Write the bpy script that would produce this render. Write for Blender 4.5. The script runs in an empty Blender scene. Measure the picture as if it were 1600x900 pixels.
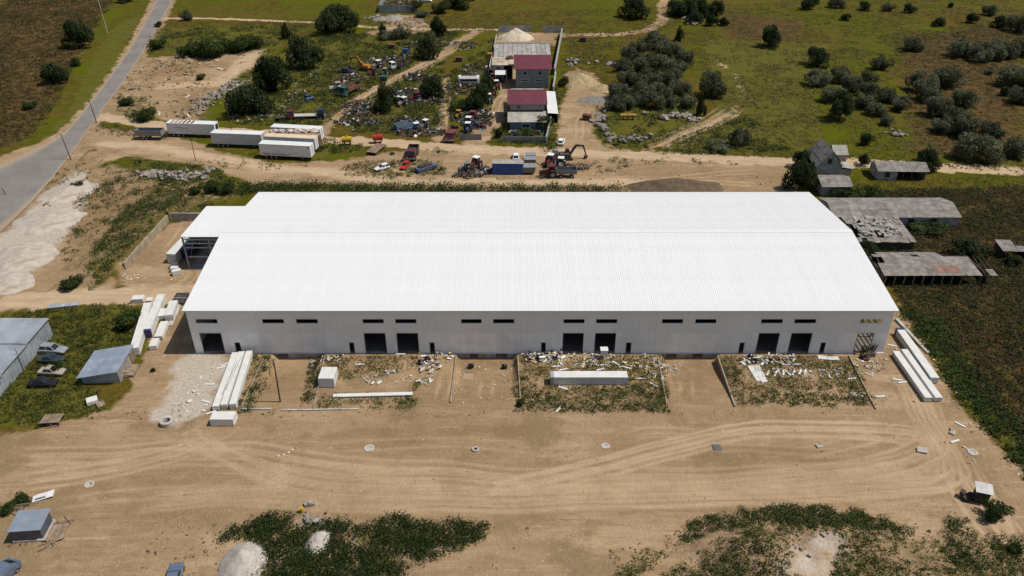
import bpy, math, random
import numpy as np
from mathutils import Vector, Matrix
R = math.radians
SC = bpy.context.scene
COL = SC.collection
rnd = random.Random(7)
rng = np.random.default_rng(11)

# ------------------------------------------------------------------ camera, sky, sun, exposure
CAM_H, PITCH, FPX = 78.0, R(31.8), 1230.0
cd = bpy.data.cameras.new('camera'); cam = bpy.data.objects.new('camera', cd); COL.objects.link(cam)
cam.location = (0, 0, CAM_H); cam.rotation_euler = (R(90) - PITCH, 0, 0)
cd.sensor_width = 36; cd.lens = 36 * FPX / 1600; cd.clip_start = 1; cd.clip_end = 9000
SC.camera = cam
SUN_EL, SUN_AZ = R(60), R(0.6)          # azimuth measured from +x towards +y
w = bpy.data.worlds.new('World'); SC.world = w; w.use_nodes = True
nt = w.node_tree; bg = nt.nodes['Background']
sky = nt.nodes.new('ShaderNodeTexSky'); sky.sky_type = 'NISHITA'; sky.sun_disc = False
sky.sun_elevation = SUN_EL; sky.sun_rotation = R(90) - SUN_AZ; sky.air_density = 1.0; sky.dust_density = 1.6
nt.links.new(sky.outputs[0], bg.inputs[0]); bg.inputs[1].default_value = 0.075
sd = bpy.data.lights.new('sun', 'SUN'); sd.energy = 4.0; sd.angle = R(0.53); sd.color = (1, .955, .88)
sun = bpy.data.objects.new('sun', sd); COL.objects.link(sun)
sv = Vector((math.cos(SUN_EL) * math.cos(SUN_AZ), math.cos(SUN_EL) * math.sin(SUN_AZ), math.sin(SUN_EL)))
sun.rotation_euler = sv.to_track_quat('Z', 'Y').to_euler(); sun.location = (150, 60, 200)
SC.view_settings.view_transform = 'Standard'; SC.view_settings.look = 'None'
SC.view_settings.exposure = 0.0; SC.view_settings.gamma = 1.0

# ------------------------------------------------------------------ survey: photograph pixel -> place on the site
def P(px, py, h=0.0):
    """ground (or height h) position of a photograph pixel, world metres"""
    u = (px - 800) / FPX; v = -(py - 450) / FPX
    cp, sp = math.cos(PITCH), math.sin(PITCH)
    d = (u, cp + v * sp, -sp + v * cp)
    t = (h - CAM_H) / d[2]
    return (d[0] * t, d[1] * t, h)
def PP(pts, h=0.0): return np.array([P(a, b, h)[:2] for a, b in pts])

# ------------------------------------------------------------------ noise in numpy
def vnoise(x, y, seed=0):
    xi = np.floor(x).astype(np.int64); yi = np.floor(y).astype(np.int64)
    xf = x - xi; yf = y - yi
    xf = xf * xf * (3 - 2 * xf); yf = yf * yf * (3 - 2 * yf)
    def hsh(a, b):
        n = (a * 374761393 + b * 668265263 + seed * 982451653) & 0x7fffffff
        n = ((n ^ (n >> 13)) * 1274126177) & 0x7fffffff
        return ((n ^ (n >> 16)) & 0xffff) / 65535.0
    return (hsh(xi, yi) * (1 - xf) + hsh(xi + 1, yi) * xf) * (1 - yf) + (hsh(xi, yi + 1) * (1 - xf) + hsh(xi + 1, yi + 1) * xf) * yf
def fbm(x, y, seed=0, oct=4):
    s = 0; a = .5; t = 0
    for i in range(oct):
        s = s + a * vnoise(x, y, seed + i * 17); t += a; a *= .5; x = x * 2.03; y = y * 2.03
    return s / t
def inside(poly, X, Y):
    r = np.zeros(X.shape, bool); n = len(poly)
    for i in range(n):
        x0, y0 = poly[i]; x1, y1 = poly[(i + 1) % n]
        if y0 == y1: continue
        c = ((y0 > Y) != (y1 > Y)) & (X < (x1 - x0) * (Y - y0) / (y1 - y0) + x0)
        r ^= c
    return r
def segdist(poly, X, Y, closed=True):
    d = np.full(X.shape, 1e9); n = len(poly)
    for i in range(n if closed else n - 1):
        x0, y0 = poly[i]; x1, y1 = poly[(i + 1) % n]
        dx, dy = x1 - x0, y1 - y0; L = dx * dx + dy * dy + 1e-9
        t = np.clip(((X - x0) * dx + (Y - y0) * dy) / L, 0, 1)
        d = np.minimum(d, (X - x0 - t * dx) ** 2 + (Y - y0 - t * dy) ** 2)
    return np.sqrt(d)

# ------------------------------------------------------------------ warehouse key dimensions (used by the terrain too)
WX0, WX1, WY0, WY1, EAVE, RIDGE = -52.5, 61.6, 105.4, 149.6, 8.5, 11.2
def wx(px, py):                              # x on the front wall plane
    u = (px - 800) / FPX; v = -(py - 450) / FPX
    cp, sp = math.cos(PITCH), math.sin(PITCH)
    return u * WY0 / (cp + v * sp)
RAMPS = [(wx(428, 553), wx(503, 553)), (wx(712, 553), wx(808, 553)), (wx(1032, 553), wx(1122, 553))]
RETW = PP([(196, 423), (264, 346)])
MOUNDS = [(P(1180, 875), 9.5, 7, 2.6), (P(1290, 842), 8, 4, 1.2), (P(1380, 862), 8, 5, .8)]
def hz(x, y):
    x = np.asarray(x, float); y = np.asarray(y, float)
    z = (fbm(x / 60, y / 60, 3, 2) - .5) * .5 * np.clip((np.abs(y - 150) - 90) / 60, 0, 1)
    z = z + (fbm(x / 3.1, y / 3.1, 5, 3) - .5) * .16
    for a, b in RAMPS:
        e = np.clip((x - a) / .7, 0, 1) * np.clip((b - x) / .7, 0, 1)
        t = np.clip((y - 92.0) / 11.5, 0, 1); t = t * t * (3 - 2 * t)
        z = z - 1.1 * t * e * (y < WY0 + .4)
    # bank behind the concrete retaining wall
    (ax, ay), (bx, by) = RETW
    dx, dy = bx - ax, by - ay; L = math.hypot(dx, dy)
    t = ((x - ax) * dx + (y - ay) * dy) / L; s = -((x - ax) * dy - (y - ay) * dx) / L * -1
    s = ((x - ax) * -dy + (y - ay) * dx) / L
    z = z + 1.6 * np.clip(s / .5, 0, 1) * np.clip(1 - (s - 3) / 12, 0, 1) * np.clip((t + 6) / 6, 0, 1) * np.clip((L + 10 - t) / 8, 0, 1) * (s > 0)
    for (c, rx, ry, h) in MOUNDS:
        d = np.sqrt(((x - c[0]) / rx) ** 2 + ((y - c[1]) / ry) ** 2) + (fbm(x / 2.5, y / 2.5, 9, 3) - .5) * .35
        k = np.clip(1 - d, 0, 1); z = z + h * k * k * (3 - 2 * k)
    inb = (x > WX0 - .2) & (x < WX1 + .2) & (y > WY0 + .3) & (y < WY1 + .2)
    return np.where(inb, -.25, z)
def H(x, y): return float(hz(np.array([x]), np.array([y]))[0])
def G(px, py, dz=0.0):
    x, y, _ = P(px, py); z = H(x, y); x, y, _ = P(px, py, z); return Vector((x, y, H(x, y) + dz))

# ------------------------------------------------------------------ materials
MAT = {}
def nodes(m):
    m.use_nodes = True; n = m.node_tree.nodes; l = m.node_tree.links
    return n, l, n['Principled BSDF']
def mixc(n, l, fac, a, b, bt='MIX'):
    mx = n.new('ShaderNodeMix'); mx.data_type = 'RGBA'; mx.blend_type = bt
    for sock, v in ((mx.inputs[0], fac), (mx.inputs[6], a), (mx.inputs[7], b)):
        if hasattr(v, 'links'): l.new(v, sock)
        elif isinstance(v, (int, float)): sock.default_value = v
        else: sock.default_value = (*v, 1)
    return mx.outputs[2]
def ramp(n, l, src, a, b):
    mr = n.new('ShaderNodeMapRange'); mr.interpolation_type = 'SMOOTHSTEP'
    l.new(src, mr.inputs[0]); mr.inputs[1].default_value = a; mr.inputs[2].default_value = b
    return mr.outputs[0]
def noise(n, l, scale, vec=None, detail=4, rough=.55):
    t = n.new('ShaderNodeTexNoise'); t.inputs['Scale'].default_value = scale; t.inputs['Detail'].default_value = detail
    t.inputs['Roughness'].default_value = rough
    if vec is not None: l.new(vec, t.inputs['Vector'])
    return t.outputs['Fac']
def mat(name, c, rough=.7, var=.25, sc=1.5, c2=None, metal=0.0, dirt=None, bump=.0, rand=0.0, spec=.35):
    """painted / mineral surface: base colour with blotchy variation, optional second colour (rust, dirt) in patches"""
    if name in MAT: return MAT[name]
    m = bpy.data.materials.new(name); n, l, b = nodes(m)
    tc = n.new('ShaderNodeTexCoord').outputs['Object']
    f = noise(n, l, sc, tc, 6)
    dk = tuple(x * (1 - var) for x in c); lt = tuple(min(1, x * (1 + var * .5)) for x in c)
    o = mixc(n, l, ramp(n, l, f, .3, .7), dk, lt)
    if c2 is not None:
        f2 = noise(n, l, sc * .7, tc, 8, .65)
        o = mixc(n, l, ramp(n, l, f2, *(dirt or (.52, .66))), o, c2)
    if rand:
        oi = n.new('ShaderNodeObjectInfo').outputs['Random']
        hs = n.new('ShaderNodeHueSaturation'); mr = n.new('ShaderNodeMapRange'); l.new(oi, mr.inputs[0])
        mr.inputs[3].default_value = 1 - rand; mr.inputs[4].default_value = 1 + rand
        l.new(mr.outputs[0], hs.inputs['Value']); l.new(o, hs.inputs['Color']); o = hs.outputs[0]
    l.new(o, b.inputs['Base Color']); b.inputs['Roughness'].default_value = rough; b.inputs['Metallic'].default_value = metal
    b.inputs['Specular IOR Level'].default_value = spec
    if bump:
        bp = n.new('ShaderNodeBump'); bp.inputs['Strength'].default_value = bump; bp.inputs['Distance'].default_value = .05
        l.new(noise(n, l, sc * 8, tc, 6), bp.inputs['Height']); l.new(bp.outputs[0], b.inputs['Normal'])
    MAT[name] = m; return m
def leafmat(name, stops, rough=.65, trans=.0):
    m = bpy.data.materials.new(name); n, l, b = nodes(m)
    at = n.new('ShaderNodeAttribute'); at.attribute_name = 'tint'
    cr = n.new('ShaderNodeValToRGB'); e = cr.color_ramp.elements
    while len(e) < len(stops): e.new(.5)
    for i, c in enumerate(stops): e[i].position = i / (len(stops) - 1); e[i].color = (*c, 1)
    l.new(at.outputs['Fac'], cr.inputs[0]); o = cr.outputs[0]
    oi = n.new('ShaderNodeObjectInfo').outputs['Random']
    hs = n.new('ShaderNodeHueSaturation'); mr = n.new('ShaderNodeMapRange'); l.new(oi, mr.inputs[0])
    mr.inputs[3].default_value = .8; mr.inputs[4].default_value = 1.2
    l.new(mr.outputs[0], hs.inputs['Value']); l.new(o, hs.inputs['Color']); o = hs.outputs[0]
    l.new(o, b.inputs['Base Color']); b.inputs['Roughness'].default_value = rough; b.inputs['Specular IOR Level'].default_value = .2
    tr = n.new('ShaderNodeBsdfTranslucent'); l.new(o, tr.inputs[0]); mx = n.new('ShaderNodeMixShader'); mx.inputs[0].default_value = .36
    l.new(b.outputs[0], mx.inputs[1]); l.new(tr.outputs[0], mx.inputs[2]); l.new(mx.outputs[0], n['Material Output'].inputs[0])
    MAT[name] = m; return m

def ground_mat():
    m = bpy.data.materials.new('ground_soil'); n, l, b = nodes(m)
    pos = n.new('ShaderNodeNewGeometry').outputs['Position']
    mp = n.new('ShaderNodeMapping'); mp.inputs['Scale'].default_value = (.35, 1.6, 1); l.new(pos, mp.inputs[0]); stretched = mp.outputs[0]
    A = {}
    def at(k):
        if k not in A:
            a = n.new('ShaderNodeAttribute'); a.attribute_name = k; A[k] = a.outputs['Fac']
        return A[k]
    n1 = noise(n, l, .05, pos, 6); n2 = noise(n, l, .35, pos, 8, .62); n3 = noise(n, l, 2.2, pos, 8, .7); n4 = noise(n, l, .45, stretched, 8, .65)
    n5 = noise(n, l, .016, pos, 5); n6 = noise(n, l, .8, pos, 8, .7)
    def edge(k, amt=.9):          # zone weight broken up by noise
        s = n.new('ShaderNodeMath'); s.operation = 'SUBTRACT'; l.new(n2, s.inputs[0]); s.inputs[1].default_value = .5
        q = n.new('ShaderNodeMath'); q.operation = 'MULTIPLY_ADD'; l.new(s.outputs[0], q.inputs[0]); q.inputs[1].default_value = amt; l.new(at(k), q.inputs[2])
        return ramp(n, l, q.outputs[0], .3, .7)
    # dry field: olive, straw, brown, green
    f = mixc(n, l, ramp(n, l, n1, .35, .65), (.066, .064, .012), (.105, .084, .025))
    f = mixc(n, l, ramp(n, l, n2, .40, .66), f, (.138, .108, .034))
    f = mixc(n, l, ramp(n, l, n5, .42, .62), f, mixc(n, l, ramp(n, l, n2, .35, .7), (.060, .074, .011), (.112, .112, .022)))
    f = mixc(n, l, ramp(n, l, n3, .58, .25), f, (.036, .034, .008))
    f = mixc(n, l, ramp(n, l, n6, .52, .74), f, (.155, .122, .038))
    f = mixc(n, l, ramp(n, l, noise(n, l, .03, pos, 9, .72), .52, .60), f, (.078, .092, .014))
    br = mixc(n, l, ramp(n, l, n2, .35, .65), (.055, .042, .017), (.125, .088, .040))
    br = mixc(n, l, ramp(n, l, n6, .56, .74), br, (.036, .040, .014))
    br = mixc(n, l, ramp(n, l, n3, .55, .8), br, (.12, .085, .045))
    f = mixc(n, l, edge('brown'), f, br)
    gr = mixc(n, l, ramp(n, l, n2, .3, .7), (.044, .058, .010), (.098, .100, .021))
    gr = mixc(n, l, ramp(n, l, n3, .35, .72), gr, (.150, .130, .045))
    f = mixc(n, l, edge('green'), f, gr)
    h2_ = n.new('ShaderNodeHueSaturation'); h2_.inputs['Saturation'].default_value = 1.06; h2_.inputs['Value'].default_value = .84; h2_.inputs['Hue'].default_value = .494; l.new(f, h2_.inputs['Color']); f = h2_.outputs[0]
    # bare soil
    d = mixc(n, l, ramp(n, l, n4, .32, .66), (.225, .160, .096), (.335, .243, .150))
    d = mixc(n, l, ramp(n, l, n1, .38, .66), d, (.275, .200, .122))
    d = mixc(n, l, ramp(n, l, n2, .52, .80), d, (.205, .143, .078))
    d = mixc(n, l, ramp(n, l, n3, .60, .80), d, (.45, .345, .235))
    n7 = noise(n, l, 7.0, pos, 4, .7); d = mixc(n, l, ramp(n, l, n7, .60, .74), d, (.20, .14, .085)); n8 = noise(n, l, .13, stretched, 9, .7); d = mixc(n, l, ramp(n, l, n8, .50, .62), d, (.355, .265, .168)); d = mixc(n, l, ramp(n, l, n8, .44, .34), d, (.225, .155, .092))
    d = mixc(n, l, ramp(n, l, n6, .62, .78), d, (.20, .14, .085))
    mp2 = n.new('ShaderNodeMapping'); mp2.inputs['Scale'].default_value = (.07, 1.5, 1); mp2.inputs['Rotation'].default_value = (0, 0, R(4)); l.new(pos, mp2.inputs[0])
    n9 = noise(n, l, 1.0, mp2.outputs[0], 9, .68); d = mixc(n, l, ramp(n, l, n9, .56, .68), d, (.385, .288, .185)); d = mixc(n, l, ramp(n, l, n9, .42, .32), d, (.205, .143, .085))
    nA = noise(n, l, .09, pos, 8, .66); d = mixc(n, l, ramp(n, l, nA, .50, .60), d, mixc(n, l, n2, (.175, .128, .075), (.265, .195, .118)))
    n10 = noise(n, l, 4.5, pos, 5, .75); d = mixc(n, l, ramp(n, l, n10, .57, .67), d, (.16, .115, .072)); d = mixc(n, l, ramp(n, l, n10, .40, .30), d, (.50, .40, .29))
    nB = noise(n, l, 1.3, pos, 9, .8); d = mixc(n, l, ramp(n, l, nB, .55, .66), d, (.185, .132, .082)); d = mixc(n, l, ramp(n, l, nB, .44, .34), d, (.40, .31, .21))
    f = mixc(n, l, edge('dirt', .7), f, d)
    f = mixc(n, l, at('dark'), f, mixc(n, l, n2, (.155, .108, .058), (.22, .155, .085)))
    p = mixc(n, l, ramp(n, l, n4, .3, .7), (.35, .265, .17), (.45, .35, .235))
    f = mixc(n, l, edge('pale', .6), f, p)
    f = mixc(n, l, at('trk'), f, mixc(n, l, n3, (.48, .370, .248), (.40, .303, .198)))
    wv = mixc(n, l, ramp(n, l, n3, .3, .7), (.31, .265, .21), (.46, .405, .34))
    wv = mixc(n, l, ramp(n, l, n6, .58, .74), wv, (.37, .29, .21))
    f = mixc(n, l, edge('white', .7), f, wv)
    hs = n.new('ShaderNodeHueSaturation'); hs.inputs['Hue'].default_value = .495; hs.inputs['Saturation'].default_value = 1.11; hs.inputs['Value'].default_value = 1.13; l.new(f, hs.inputs['Color']); f = hs.outputs[0]
    l.new(f, b.inputs['Base Color']); b.inputs['Roughness'].default_value = .95; b.inputs['Specular IOR Level'].default_value = .1
    bp = n.new('ShaderNodeBump'); bp.inputs['Strength'].default_value = .55; bp.inputs['Distance'].default_value = .35
    ad = n.new('ShaderNodeMath'); ad.operation = 'ADD'; l.new(n3, ad.inputs[0]); l.new(n6, ad.inputs[1])
    l.new(ad.outputs[0], bp.inputs['Height']); l.new(bp.outputs[0], b.inputs['Normal'])
    return m

M_white = mat('white_sheet', (.68, .68, .665), .45, .04, .3)
M_roof = mat('white_roof_sheet', (.70, .70, .69), .45, .035, .25, rand=.012)
M_wallup = mat('wall_panel_upper', (.80, .80, .77), .5, .05, .2, rand=.012)
M_wallow = mat('wall_panel_lower', (.86, .85, .82), .45, .09, .35, rand=.04)  # bounce light painted in as paler colour; random panel tint imitates wavy reflections
M_conc = mat('concrete', (.36, .34, .30), .9, .3, .8, c2=(.24, .21, .17), bump=.4)
M_concl = mat('pale_concrete', (.46, .43, .38), .9, .25, .8, c2=(.32, .28, .22), bump=.4)
M_block = mat('grey_block', (.30, .30, .30), .9, .3, 1.4, c2=(.20, .20, .20), bump=.5)
M_steel = mat('grey_steel', (.30, .31, .32), .5, .2, 1.0, metal=.3)
M_galv = mat('galvanised_sheet', (.42, .45, .49), .45, .18, .35, c2=(.34, .35, .36), metal=.35, rand=.06)
M_galvw = mat('weathered_galvanised_wall', (.33, .36, .38), .6, .25, .5, c2=(.42, .43, .42), metal=.2)
M_dark = mat('dark_rubber', (.022, .021, .020), .85, .3, 3)
M_tyre = mat('tyre', (.028, .027, .026), .9, .3, 4, c2=(.09, .075, .06))
M_rim = mat('steel_rim', (.33, .32, .30), .6, .3, 4, c2=(.18, .12, .08))
M_glass = mat('dark_glass', (.018, .022, .028), .12, .2, 2, spec=.6)
M_rust = mat('rusty_steel', (.15, .075, .042), .85, .4, 1.8, c2=(.08, .05, .04))
M_dkmetal = mat('dark_oily_metal', (.055, .050, .048), .7, .4, 2, c2=(.13, .08, .05))
M_wood = mat('weathered_plank', (.27, .20, .135), .85, .35, 1.2, rand=.15)
M_woodd = mat('dark_timber', (.075, .055, .042), .9, .4, 1.5)
M_foam = mat('cream_foam', (.60, .49, .28), .8, .15, 1)
M_wrap = mat('white_wrap', (.64, .63, .595), .5, .08, .8)
M_asb = mat('fibre_cement_sheet', (.235, .215, .19), .95, .3, .8, c2=(.145, .13, .115), bump=.5, rand=.14)
M_asbl = mat('pale_fibre_cement', (.36, .34, .29), .95, .22, .8, c2=(.25, .23, .19), bump=.4, rand=.08)
M_white_wash = mat('old_whitewash', (.40, .385, .365), .95, .25, 1.1, c2=(.24, .225, .20), dirt=(.5, .62), bump=.3)
M_redroof = mat('maroon_roof_sheet', (.135, .032, .044), .5, .12, .4, rand=.04)
M_sand = mat('pale_sand', (.56, .47, .36), .95, .15, .6, bump=.5)
M_gravel = mat('white_gravel', (.45, .405, .35), .95, .2, 1.5, bump=.8)
M_soil = mat('dark_soil', (.125, .088, .052), .95, .3, .8, bump=.8)
M_ysand = mat('yellow_sand', (.38, .29, .155), .95, .25, .8, c2=(.28, .20, .11), bump=.8)
M_rubble = mat('rubble_stone', (.33, .29, .24), .95, .3, .8, rand=.25)
M_bark = mat('bark', (.09, .065, .045), .95, .3, 2, bump=.5)
M_navy = mat('navy_wrap', (.05, .045, .14), .5, .3, 1)
M_blackbag = mat('black_bag', (.012, .012, .014), .35, .3, 3)
M_whitebag = mat('white_bag', (.43, .41, .37), .6, .2, 2, c2=(.48, .45, .40))
M_pole = mat('wooden_pole', (.10, .072, .052), .9, .3, 2)
M_asph = None
L_dark = leafmat('dark_leaves', [(.015, .023, .007), (.027, .041, .012), (.047, .066, .019), (.078, .096, .031)])
L_silv = leafmat('silvery_leaves', [(.042, .050, .022), (.088, .098, .050), (.140, .150, .082), (.20, .205, .125)])
L_weed = leafmat('weed_leaves', [(.017, .031, .006), (.032, .054, .010), (.056, .084, .016), (.120, .132, .036)])
L_grass = leafmat('grass_blades', [(.058, .058, .012), (.082, .078, .018), (.115, .100, .028), (.16, .132, .045)])
L_straw = leafmat('straw_blades', [(.085, .070, .028), (.16, .13, .055), (.25, .21, .10), (.33, .28, .15)])
L_brown = leafmat('brown_weeds', [(.034, .030, .013), (.062, .048, .022), (.100, .072, .035), (.072, .076, .022)])
L_pgrass = leafmat('parcel_grass', [(.042, .060, .010), (.080, .098, .018), (.150, .152, .038), (.235, .212, .075)])
def paint(name, c, worn=.0, rough=.45):
    return mat('paint_' + name, tuple(x * .85 for x in c) if worn else c, rough, .15, 1.2, c2=tuple(x * .45 + y for x, y in zip(c, (.03, .02, .012))) if worn else None, dirt=(.62 - worn * .2, .78 - worn * .2))

# ------------------------------------------------------------------ mesh builder
class MB:
    def __init__(s): s.v = []; s.f = []; s.m = []; s.cur = 0
    def add(s, vs, fs):
        k = len(s.v); s.v += [tuple(p) for p in vs]
        for f in fs: s.f.append([i + k for i in f]); s.m.append(s.cur)
    def box(s, c, d, rz=0, rx=0, ry=0):
        hx, hy, hzz = d[0] / 2, d[1] / 2, d[2] / 2
        vs = [Vector((x, y, z)) for z in (-hzz, hzz) for y in (-hy, hy) for x in (-hx, hx)]
        if rz or rx or ry:
            m = Matrix.Rotation(rz, 3, 'Z') @ Matrix.Rotation(ry, 3, 'Y') @ Matrix.Rotation(rx, 3, 'X'); vs = [m @ v for v in vs]
        cc = Vector(c); s.add([v + cc for v in vs], [(0, 2, 3, 1), (4, 5, 7, 6), (0, 1, 5, 4), (2, 6, 7, 3), (0, 4, 6, 2), (1, 3, 7, 5)]); return s
    def b2(s, x0, x1, y0, y1, z0, z1): return s.box(((x0 + x1) / 2, (y0 + y1) / 2, (z0 + z1) / 2), (x1 - x0, y1 - y0, z1 - z0))
    def hexa(s, lo, hi):       # 4 lower + 4 upper corners, counter-clockwise from above
        s.add(list(lo) + list(hi), [(3, 2, 1, 0), (4, 5, 6, 7), (0, 1, 5, 4), (1, 2, 6, 5), (2, 3, 7, 6), (3, 0, 4, 7)]); return s
    def quad(s, *p): s.add(p, [tuple(range(len(p)))]); return s
    def slab(s, q, t):         # thick plate from 4 points, thickness downwards along normal
        q = [Vector(p) for p in q]; n = (q[1] - q[0]).cross(q[3] - q[0]).normalized()
        if n.z < 0: q = q[::-1]; n = -n
        return s.hexa([p - n * t for p in q], q)
    def cyl(s, a, b, r0, r1=None, n=10, cap=True):
        a = Vector(a); b = Vector(b); r1 = r0 if r1 is None else r1; d = (b - a).normalized()
        u = d.orthogonal().normalized(); w_ = d.cross(u); vs = []
        for c, r in ((a, r0), (b, r1)):
            for i in range(n):
                t = 2 * math.pi * i / n; vs.append(c + (u * math.cos(t) + w_ * math.sin(t)) * r)
        fs = [(i, (i + 1) % n, n + (i + 1) % n, n + i) for i in range(n)]
        if cap: fs += [tuple(range(n - 1, -1, -1)), tuple(range(n, 2 * n))]
        s.add(vs, fs); return s
    def ring(s, c, axis, r0, r1, wd, n=14):    # tyre / pipe ring
        c = Vector(c); d = Vector(axis).normalized(); u = d.orthogonal().normalized(); w_ = d.cross(u); vs = []
        for i in range(n):
            t = 2 * math.pi * i / n; e = u * math.cos(t) + w_ * math.sin(t)
            vs += [c + e * r1 - d * wd / 2, c + e * r1 + d * wd / 2, c + e * r0 + d * wd / 2, c + e * r0 - d * wd / 2]
        fs = []
        for i in range(n):
            j = (i + 1) % n
            for k in range(4): fs.append((4 * i + k, 4 * j + k, 4 * j + (k + 1) % 4, 4 * i + (k + 1) % 4))
        s.add(vs, fs); return s
    def loft(s, rings, cap=True):
        n = len(rings[0]); k = []
        for r in rings: k += list(r)
        fs = []
        for j in range(len(rings) - 1):
            for i in range(n): fs.append((j * n + i, j * n + (i + 1) % n, (j + 1) * n + (i + 1) % n, (j + 1) * n + i))
        if cap: fs += [tuple(range(n - 1, -1, -1)), tuple(range((len(rings) - 1) * n, len(rings) * n))]
        s.add(k, fs); return s
    def blob(s, c, r, seed=0, amp=.3, nu=8, nv=5):
        q = random.Random(seed); vs = []; c = Vector(c)
        for j in range(nv + 1):
            ph = math.pi * j / nv
            for i in range(nu):
                t = 2 * math.pi * i / nu; k = 1 + amp * (q.random() - .5) * 2
                vs.append((c.x + r[0] * k * math.sin(ph) * math.cos(t), c.y + r[1] * k * math.sin(ph) * math.sin(t), c.z + r[2] * k * math.cos(ph)))
        fs = [(j * nu + i, (j + 1) * nu + i, (j + 1) * nu + (i + 1) % nu, j * nu + (i + 1) % nu) for j in range(nv) for i in range(nu)]
        s.add(vs, fs); return s
    def mesh(s, name, mats, smooth=False):
        me = bpy.data.meshes.new(name); me.from_pydata(s.v, [], s.f)
        for m in (mats if isinstance(mats, (list, tuple)) else [mats]): me.materials.append(m)
        if isinstance(mats, (list, tuple)) and len(mats) > 1: me.polygons.foreach_set('material_index', s.m)
        if smooth: me.polygons.foreach_set('use_smooth', [True] * len(me.polygons))
        me.update(); return me
    def build(s, name, mats, parent=None, loc=(0, 0, 0), rz=0, smooth=False):
        return link(name, s.mesh(name, mats, smooth), parent, loc, rz)
def link(name, me, parent=None, loc=(0, 0, 0), rz=0):
    o = bpy.data.objects.new(name, me); COL.objects.link(o); o.location = loc; o.rotation_euler = (0, 0, rz)
    if parent is not None: o.parent = parent
    return o
def tag(o, label, cat, group=None, kind=None):
    o['label'] = label; o['category'] = cat
    if group: o['group'] = group
    if kind: o['kind'] = kind
    return o
def thing(name, label, cat, loc=(0, 0, 0), rz=0, group=None):
    o = bpy.data.objects.new(name, None); COL.objects.link(o); o.location = loc; o.rotation_euler = (0, 0, rz); o.empty_display_size = .3
    return tag(o, label, cat, group)
def copy_tree(o, parent=None):
    c = o.copy(); COL.objects.link(c); c.parent = parent
    for ch in o.children: copy_tree(ch, c)
    return c
def fastmesh(name, V, F, mats, tint=None, nper=4):
    """V (n,3), F (m,nper)"""
    me = bpy.data.meshes.new(name); m = len(F)
    me.vertices.add(len(V)); me.vertices.foreach_set('co', np.ascontiguousarray(V, np.float32).ravel())
    me.loops.add(m * nper); me.loops.foreach_set('vertex_index', np.ascontiguousarray(F, np.int32).ravel())
    me.polygons.add(m); me.polygons.foreach_set('loop_start', np.arange(0, m * nper, nper, dtype=np.int32))
    me.polygons.foreach_set('loop_total', np.full(m, nper, np.int32))
    for q in (mats if isinstance(mats, (list, tuple)) else [mats]): me.materials.append(q)
    me.update(calc_edges=True)
    if tint is not None:
        a = me.attributes.new('tint', 'FLOAT', 'FACE'); a.data.foreach_set('value', np.ascontiguousarray(tint, np.float32))
    return me

# ------------------------------------------------------------------ terrain: one sheet, split into ground / dirt_yard / dirt_track
ROADL = [(-60, 285), (0, 258), (60, 231), (102, 206), (130, 174), (165, 129), (200, 80), (226, 35), (240, 8), (252, -22)]
ROADR = [(280, -22), (268, 5), (248, 40), (218, 92), (192, 130), (167, 164), (141, 200), (110, 244), (75, 288), (40, 326), (0, 362), (-60, 410)]
Z = []   # (attribute, polygon px, feather m, strength)
def zp(k, pts, fe=2.0, s=1.0): Z.append((k, PP(pts), fe, s, True, 0))
def zl(k, pts, wd, fe=1.0, s=1.0): Z.append((k, PP(pts), fe, s, False, wd))
# yard in front of the hall and both ends
YARD = [(-80, 705), (60, 668), (165, 640), (205, 606), (222, 560), (232, 520), (262, 488), (292, 470), (320, 455), (200, 455), (185, 428), (262, 350), (330, 338), (345, 420), (330, 540), (1370, 540), (1385, 480), (1400, 470), (1422, 505), (1470, 588), (1518, 652), (1560, 706), (1620, 762), (1700, 850), (1700, 1150), (-300, 1150), (-300, 780)]
zp('dirt', YARD, 1.5)
zp('dirt', [(0, 370), (60, 305), (110, 262), (150, 235), (150, 200), (265, 210), (330, 232), (420, 256), (540, 250), (600, 240), (700, 228), (900, 232), (1240, 258), (1245, 306), (960, 306), (700, 296), (520, 290), (400, 288), (330, 262), (200, 244), (140, 262), (130, 345), (100, 440), (60, 462), (-60, 470), (-60, 420)], 2)
zp('dirt', [(130, 255), (330, 265), (395, 300), (330, 322), (262, 346), (190, 420), (200, 460), (60, 470), (100, 400)], 3, .62)
zp('dirt', [(150, 192), (185, 128), (225, 90), (330, 84), (405, 76), (412, 100), (372, 116), (330, 150), (305, 192), (240, 186), (200, 178)], 2.5)
zp('dirt', [(866, 240), (868, 205), (872, 170), (886, 140), (880, 118), (905, 106), (930, 116), (948, 150), (946, 182), (928, 206), (945, 226), (1010, 240)], 2)
zp('dirt', [(0, 245), (60, 222), (100, 198), (130, 164), (165, 120), (198, 72), (232, 10), (245, -25), (287, -25), (262, 28), (250, 50), (228, 92), (205, 130), (180, 165), (160, 185), (150, 230), (110, 262), (75, 298), (40, 340), (0, 385), (-80, 440), (-80, 285)], 1.5)
zp('dirt', [(560, 55), (590, 46), (620, 22), (650, 24), (672, 40), (662, 54)], 2)
zp('dirt', [(775, 70), (780, 50), (870, 52), (868, 72)], 2)
zp('dirt', [(1040, 225), (1090, 190), (1160, 160), (1165, 175), (1120, 205), (1080, 230), (1010, 245)], 4, .72)
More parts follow.
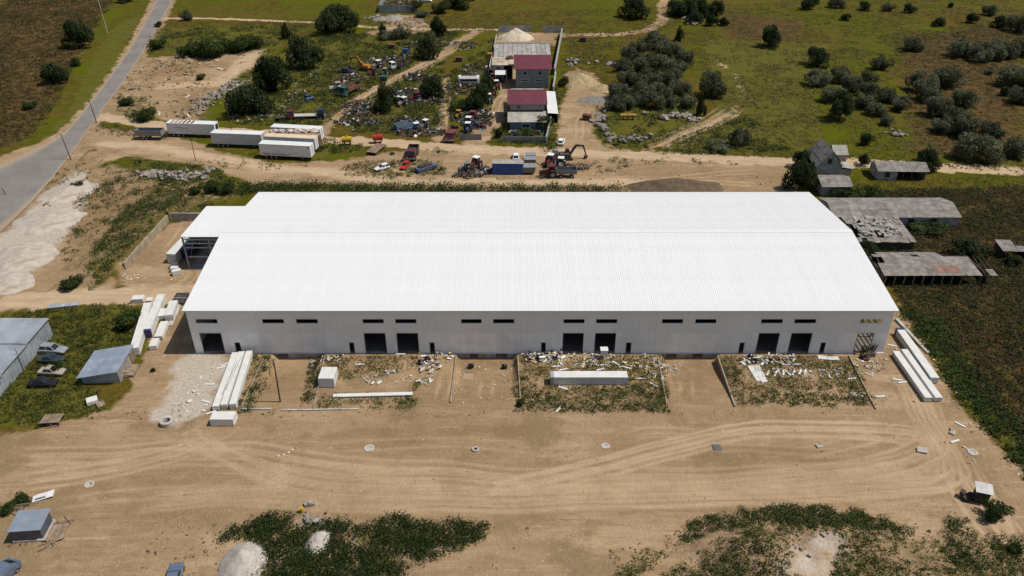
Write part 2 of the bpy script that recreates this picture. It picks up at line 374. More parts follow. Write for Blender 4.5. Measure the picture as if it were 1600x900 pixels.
for l_, w_ in (([(490, 222), (505, 198), (530, 172), (565, 150), (600, 129), (650, 106), (690, 86), (715, 66), (745, 50)], 5), ([(688, 218), (694, 172), (700, 122)], 4.2), ([(745, 222), (768, 195), (783, 160), (800, 132), (806, 112)], 6.5),
               ([(1000, 240), (1060, 215), (1110, 196), (1150, 172), (1166, 150), (1152, 120), (1122, 96)], 2.5), ([(870, 55), (960, 54), (1010, 48), (1036, 32), (1034, 8), (1060, -30)], 5)):
    zl('dirt', l_, w_, 1.5, .9)
zl('pale', [(150, 182), (200, 188), (260, 199), (330, 205), (420, 209), (520, 218), (600, 223), (700, 230), (800, 236), (900, 240), (1000, 243), (1100, 247), (1250, 254), (1340, 255), (1430, 260), (1600, 268), (1750, 276)], 5.5, 1.2)
zl('pale', [(-80, 485), (60, 470), (150, 463), (230, 462), (295, 458)], 6, 1.5)
zl('pale', [(240, 28), (330, 29), (400, 32), (500, 36), (600, 43), (700, 46), (785, 47)], 3.2, 1, .9)
zl('pale', [(160, 225), (240, 228), (330, 246), (420, 262), (520, 270), (600, 284), (800, 286), (1000, 286)], 5, 2, .8)
zl('pale', [(400, 82), (375, 105), (340, 130), (260, 135)], 8, 4, .8)
zp('white', [(-40, 395), (30, 345), (70, 305), (118, 266), (136, 270), (128, 330), (100, 372), (60, 420), (0, 452), (-40, 455)], 3, 1.0)
zp('white', [(268, 572), (290, 553), (352, 553), (346, 585), (330, 640), (300, 655), (262, 668), (232, 660), (238, 640), (262, 612)], 2, .95)
zp('white', [(1215, 885), (1240, 855), (1290, 836), (1315, 850), (1300, 885), (1290, 910), (1220, 910)], 3, .8)
zl('white', [(300, 665), (330, 690), (380, 720)], 2, 2, .5)
for a in ([(655, 640), (690, 560), (712, 556), (700, 600), (690, 650)], [(716, 560), (806, 560), (806, 640), (716, 640)], [(1042, 560), (1118, 560), (1140, 640), (1046, 640)], [(420, 560), (500, 560), (488, 640), (400, 640)],
          [(30, 690), (160, 690), (260, 700), (190, 740), (60, 745)], [(140, 750), (260, 745), (420, 735), (430, 760), (260, 800), (180, 800)], [(960, 690), (1120, 680), (1400, 690), (1420, 712), (1200, 725), (1000, 730)], [(1000, 262), (1240, 268), (1240, 300), (1000, 300)], [(470, 655), (820, 650), (850, 690), (600, 715)]):
    zp('dark', a, 5, .5)
for a in ([(150, 400), (200, 330), (262, 300), (330, 300), (300, 320), (240, 345), (190, 420)], [(120, 330), (180, 290), (250, 290), (180, 340), (140, 400)], [(60, 300), (100, 262), (150, 245), (140, 258)], [(210, 120), (260, 100), (330, 95), (300, 115)], [(270, 150), (320, 140), (310, 185), (280, 185)]): zp('dark', a, 4, .75)
# green and brown undergrowth
GREEN = [
    [(385, 556), (428, 556), (420, 600), (392, 645), (370, 640)], [(484, 560), (506, 556), (495, 632), (470, 632)],
    [(508, 556), (655, 556), (645, 580), (508, 600)], [(506, 612), (655, 622), (650, 640), (495, 640)], [(812, 556), (1040, 556), (1045, 642), (800, 645)], [(1124, 556), (1330, 556), (1368, 636), (1148, 636)],
    [(0, 495), (100, 478), (200, 474), (225, 490), (215, 545), (130, 600), (172, 640), (60, 668), (-40, 664), (-40, 500)],
    [(350, 832), (390, 812), (440, 806), (480, 825), (560, 815), (640, 812), (700, 818), (765, 826), (740, 852), (690, 868), (640, 882), (620, 910), (480, 940), (400, 940), (385, 905), (380, 870), (350, 850)],
    [(925, 930), (1000, 862), (1080, 812), (1150, 798), (1250, 790), (1330, 798), (1420, 822), (1500, 862), (1560, 930)], [(1478, 800), (1500, 806), (1530, 850), (1620, 840), (1640, 940), (1500, 940)], [(-20, 770), (40, 770), (40, 800), (-20, 812)],
    [(200, 250), (330, 262), (395, 300), (330, 322), (262, 345), (205, 400), (170, 440), (140, 455), (150, 400), (190, 330), (250, 290)],
    [(380, 287), (975, 293), (975, 303), (380, 303)], [(535, 262), (560, 252), (690, 250), (700, 272), (600, 280), (540, 276)], [(500, 222), (580, 228), (600, 238), (500, 242)], [(330, 228), (420, 245), (500, 250), (540, 235), (540, 222), (500, 215), (400, 240)],
    [(425, 92), (480, 55), (720, 50), (690, 80), (560, 150), (500, 200), (430, 200), (350, 190), (380, 120)], [(530, 190), (600, 135), (695, 95), (690, 212), (560, 208)], [(700, 120), (770, 60), (775, 140), (760, 200), (700, 205)],
    [(240, 45), (480, 40), (420, 85), (330, 82), (225, 84)], [(175, 150), (225, 148), (246, 165), (246, 190), (200, 188)], [(930, 165), (1080, 165), (1090, 190), (1010, 236), (960, 232), (928, 218)],
    [(858, 140), (885, 130), (868, 200), (860, 240), (848, 240)], [(1060, 215), (1160, 180), (1250, 235), (1100, 243), (1030, 240)],
    [(1400, 480), (1422, 505), (1470, 582), (1520, 650), (1562, 702), (1640, 775), (1680, 740), (1530, 590), (1470, 500)], [(770, 200), (860, 200), (860, 228), (770, 224)], [(1090, 130), (1260, 90), (1290, 240), (1180, 235), (1120, 170)], [(1100, 60), (1300, 70), (1260, 130), (1110, 120)],
    [(140, 160), (170, 110), (225, 20), (180, 40), (140, 100), (110, 170), (60, 220), (100, 200)]]
for i_, g_ in enumerate(GREEN): zp('green', g_, 2.0, .62 if i_ in (2, 3, 4, 5, 8, 9) else .9)
BROWN = [[(-60, 20), (120, -30), (200, -30), (140, 60), (90, 160), (50, 215), (-60, 260)], [(1380, 440), (1600, 420), (1700, 430), (1700, 760), (1600, 700), (1500, 580), (1430, 500)], [(1330, 300), (1620, 290), (1620, 430), (1380, 440), (1350, 380)], [(150, 195), (262, 205), (262, 218), (155, 212)], [(1120, 20), (1270, 30), (1250, 70), (1130, 60)], [(1400, 60), (1600, 30), (1600, 260), (1420, 240)]]
for b_ in BROWN: zp('brown', b_, 6.0, .75)
TRACKS = [([(300, 660), (340, 705), (420, 745), (540, 765), (760, 775), (1000, 765), (1200, 755), (1400, 735), (1480, 700), (1455, 640), (1440, 600)], .5), ([(-40, 760), (150, 735), (330, 690), (330, 660)], .5), ([(700, 772), (900, 735), (1060, 690), (1150, 668), (1300, 665), (1440, 672), (1490, 690)], .6),
          ([(690, 650), (690, 600), (692, 565)], .5), ([(760, 645), (755, 600), (758, 570)], .4), ([(1075, 645), (1075, 600), (1072, 570)], .4), ([(-40, 720), (120, 720), (300, 700), (600, 740), (900, 752), (1300, 745), (1500, 738)], .4), ([(1400, 560), (1450, 650), (1480, 720), (1490, 760), (1380, 765), (1100, 780), (800, 790), (500, 792)], .5),
          ([(200, 640), (260, 620), (300, 560)], .4), ([(150, 800), (300, 770), (500, 775), (800, 800)], .35), ([(230, 460), (300, 440), (310, 400)], .4), ([(240, 410), (285, 360), (300, 345)], .5), ([(1480, 690), (1540, 790), (1580, 850), (1620, 910)], .7), ([(940, 700), (1050, 680), (1200, 690), (1400, 700)], .35),
          ([(690, 215), (696, 170), (700, 125)], .6), ([(560, 290), (700, 290), (900, 283), (1100, 283), (1230, 290)], .5), ([(980, 290), (1100, 272), (1220, 265)], .5), ([(500, 205), (560, 152), (640, 112), (700, 82)], .5), ([(1010, 238), (1070, 212), (1130, 190), (1165, 165)], .6), ([(150, 232), (300, 240), (420, 262), (560, 276)], .5), ([(760, 215), (775, 170), (798, 130)], .4), ([(900, 235), (905, 190), (920, 160)], .4),
          ([(20, 800), (200, 770), (400, 760)], .3), ([(420, 700), (700, 690), (900, 700)], .25), ([(1180, 720), (1350, 690), (1470, 650)], .4)]

def axis(pieces):
    out = [pieces[0][0]]
    for a, b, st in pieces:
        k = max(1, int(round((b - a) / st))); out += list(a + (b - a) * (np.arange(k) + 1) / k)
    return np.array(out)
gx = axis([(-3000, -600, 400), (-600, -280, 40), (-280, -130, 1.4), (-130, -78, .65), (-78, 82, .36), (82, 130, .65), (130, 280, 1.4), (280, 600, 40), (600, 3000, 400)])
gy = axis([(-600, -40, 140), (-40, 50, 6), (50, 112, .32), (112, 200, .5), (200, 400, .95), (400, 480, 5), (480, 800, 40), (800, 4000, 400)])
GX, GY = np.meshgrid(gx, gy); NXg, NYg = len(gx), len(gy)
JX = GX + (fbm(GX / 2.2, GY / 2.2, 21, 3) - .5) * 3.0; JY = GY + (fbm(GX / 2.2, GY / 2.2, 33, 3) - .5) * 3.0
ATT = {k: np.zeros(GX.shape, np.float32) for k in ('dirt', 'pale', 'white', 'green', 'brown', 'dark', 'trk')}
def sub(poly, mg):
    i0 = np.searchsorted(gx, poly[:, 0].min() - mg); i1 = np.searchsorted(gx, poly[:, 0].max() + mg)
    j0 = np.searchsorted(gy, poly[:, 1].min() - mg); j1 = np.searchsorted(gy, poly[:, 1].max() + mg)
    return slice(max(j0, 0), j1 + 1), slice(max(i0, 0), i1 + 1)
for (k, poly, fe, s, closed, wd) in Z:
    sl = sub(poly, fe + wd + 4); X = JX[sl]; Y = JY[sl]
    d = segdist(poly, X, Y, closed)
    sd_ = np.where(inside(poly, X, Y), d, -d) if closed else wd / 2 - d
    v = np.clip(.5 + sd_ / (2 * fe), 0, 1) * s
    ATT[k][sl] = np.maximum(ATT[k][sl], v)
RUT = np.zeros(GX.shape, np.float32)
base_ = list(TRACKS); tq = random.Random(5)
for pts, s in base_:                       # repeated passes beside each wheel track
    for k in range(3 if len(pts) > 3 else 0):
        ox, oy = tq.uniform(-26, 26), tq.uniform(-11, 11) * (1 if pts[0][1] > 400 else .3)
        TRACKS.append(([(a + ox + tq.uniform(-10, 10), b + oy + tq.uniform(-3, 3)) for a, b in pts], s * tq.uniform(.45, 1.0)))
for pts, s in TRACKS:
    q = PP(pts); k = []
    for a, b in zip(q[:-1], q[1:]):                    # smooth a little
        k += [a * .75 + b * .25, a * .25 + b * .75]
    q = np.array(k); sl = sub(q, 4)
    wob = (vnoise(GX[sl] / 9, GY[sl] / 9, 41) - .5) * 1.6
    d = segdist(q, GX[sl] + wob, GY[sl] + wob * .6, False)
    pr = np.exp(-((d - .95) / .30) ** 2) * (.45 + .8 * fbm(GX[sl] / 4, GY[sl] / 4, 51, 3))
    de = np.minimum(np.hypot(GX[sl] - q[0][0], GY[sl] - q[0][1]), np.hypot(GX[sl] - q[-1][0], GY[sl] - q[-1][1])); fa_ = np.clip((de - 1.3) / 3.5, 0, 1); pr = pr * fa_
    ATT['trk'][sl] = np.maximum(ATT['trk'][sl], np.clip(pr * s * 1.9, 0, 1))
    RUT[sl] = np.maximum(RUT[sl], pr * s)
    ATT['dark'][sl] = np.maximum(ATT['dark'][sl], np.exp(-((d - 1.45) / .25) ** 2) * s * .6 * fa_)
ATT['green'] *= (1 - .0 * ATT['dirt'])
veg_over = np.clip(ATT['green'] * 1.0 - ATT['pale'] * .8 - ATT['white'], 0, 1)
ATT['dirt'] = ATT['dirt'] * (1 - .62 * veg_over * (fbm(GX / 1.6, GY / 1.6, 61, 3) > .42))
ATT['pale'] *= (.75 + .5 * fbm(GX / 6, GY / 3, 71, 3)); ATT['trk'] *= .8
GZ = hz(GX, GY) - RUT * .07
rdp = PP(ROADL + ROADR); slr = sub(rdp, 2); ins_ = inside(rdp, GX[slr], GY[slr]) | (segdist(rdp, GX[slr], GY[slr]) < 1.2)
GZ[slr] = np.where(ins_, GZ[slr] - .16, GZ[slr])
far = (np.abs(GX) > 300) | (GY > 420) | (GY < 45)
GZ = np.where(far, GZ * .3, GZ)
ids = np.arange(NXg * NYg).reshape(NYg, NXg)
F = np.stack([ids[:-1, :-1], ids[:-1, 1:], ids[1:, 1:], ids[1:, :-1]], -1).reshape(-1, 4)
def cellavg(a): return (a[:-1, :-1] + a[:-1, 1:] + a[1:, 1:] + a[1:, :-1]).reshape(-1) / 4
ym = np.maximum.reduce([ATT['pale'], np.zeros_like(GX)])
trackc = cellavg(ym) > .5
yard = cellavg(ATT['dirt']) > .5
cls = np.where(trackc, 2, np.where(yard, 1, 0))
VALL = np.stack([GX, GY, GZ], -1).reshape(-1, 3)
M_ground = ground_mat()
for c_, nm in ((0, 'ground'), (1, 'dirt_yard'), (2, 'dirt_track')):
    f = F[cls == c_]; u, inv = np.unique(f, return_inverse=True)
    me = fastmesh(nm, VALL[u], inv.reshape(-1, 4), M_ground)
    for k, a in ATT.items():
        at_ = me.attributes.new(k, 'FLOAT', 'POINT'); at_.data.foreach_set('value', a.reshape(-1)[u].astype(np.float32))
    me.polygons.foreach_set('use_smooth', np.ones(len(f), bool))
    o = link(nm, me); o['kind'] = 'structure'
    o['label'] = {'ground': 'dry olive grassland around the building site', 'dirt_yard': 'bare tan dirt yard around the white hall', 'dirt_track': 'pale compacted dirt tracks crossing the site'}[nm]

# asphalt road with ragged edges, 4 mm lifted sheet draped on the terrain
def asphalt():
    m = bpy.data.materials.new('asphalt'); n, l, b = nodes(m)
    pos = n.new('ShaderNodeNewGeometry').outputs['Position']
    a = noise(n, l, .12, pos, 6); c = noise(n, l, 1.1, pos, 8, .7); g = noise(n, l, 9, pos, 4)
    o = mixc(n, l, ramp(n, l, a, .35, .65), (.150, .135, .120), (.205, .186, .165))
    o = mixc(n, l, ramp(n, l, c, .55, .75), o, (.125, .113, .104)); o = mixc(n, l, ramp(n, l, g, .4, .8), o, (.24, .22, .20))
    ra = n.new('ShaderNodeAttribute'); ra.attribute_name = 'rim'; ad = n.new('ShaderNodeMath'); ad.operation = 'ADD'; l.new(ra.outputs['Fac'], ad.inputs[0]); l.new(c, ad.inputs[1]); o = mixc(n, l, ramp(n, l, ad.outputs[0], .75, 1.35), o, (.31, .24, .165))
    l.new(o, b.inputs['Base Color']); b.inputs['Roughness'].default_value = .9
    bp = n.new('ShaderNodeBump'); bp.inputs['Strength'].default_value = .3; bp.inputs['Distance'].default_value = .03; l.new(g, bp.inputs['Height']); l.new(bp.outputs[0], b.inputs['Normal'])
    return m
def resample(pts, n):
    q = PP(pts); d = np.r_[0, np.cumsum(np.hypot(*np.diff(q, axis=0).T))]; t = np.linspace(0, d[-1], n)
    return np.stack([np.interp(t, d, q[:, 0]), np.interp(t, d, q[:, 1])], -1)
nr = 420
La = resample(ROADL, nr); Ra = resample(ROADR[::-1], nr)
JL = (fbm(La[:, 0] / 2.6, La[:, 1] / 2.6, 81, 4) - .5) * 1.9; JR = (fbm(Ra[:, 0] / 2.6, Ra[:, 1] / 2.6, 82, 4) - .5) * 1.9
V = []; nc = 9
for i in range(nr):
    for j in range(nc):
        t = j / (nc - 1); dv = Ra[i] - La[i]; dv = dv / np.hypot(*dv); p = La[i] * (1 - t) + Ra[i] * t + dv * (JL[i] if j == 0 else JR[i] if j == nc - 1 else 0); V.append((p[0], p[1], 0))
V = np.array(V); V[:, 2] = hz(V[:, 0], V[:, 1]) * np.where(np.abs(V[:, 0]) > 300, .3, 1) + .05
idr = np.arange(nr * nc).reshape(nr, nc)
Fr = np.stack([idr[:-1, :-1], idr[:-1, 1:], idr[1:, 1:], idr[1:, :-1]], -1).reshape(-1, 4)
rme = fastmesh('road', V, Fr, asphalt()); ra_ = rme.attributes.new('rim', 'FLOAT', 'POINT'); rv = np.zeros((nr, nc), np.float32); rv[:, 0] = rv[:, -1] = 1; rv[:, 1] = rv[:, -2] = .35; ra_.data.foreach_set('value', rv.ravel())
ro = link('road', rme); ro['kind'] = 'structure'; ro['label'] = 'grey worn asphalt road curving past the site'

# ------------------------------------------------------------------ vegetation helpers
EXCL = []      # world polygons kept free of plants
def excl_px(pts): EXCL.append(PP(pts))
def excl_rect(x0, x1, y0, y1): EXCL.append(np.array([(x0, y0), (x1, y0), (x1, y1), (x0, y1)]))
excl_rect(WX0 - .5, WX1 + .5, WY0 - .3, WY1 + .5); excl_px(ROADL + ROADR)
def scatter(poly_px, dens, thr=0.0, nscale=3.0, seed=1):
    q = PP(poly_px); x0, y0 = q.min(0); x1, y1 = q.max(0); n = int((x1 - x0) * (y1 - y0) * dens)
    x = rng.uniform(x0, x1, n); y = rng.uniform(y0, y1, n); jx = (fbm(x / 2, y / 2, 7, 2) - .5) * 2.5
    k = inside(q, x + jx, y + jx)
    if thr > 0: k &= fbm(x / nscale, y / nscale, seed, 3) > thr
    for e in EXCL: k &= ~inside(e, x, y)
    return x[k], y[k]
VEG = {}
def clumps(key, x, y, h0, h1, K=9, leaf=.30, spread=.45, t0=0.0, t1=1.0, blade=False, up=1.1):
    n = len(x)
    if n == 0: return
    z = hz(x, y); h = rng.uniform(h0, h1, n) * (.7 + .6 * fbm(x / 4, y / 4, 13, 2)); ti = rng.uniform(t0, t1, n) * .5 + .5 * (t0 + (t1 - t0) * fbm(x / 5, y / 5, 15, 3))
    X = np.repeat(x, K); Y = np.repeat(y, K); Zz = np.repeat(z, K); Hh = np.repeat(h, K); T = np.repeat(ti, K)
    m = n * K; a = rng.uniform(0, 2 * np.pi, m); rr = np.sqrt(rng.uniform(0, 1, m)); sp = np.repeat(h, K) * spread / .5
    if blade:
        bx = X + np.cos(a) * rr * sp * .5; by = Y + np.sin(a) * rr * sp * .5
        tx = bx + np.cos(a) * sp * rng.uniform(.1, .7, m); ty = by + np.sin(a) * sp * rng.uniform(.1, .7, m); tz = Zz + Hh * rng.uniform(.5, 1.1, m)
        b2 = rng.uniform(0, 2 * np.pi, m); wx_ = np.cos(b2) * leaf / 2; wy_ = np.sin(b2) * leaf / 2
        Vv = np.stack([np.stack([bx - wx_, by - wy_, Zz - .03], -1), np.stack([bx + wx_, by + wy_, Zz - .03], -1), np.stack([tx, ty, tz], -1)], 1)
        k = 3
    else:
        u = rng.uniform(0, 1, m) ** .7
        cx = X + np.cos(a) * rr * sp; cy = Y + np.sin(a) * rr * sp; cz = Zz + Hh * (u * np.sqrt(np.clip(1.05 - rr * rr, .05, 1)))
        nn = rng.normal(size=(m, 3)) + np.array([.25, 0, up]); e1 = np.cross(nn, rng.normal(size=(m, 3))); e1 /= np.linalg.norm(e1, axis=1)[:, None]; e2 = np.cross(nn, e1); e2 /= np.linalg.norm(e2, axis=1)[:, None]
        s = leaf * rng.uniform(.6, 1.3, m)[:, None] * .5; c = np.stack([cx, cy, cz], -1); e2 = e2 * .7
        Vv = np.stack([c - e1 * s, c - e2 * s, c + e1 * s, c + e2 * s], 1); k = 4
    T = np.clip(T + rng.normal(0, .16, m), 0, 1)
    VEG.setdefault((key, k), []).append((Vv.reshape(-1, 3), T))
def flush(key, name, label, cat, material):
    for k in (3, 4):
        if (key, k) in VEG:
            Vs = np.concatenate([a for a, _ in VEG[(key, k)]]); T = np.concatenate([t for _, t in VEG[(key, k)]])
            o = link(name, fastmesh(name, Vs, np.arange(len(Vs)).reshape(-1, k), material, T, k)); tag(o, label if (key, 7 - k) not in VEG or k == 4 else 'thin upright blades of grass on the parcels and around the yard', cat, kind='stuff')

# ------------------------------------------------------------------ the white hall
hall = thing('warehouse', 'huge white steel warehouse with a low gabled roof and dark gate openings', 'warehouse', (0, 0, 0))
WIN = [(305, 340), (409, 444), (462, 497), (566, 600), (617, 651), (720, 753), (770, 804), (880, 914), (931, 965), (1034, 1068), (1086, 1120), (1189, 1224), (1241, 1276), (1344, 1380)]
GATE = [(311, 345), (568, 602), (619, 653), (879.5, 912.5), (930, 963), (1186, 1219), (1237, 1270), (1341, 1367)]
DOOR = [(366, 375), (545, 553), (671, 679), (845.5, 853), (978.5, 987), (1156, 1164), (1283, 1291)]
OPEN = [(wx(a, 501), wx(b, 501), 5.85, 6.8) for a, b in WIN] + [(wx(a, 520), wx(b, 520), .0, 4.0) for a, b in GATE] + [(wx(a, 535), wx(b, 535), .0, 2.1) for a, b in DOOR]
mods = np.linspace(WX0 + .1, WX1 - .1, 115)
TH = .10
for lvl, (za, zb, m_) in enumerate(((.06, 4.0, M_wallow), (4.0, EAVE - .02, M_wallup))):
    for i in range(114):
        x0, x1 = mods[i] + .006, mods[i + 1] - .006
        cuts = sorted({x0, x1} | {c for o in OPEN for c in o[:2] if x0 < c < x1}); pcs = []
        for a, b in zip(cuts[:-1], cuts[1:]):
            c = (a + b) / 2; segs = [(za, zb)]
            for o in OPEN:
                if o[0] < c < o[1]:
                    ns = []
                    for s0, s1 in segs:
                        if o[3] <= s0 or o[2] >= s1: ns.append((s0, s1)); continue
                        if o[2] > s0: ns.append((s0, o[2]))
                        if o[3] < s1: ns.append((o[3], s1))
                    segs = ns
            for s0, s1 in segs: pcs.append((a, b, s0 + (.004 if s0 == 4.0 else 0), s1))
        grp = []
        for p_ in pcs:                     # pieces of one module that touch are one panel
            for g_ in grp:
                if any(abs(p_[0] - q_[1]) < 1e-6 and p_[2] < q_[3] and q_[2] < p_[3] for q_ in g_): g_.append(p_); break
            else: grp.append([p_])
        for g_ in grp:
            mb = MB()
            for p_ in g_: mb.b2(p_[0], p_[1], WY0, WY0 + TH, p_[2], p_[3])
            mb.build('wall_panel', m_, hall)
# window bars and gate frames
for k, (a, b, z0, z1) in enumerate(OPEN):
    mb = MB(); t = .07
    mb.b2(a, a + t, WY0 - .03, WY0 + TH + .03, z0 + .06, z1); mb.b2(b - t, b, WY0 - .03, WY0 + TH + .03, z0 + .06, z1); mb.b2(a + t, b - t, WY0 - .03, WY0 + TH + .03, z1 - t, z1)
    if z0 > 1: mb.b2(a + t, b - t, WY0 - .03, WY0 + TH + .03, z0, z0 + t)
    mb.build('window_frame' if z0 > 1 else 'gate_frame' if z1 > 3 else 'door_frame', M_steel if z0 < 1 else M_wallup, hall)
# roof sheets with ribs
SL = math.atan2(RIDGE - EAVE, (WY1 - WY0) / 2); OV = .35
def roof_sheet(wd, length, rib=.02):
    prof = []
    for r in range(3):
        x = r * wd / 3
        prof += [(x, 0), (x + .10, 0), (x + .14, rib), (x + .20, rib), (x + .24, 0)]
    prof.append((wd, 0)); vs = []; fs = []; n = len(prof)
    for (x, z) in prof: vs += [(x, 0, z), (x, length, z), (x, 0, -.06), (x, length, -.06)]
    for i in range(n - 1):
        a, b = 4 * i, 4 * i + 4
        fs += [(a, b, b + 1, a + 1), (a + 2, a + 3, b + 3, b + 2), (a, a + 2, b + 2, b), (a + 1, b + 1, b + 3, a + 3)]
    fs += [(0, 1, 3, 2), (4 * n - 4, 4 * n - 2, 4 * n - 1, 4 * n - 3)]
    mb = MB(); mb.add(vs, fs); return mb
nsh = 114; RX0, RX1 = WX0 - .35, WX1 + .35; wsh = (RX1 - RX0) / nsh
slen = ((WY1 - WY0) / 2 + OV) / math.cos(SL)
sheet = roof_sheet(wsh - .006, slen).mesh('roof_panel', M_roof)
ym_ = (WY0 + WY1) / 2
for side in (0, 1):
    for i in range(nsh):
        o = link('roof_panel', sheet, hall)
        if side == 0:
            o.location = (RX0 + i * wsh, WY0 - OV, EAVE - OV * math.tan(SL) + .10); o.rotation_euler = (SL, 0, 0)
        else:
            o.location = (RX0 + (i + 1) * wsh, WY1 + OV, EAVE - OV * math.tan(SL) + .10); o.rotation_euler = (SL, 0, math.pi)
rz_ = RIDGE + .145; mb = MB(); mb.slab([(RX0, ym_ - .6, rz_ - .6 * math.tan(SL)), (RX1, ym_ - .6, rz_ - .6 * math.tan(SL)), (RX1, ym_, rz_), (RX0, ym_, rz_)], .012); mb.slab([(RX0, ym_ + .0005, rz_), (RX1, ym_ + .0005, rz_), (RX1, ym_ + .6, rz_ - .6 * math.tan(SL)), (RX0, ym_ + .6, rz_ - .6 * math.tan(SL))], .012); mb.build('ridge_cap', M_roof, hall)
MB().b2(RX0, RX1, WY0 - OV - .03, WY0 - OV - .005, EAVE - .16, EAVE + .08).build('eave_flashing', M_white, hall)
for xg in (WX0, WX1 - .1):
    MB().hexa([(xg - .1, WY0 - OV, EAVE - .12), (xg + .2, WY0 - OV, EAVE - .12), (xg + .2, ym_, RIDGE - .05), (xg - .1, ym_, RIDGE - .05)], [(xg - .1, WY0 - OV, EAVE + .0), (xg + .2, WY0 - OV, EAVE + .0), (xg + .2, ym_, RIDGE + .03), (xg - .1, ym_, RIDGE + .03)]).build('gable_trim', M_white, hall)
# plinth with cellar openings, base flashing, floor
CEL = [(wx(434, 556), wx(450, 556)), (wx(734, 556), wx(747, 556)), (wx(775, 556), wx(792, 556)), (wx(1041, 556), wx(1057, 556)), (wx(1082, 556), wx(1098, 556))]
mb = MB(); xs = WX0 + .05
for a, b in CEL + [(WX1 - .05, None)]:
    mb.b2(xs, a, WY0 + .02, WY0 + .4, -1.3, .0); xs = b
mb.build('plinth', M_conc, hall)
for a, b in CEL:
    MB().b2(a - .25, b + .25, WY0 - .06, WY0 + .015, -.14, -.02).build('lintel', M_conc, hall)
mb = MB(); xs = WX0
for a, b in sorted((o[0], o[1]) for o in OPEN if o[2] < .1) + [(WX1, None)]:
    if a > xs: mb.b2(xs, a, WY0 - .2, WY0 + .1, .0, .055)
    xs = b
mb.build('base_flashing', M_white, hall)
MB().b2(WX0 + .1, WX1 - .1, WY0 + .41, WY1 - .12, -.12, .03).build('floor_slab', mat('darkened_floor', (.17, .15, .125), .95, .2, .5), hall)  # floor colour darkened to deepen the shade inside the gates
MB().b2(WX0 + .1, WX1 - .1, WY1 - .1, WY1, 0, EAVE).build('back_wall', M_wallup, hall)
# left gable clad, right gable still an open frame beside the first bay
def gable(x, ya, yb, z0, nm):
    f = lambda y: EAVE + (RIDGE - EAVE) * (1 - abs(y - ym_) / (ym_ - WY0)) - .02
    ys = [ya] + ([ym_] if ya < ym_ < yb else []) + [yb]
    lo = [(x, y, z0) for y in ys]; hi = [(x, y, f(y)) for y in ys]; mb = MB()
    for i in range(len(ys) - 1):
        mb.hexa([(x, ys[i], z0), (x + .1, ys[i], z0), (x + .1, ys[i + 1], z0), (x, ys[i + 1], z0)], [(x, ys[i], f(ys[i])), (x + .1, ys[i], f(ys[i])), (x + .1, ys[i + 1], f(ys[i + 1])), (x, ys[i + 1], f(ys[i + 1]))])
    mb.build(nm, M_wallup, hall)
gable(WX0, WY0 + .1, WY1 - .1, .0, 'gable_wall')
gable(WX1 - .1, WY0 + 13, WY1 - .1, .0, 'gable_wall')
for k in range(6):
    MB().b2(WX1 - .2, WX1 - .08, WY0 + .12, WY0 + 12.9, .7 + k * 1.35, .95 + k * 1.35).build('girt', M_steel, hall)
for k in range(4):
    MB().b2(WX1 - .45, WX1 - .22, WY0 + .3 + k * 4.2, WY0 + .55 + k * 4.2, .03, EAVE).build('column', M_steel, hall)
cme = MB().b2(-.12, .12, 0, .35, .03, EAVE - .1).mesh('column', M_steel)
for i in range(22):
    xx = WX0 + .4 + i * (WX1 - WX0 - .8) / 21
    if any(o[0] - .2 < xx < o[1] + .2 for o in OPEN if o[2] < .1): continue
    link('column', cme, hall, (xx, WY0 + .12, 0)); link('column', cme, hall, (xx, ym_, 0))
xp = wx(1326, 520); MB().b2(xp, xp + .1, WY0 + .42, WY1 - .13, .035, EAVE - .1).build('light_block_wall', M_wallup, hall)  # added unseen wall, keeps sun from the open gable out of the hall
MB().b2(xp + .11, WX1 - 1.2, WY0 + 12.8, WY0 + 12.95, .035, EAVE - .2).build('light_block_wall', M_wallup, hall)  # second added wall, closes the sunlit end bay from behind

# ------------------------------------------------------------------ open annex at the left gable
AX0, AX1, AY0, AY1, AZ0, AZ1 = -63.3, WX0 - .45, 132.7, 147.5, 7.2, 6.5
ann = thing('open_annex', 'white-roofed open steel annex joined to the gable of the hall', 'shed', (0, 0, 0))
nsa = 10; was = (AX1 - AX0) / nsa; asl = math.atan2(AZ1 - AZ0, AY1 - AY0); al = math.hypot(AY1 - AY0, AZ1 - AZ0)
ash = roof_sheet(was - .005, al).mesh('roof_panel', M_roof)
for i in range(nsa):
    o = link('roof_panel', ash, ann, (AX0 + i * was, AY0, AZ0)); o.rotation_euler = (asl, 0, 0)
for yy, zz in ((AY0 + .15, AZ0), (AY0 + 7.2, (AZ0 + AZ1) / 2), (AY1 - .3, AZ1)):
    for xx in (AX0 + .3, AX0 + 5.3, AX1 - .4):
        MB().b2(xx - .14, xx + .14, yy - .14, yy + .14, -.3, zz - .1).build('column', M_steel, ann)
for k, zz in enumerate((6.55, 5.75, 4.8)):
    MB().b2(AX0 + .45, AX1 - .1, AY0 + .02, AY0 + .14, zz - .1, zz + .1).build('girt', M_galv, ann)
MB().b2(AX0 + .5, AX1 - .2, AY0 + .3, AY0 + .5, 2.5, 2.75).build('beam', M_galv, ann)
mb = MB(); mb.cyl((AX0 + .45, AY0 + .5, 6.9), (AX0 + .45, AY0 + 7.1, 1.2), .07, n=6); mb.cyl((AX0 + .45, AY0 + .5, 1.2), (AX0 + .45, AY0 + 7.1, 6.6), .07, n=6); mb.build('cross_brace', M_steel, ann)
mb = MB()
for xx in (AX0 + 4.2, AX0 + 5.6): mb.cyl((xx, AY0 + 2, 0), (xx, AY0 + 2, 4.8), .05, n=6)
for zz in (1.5, 3, 4.5): mb.cyl((AX0 + 4.2, AY0 + 2, zz), (AX0 + 7.5, AY0 + 2, zz), .05, n=6)
mb.build('stair_frame', M_galv, ann)
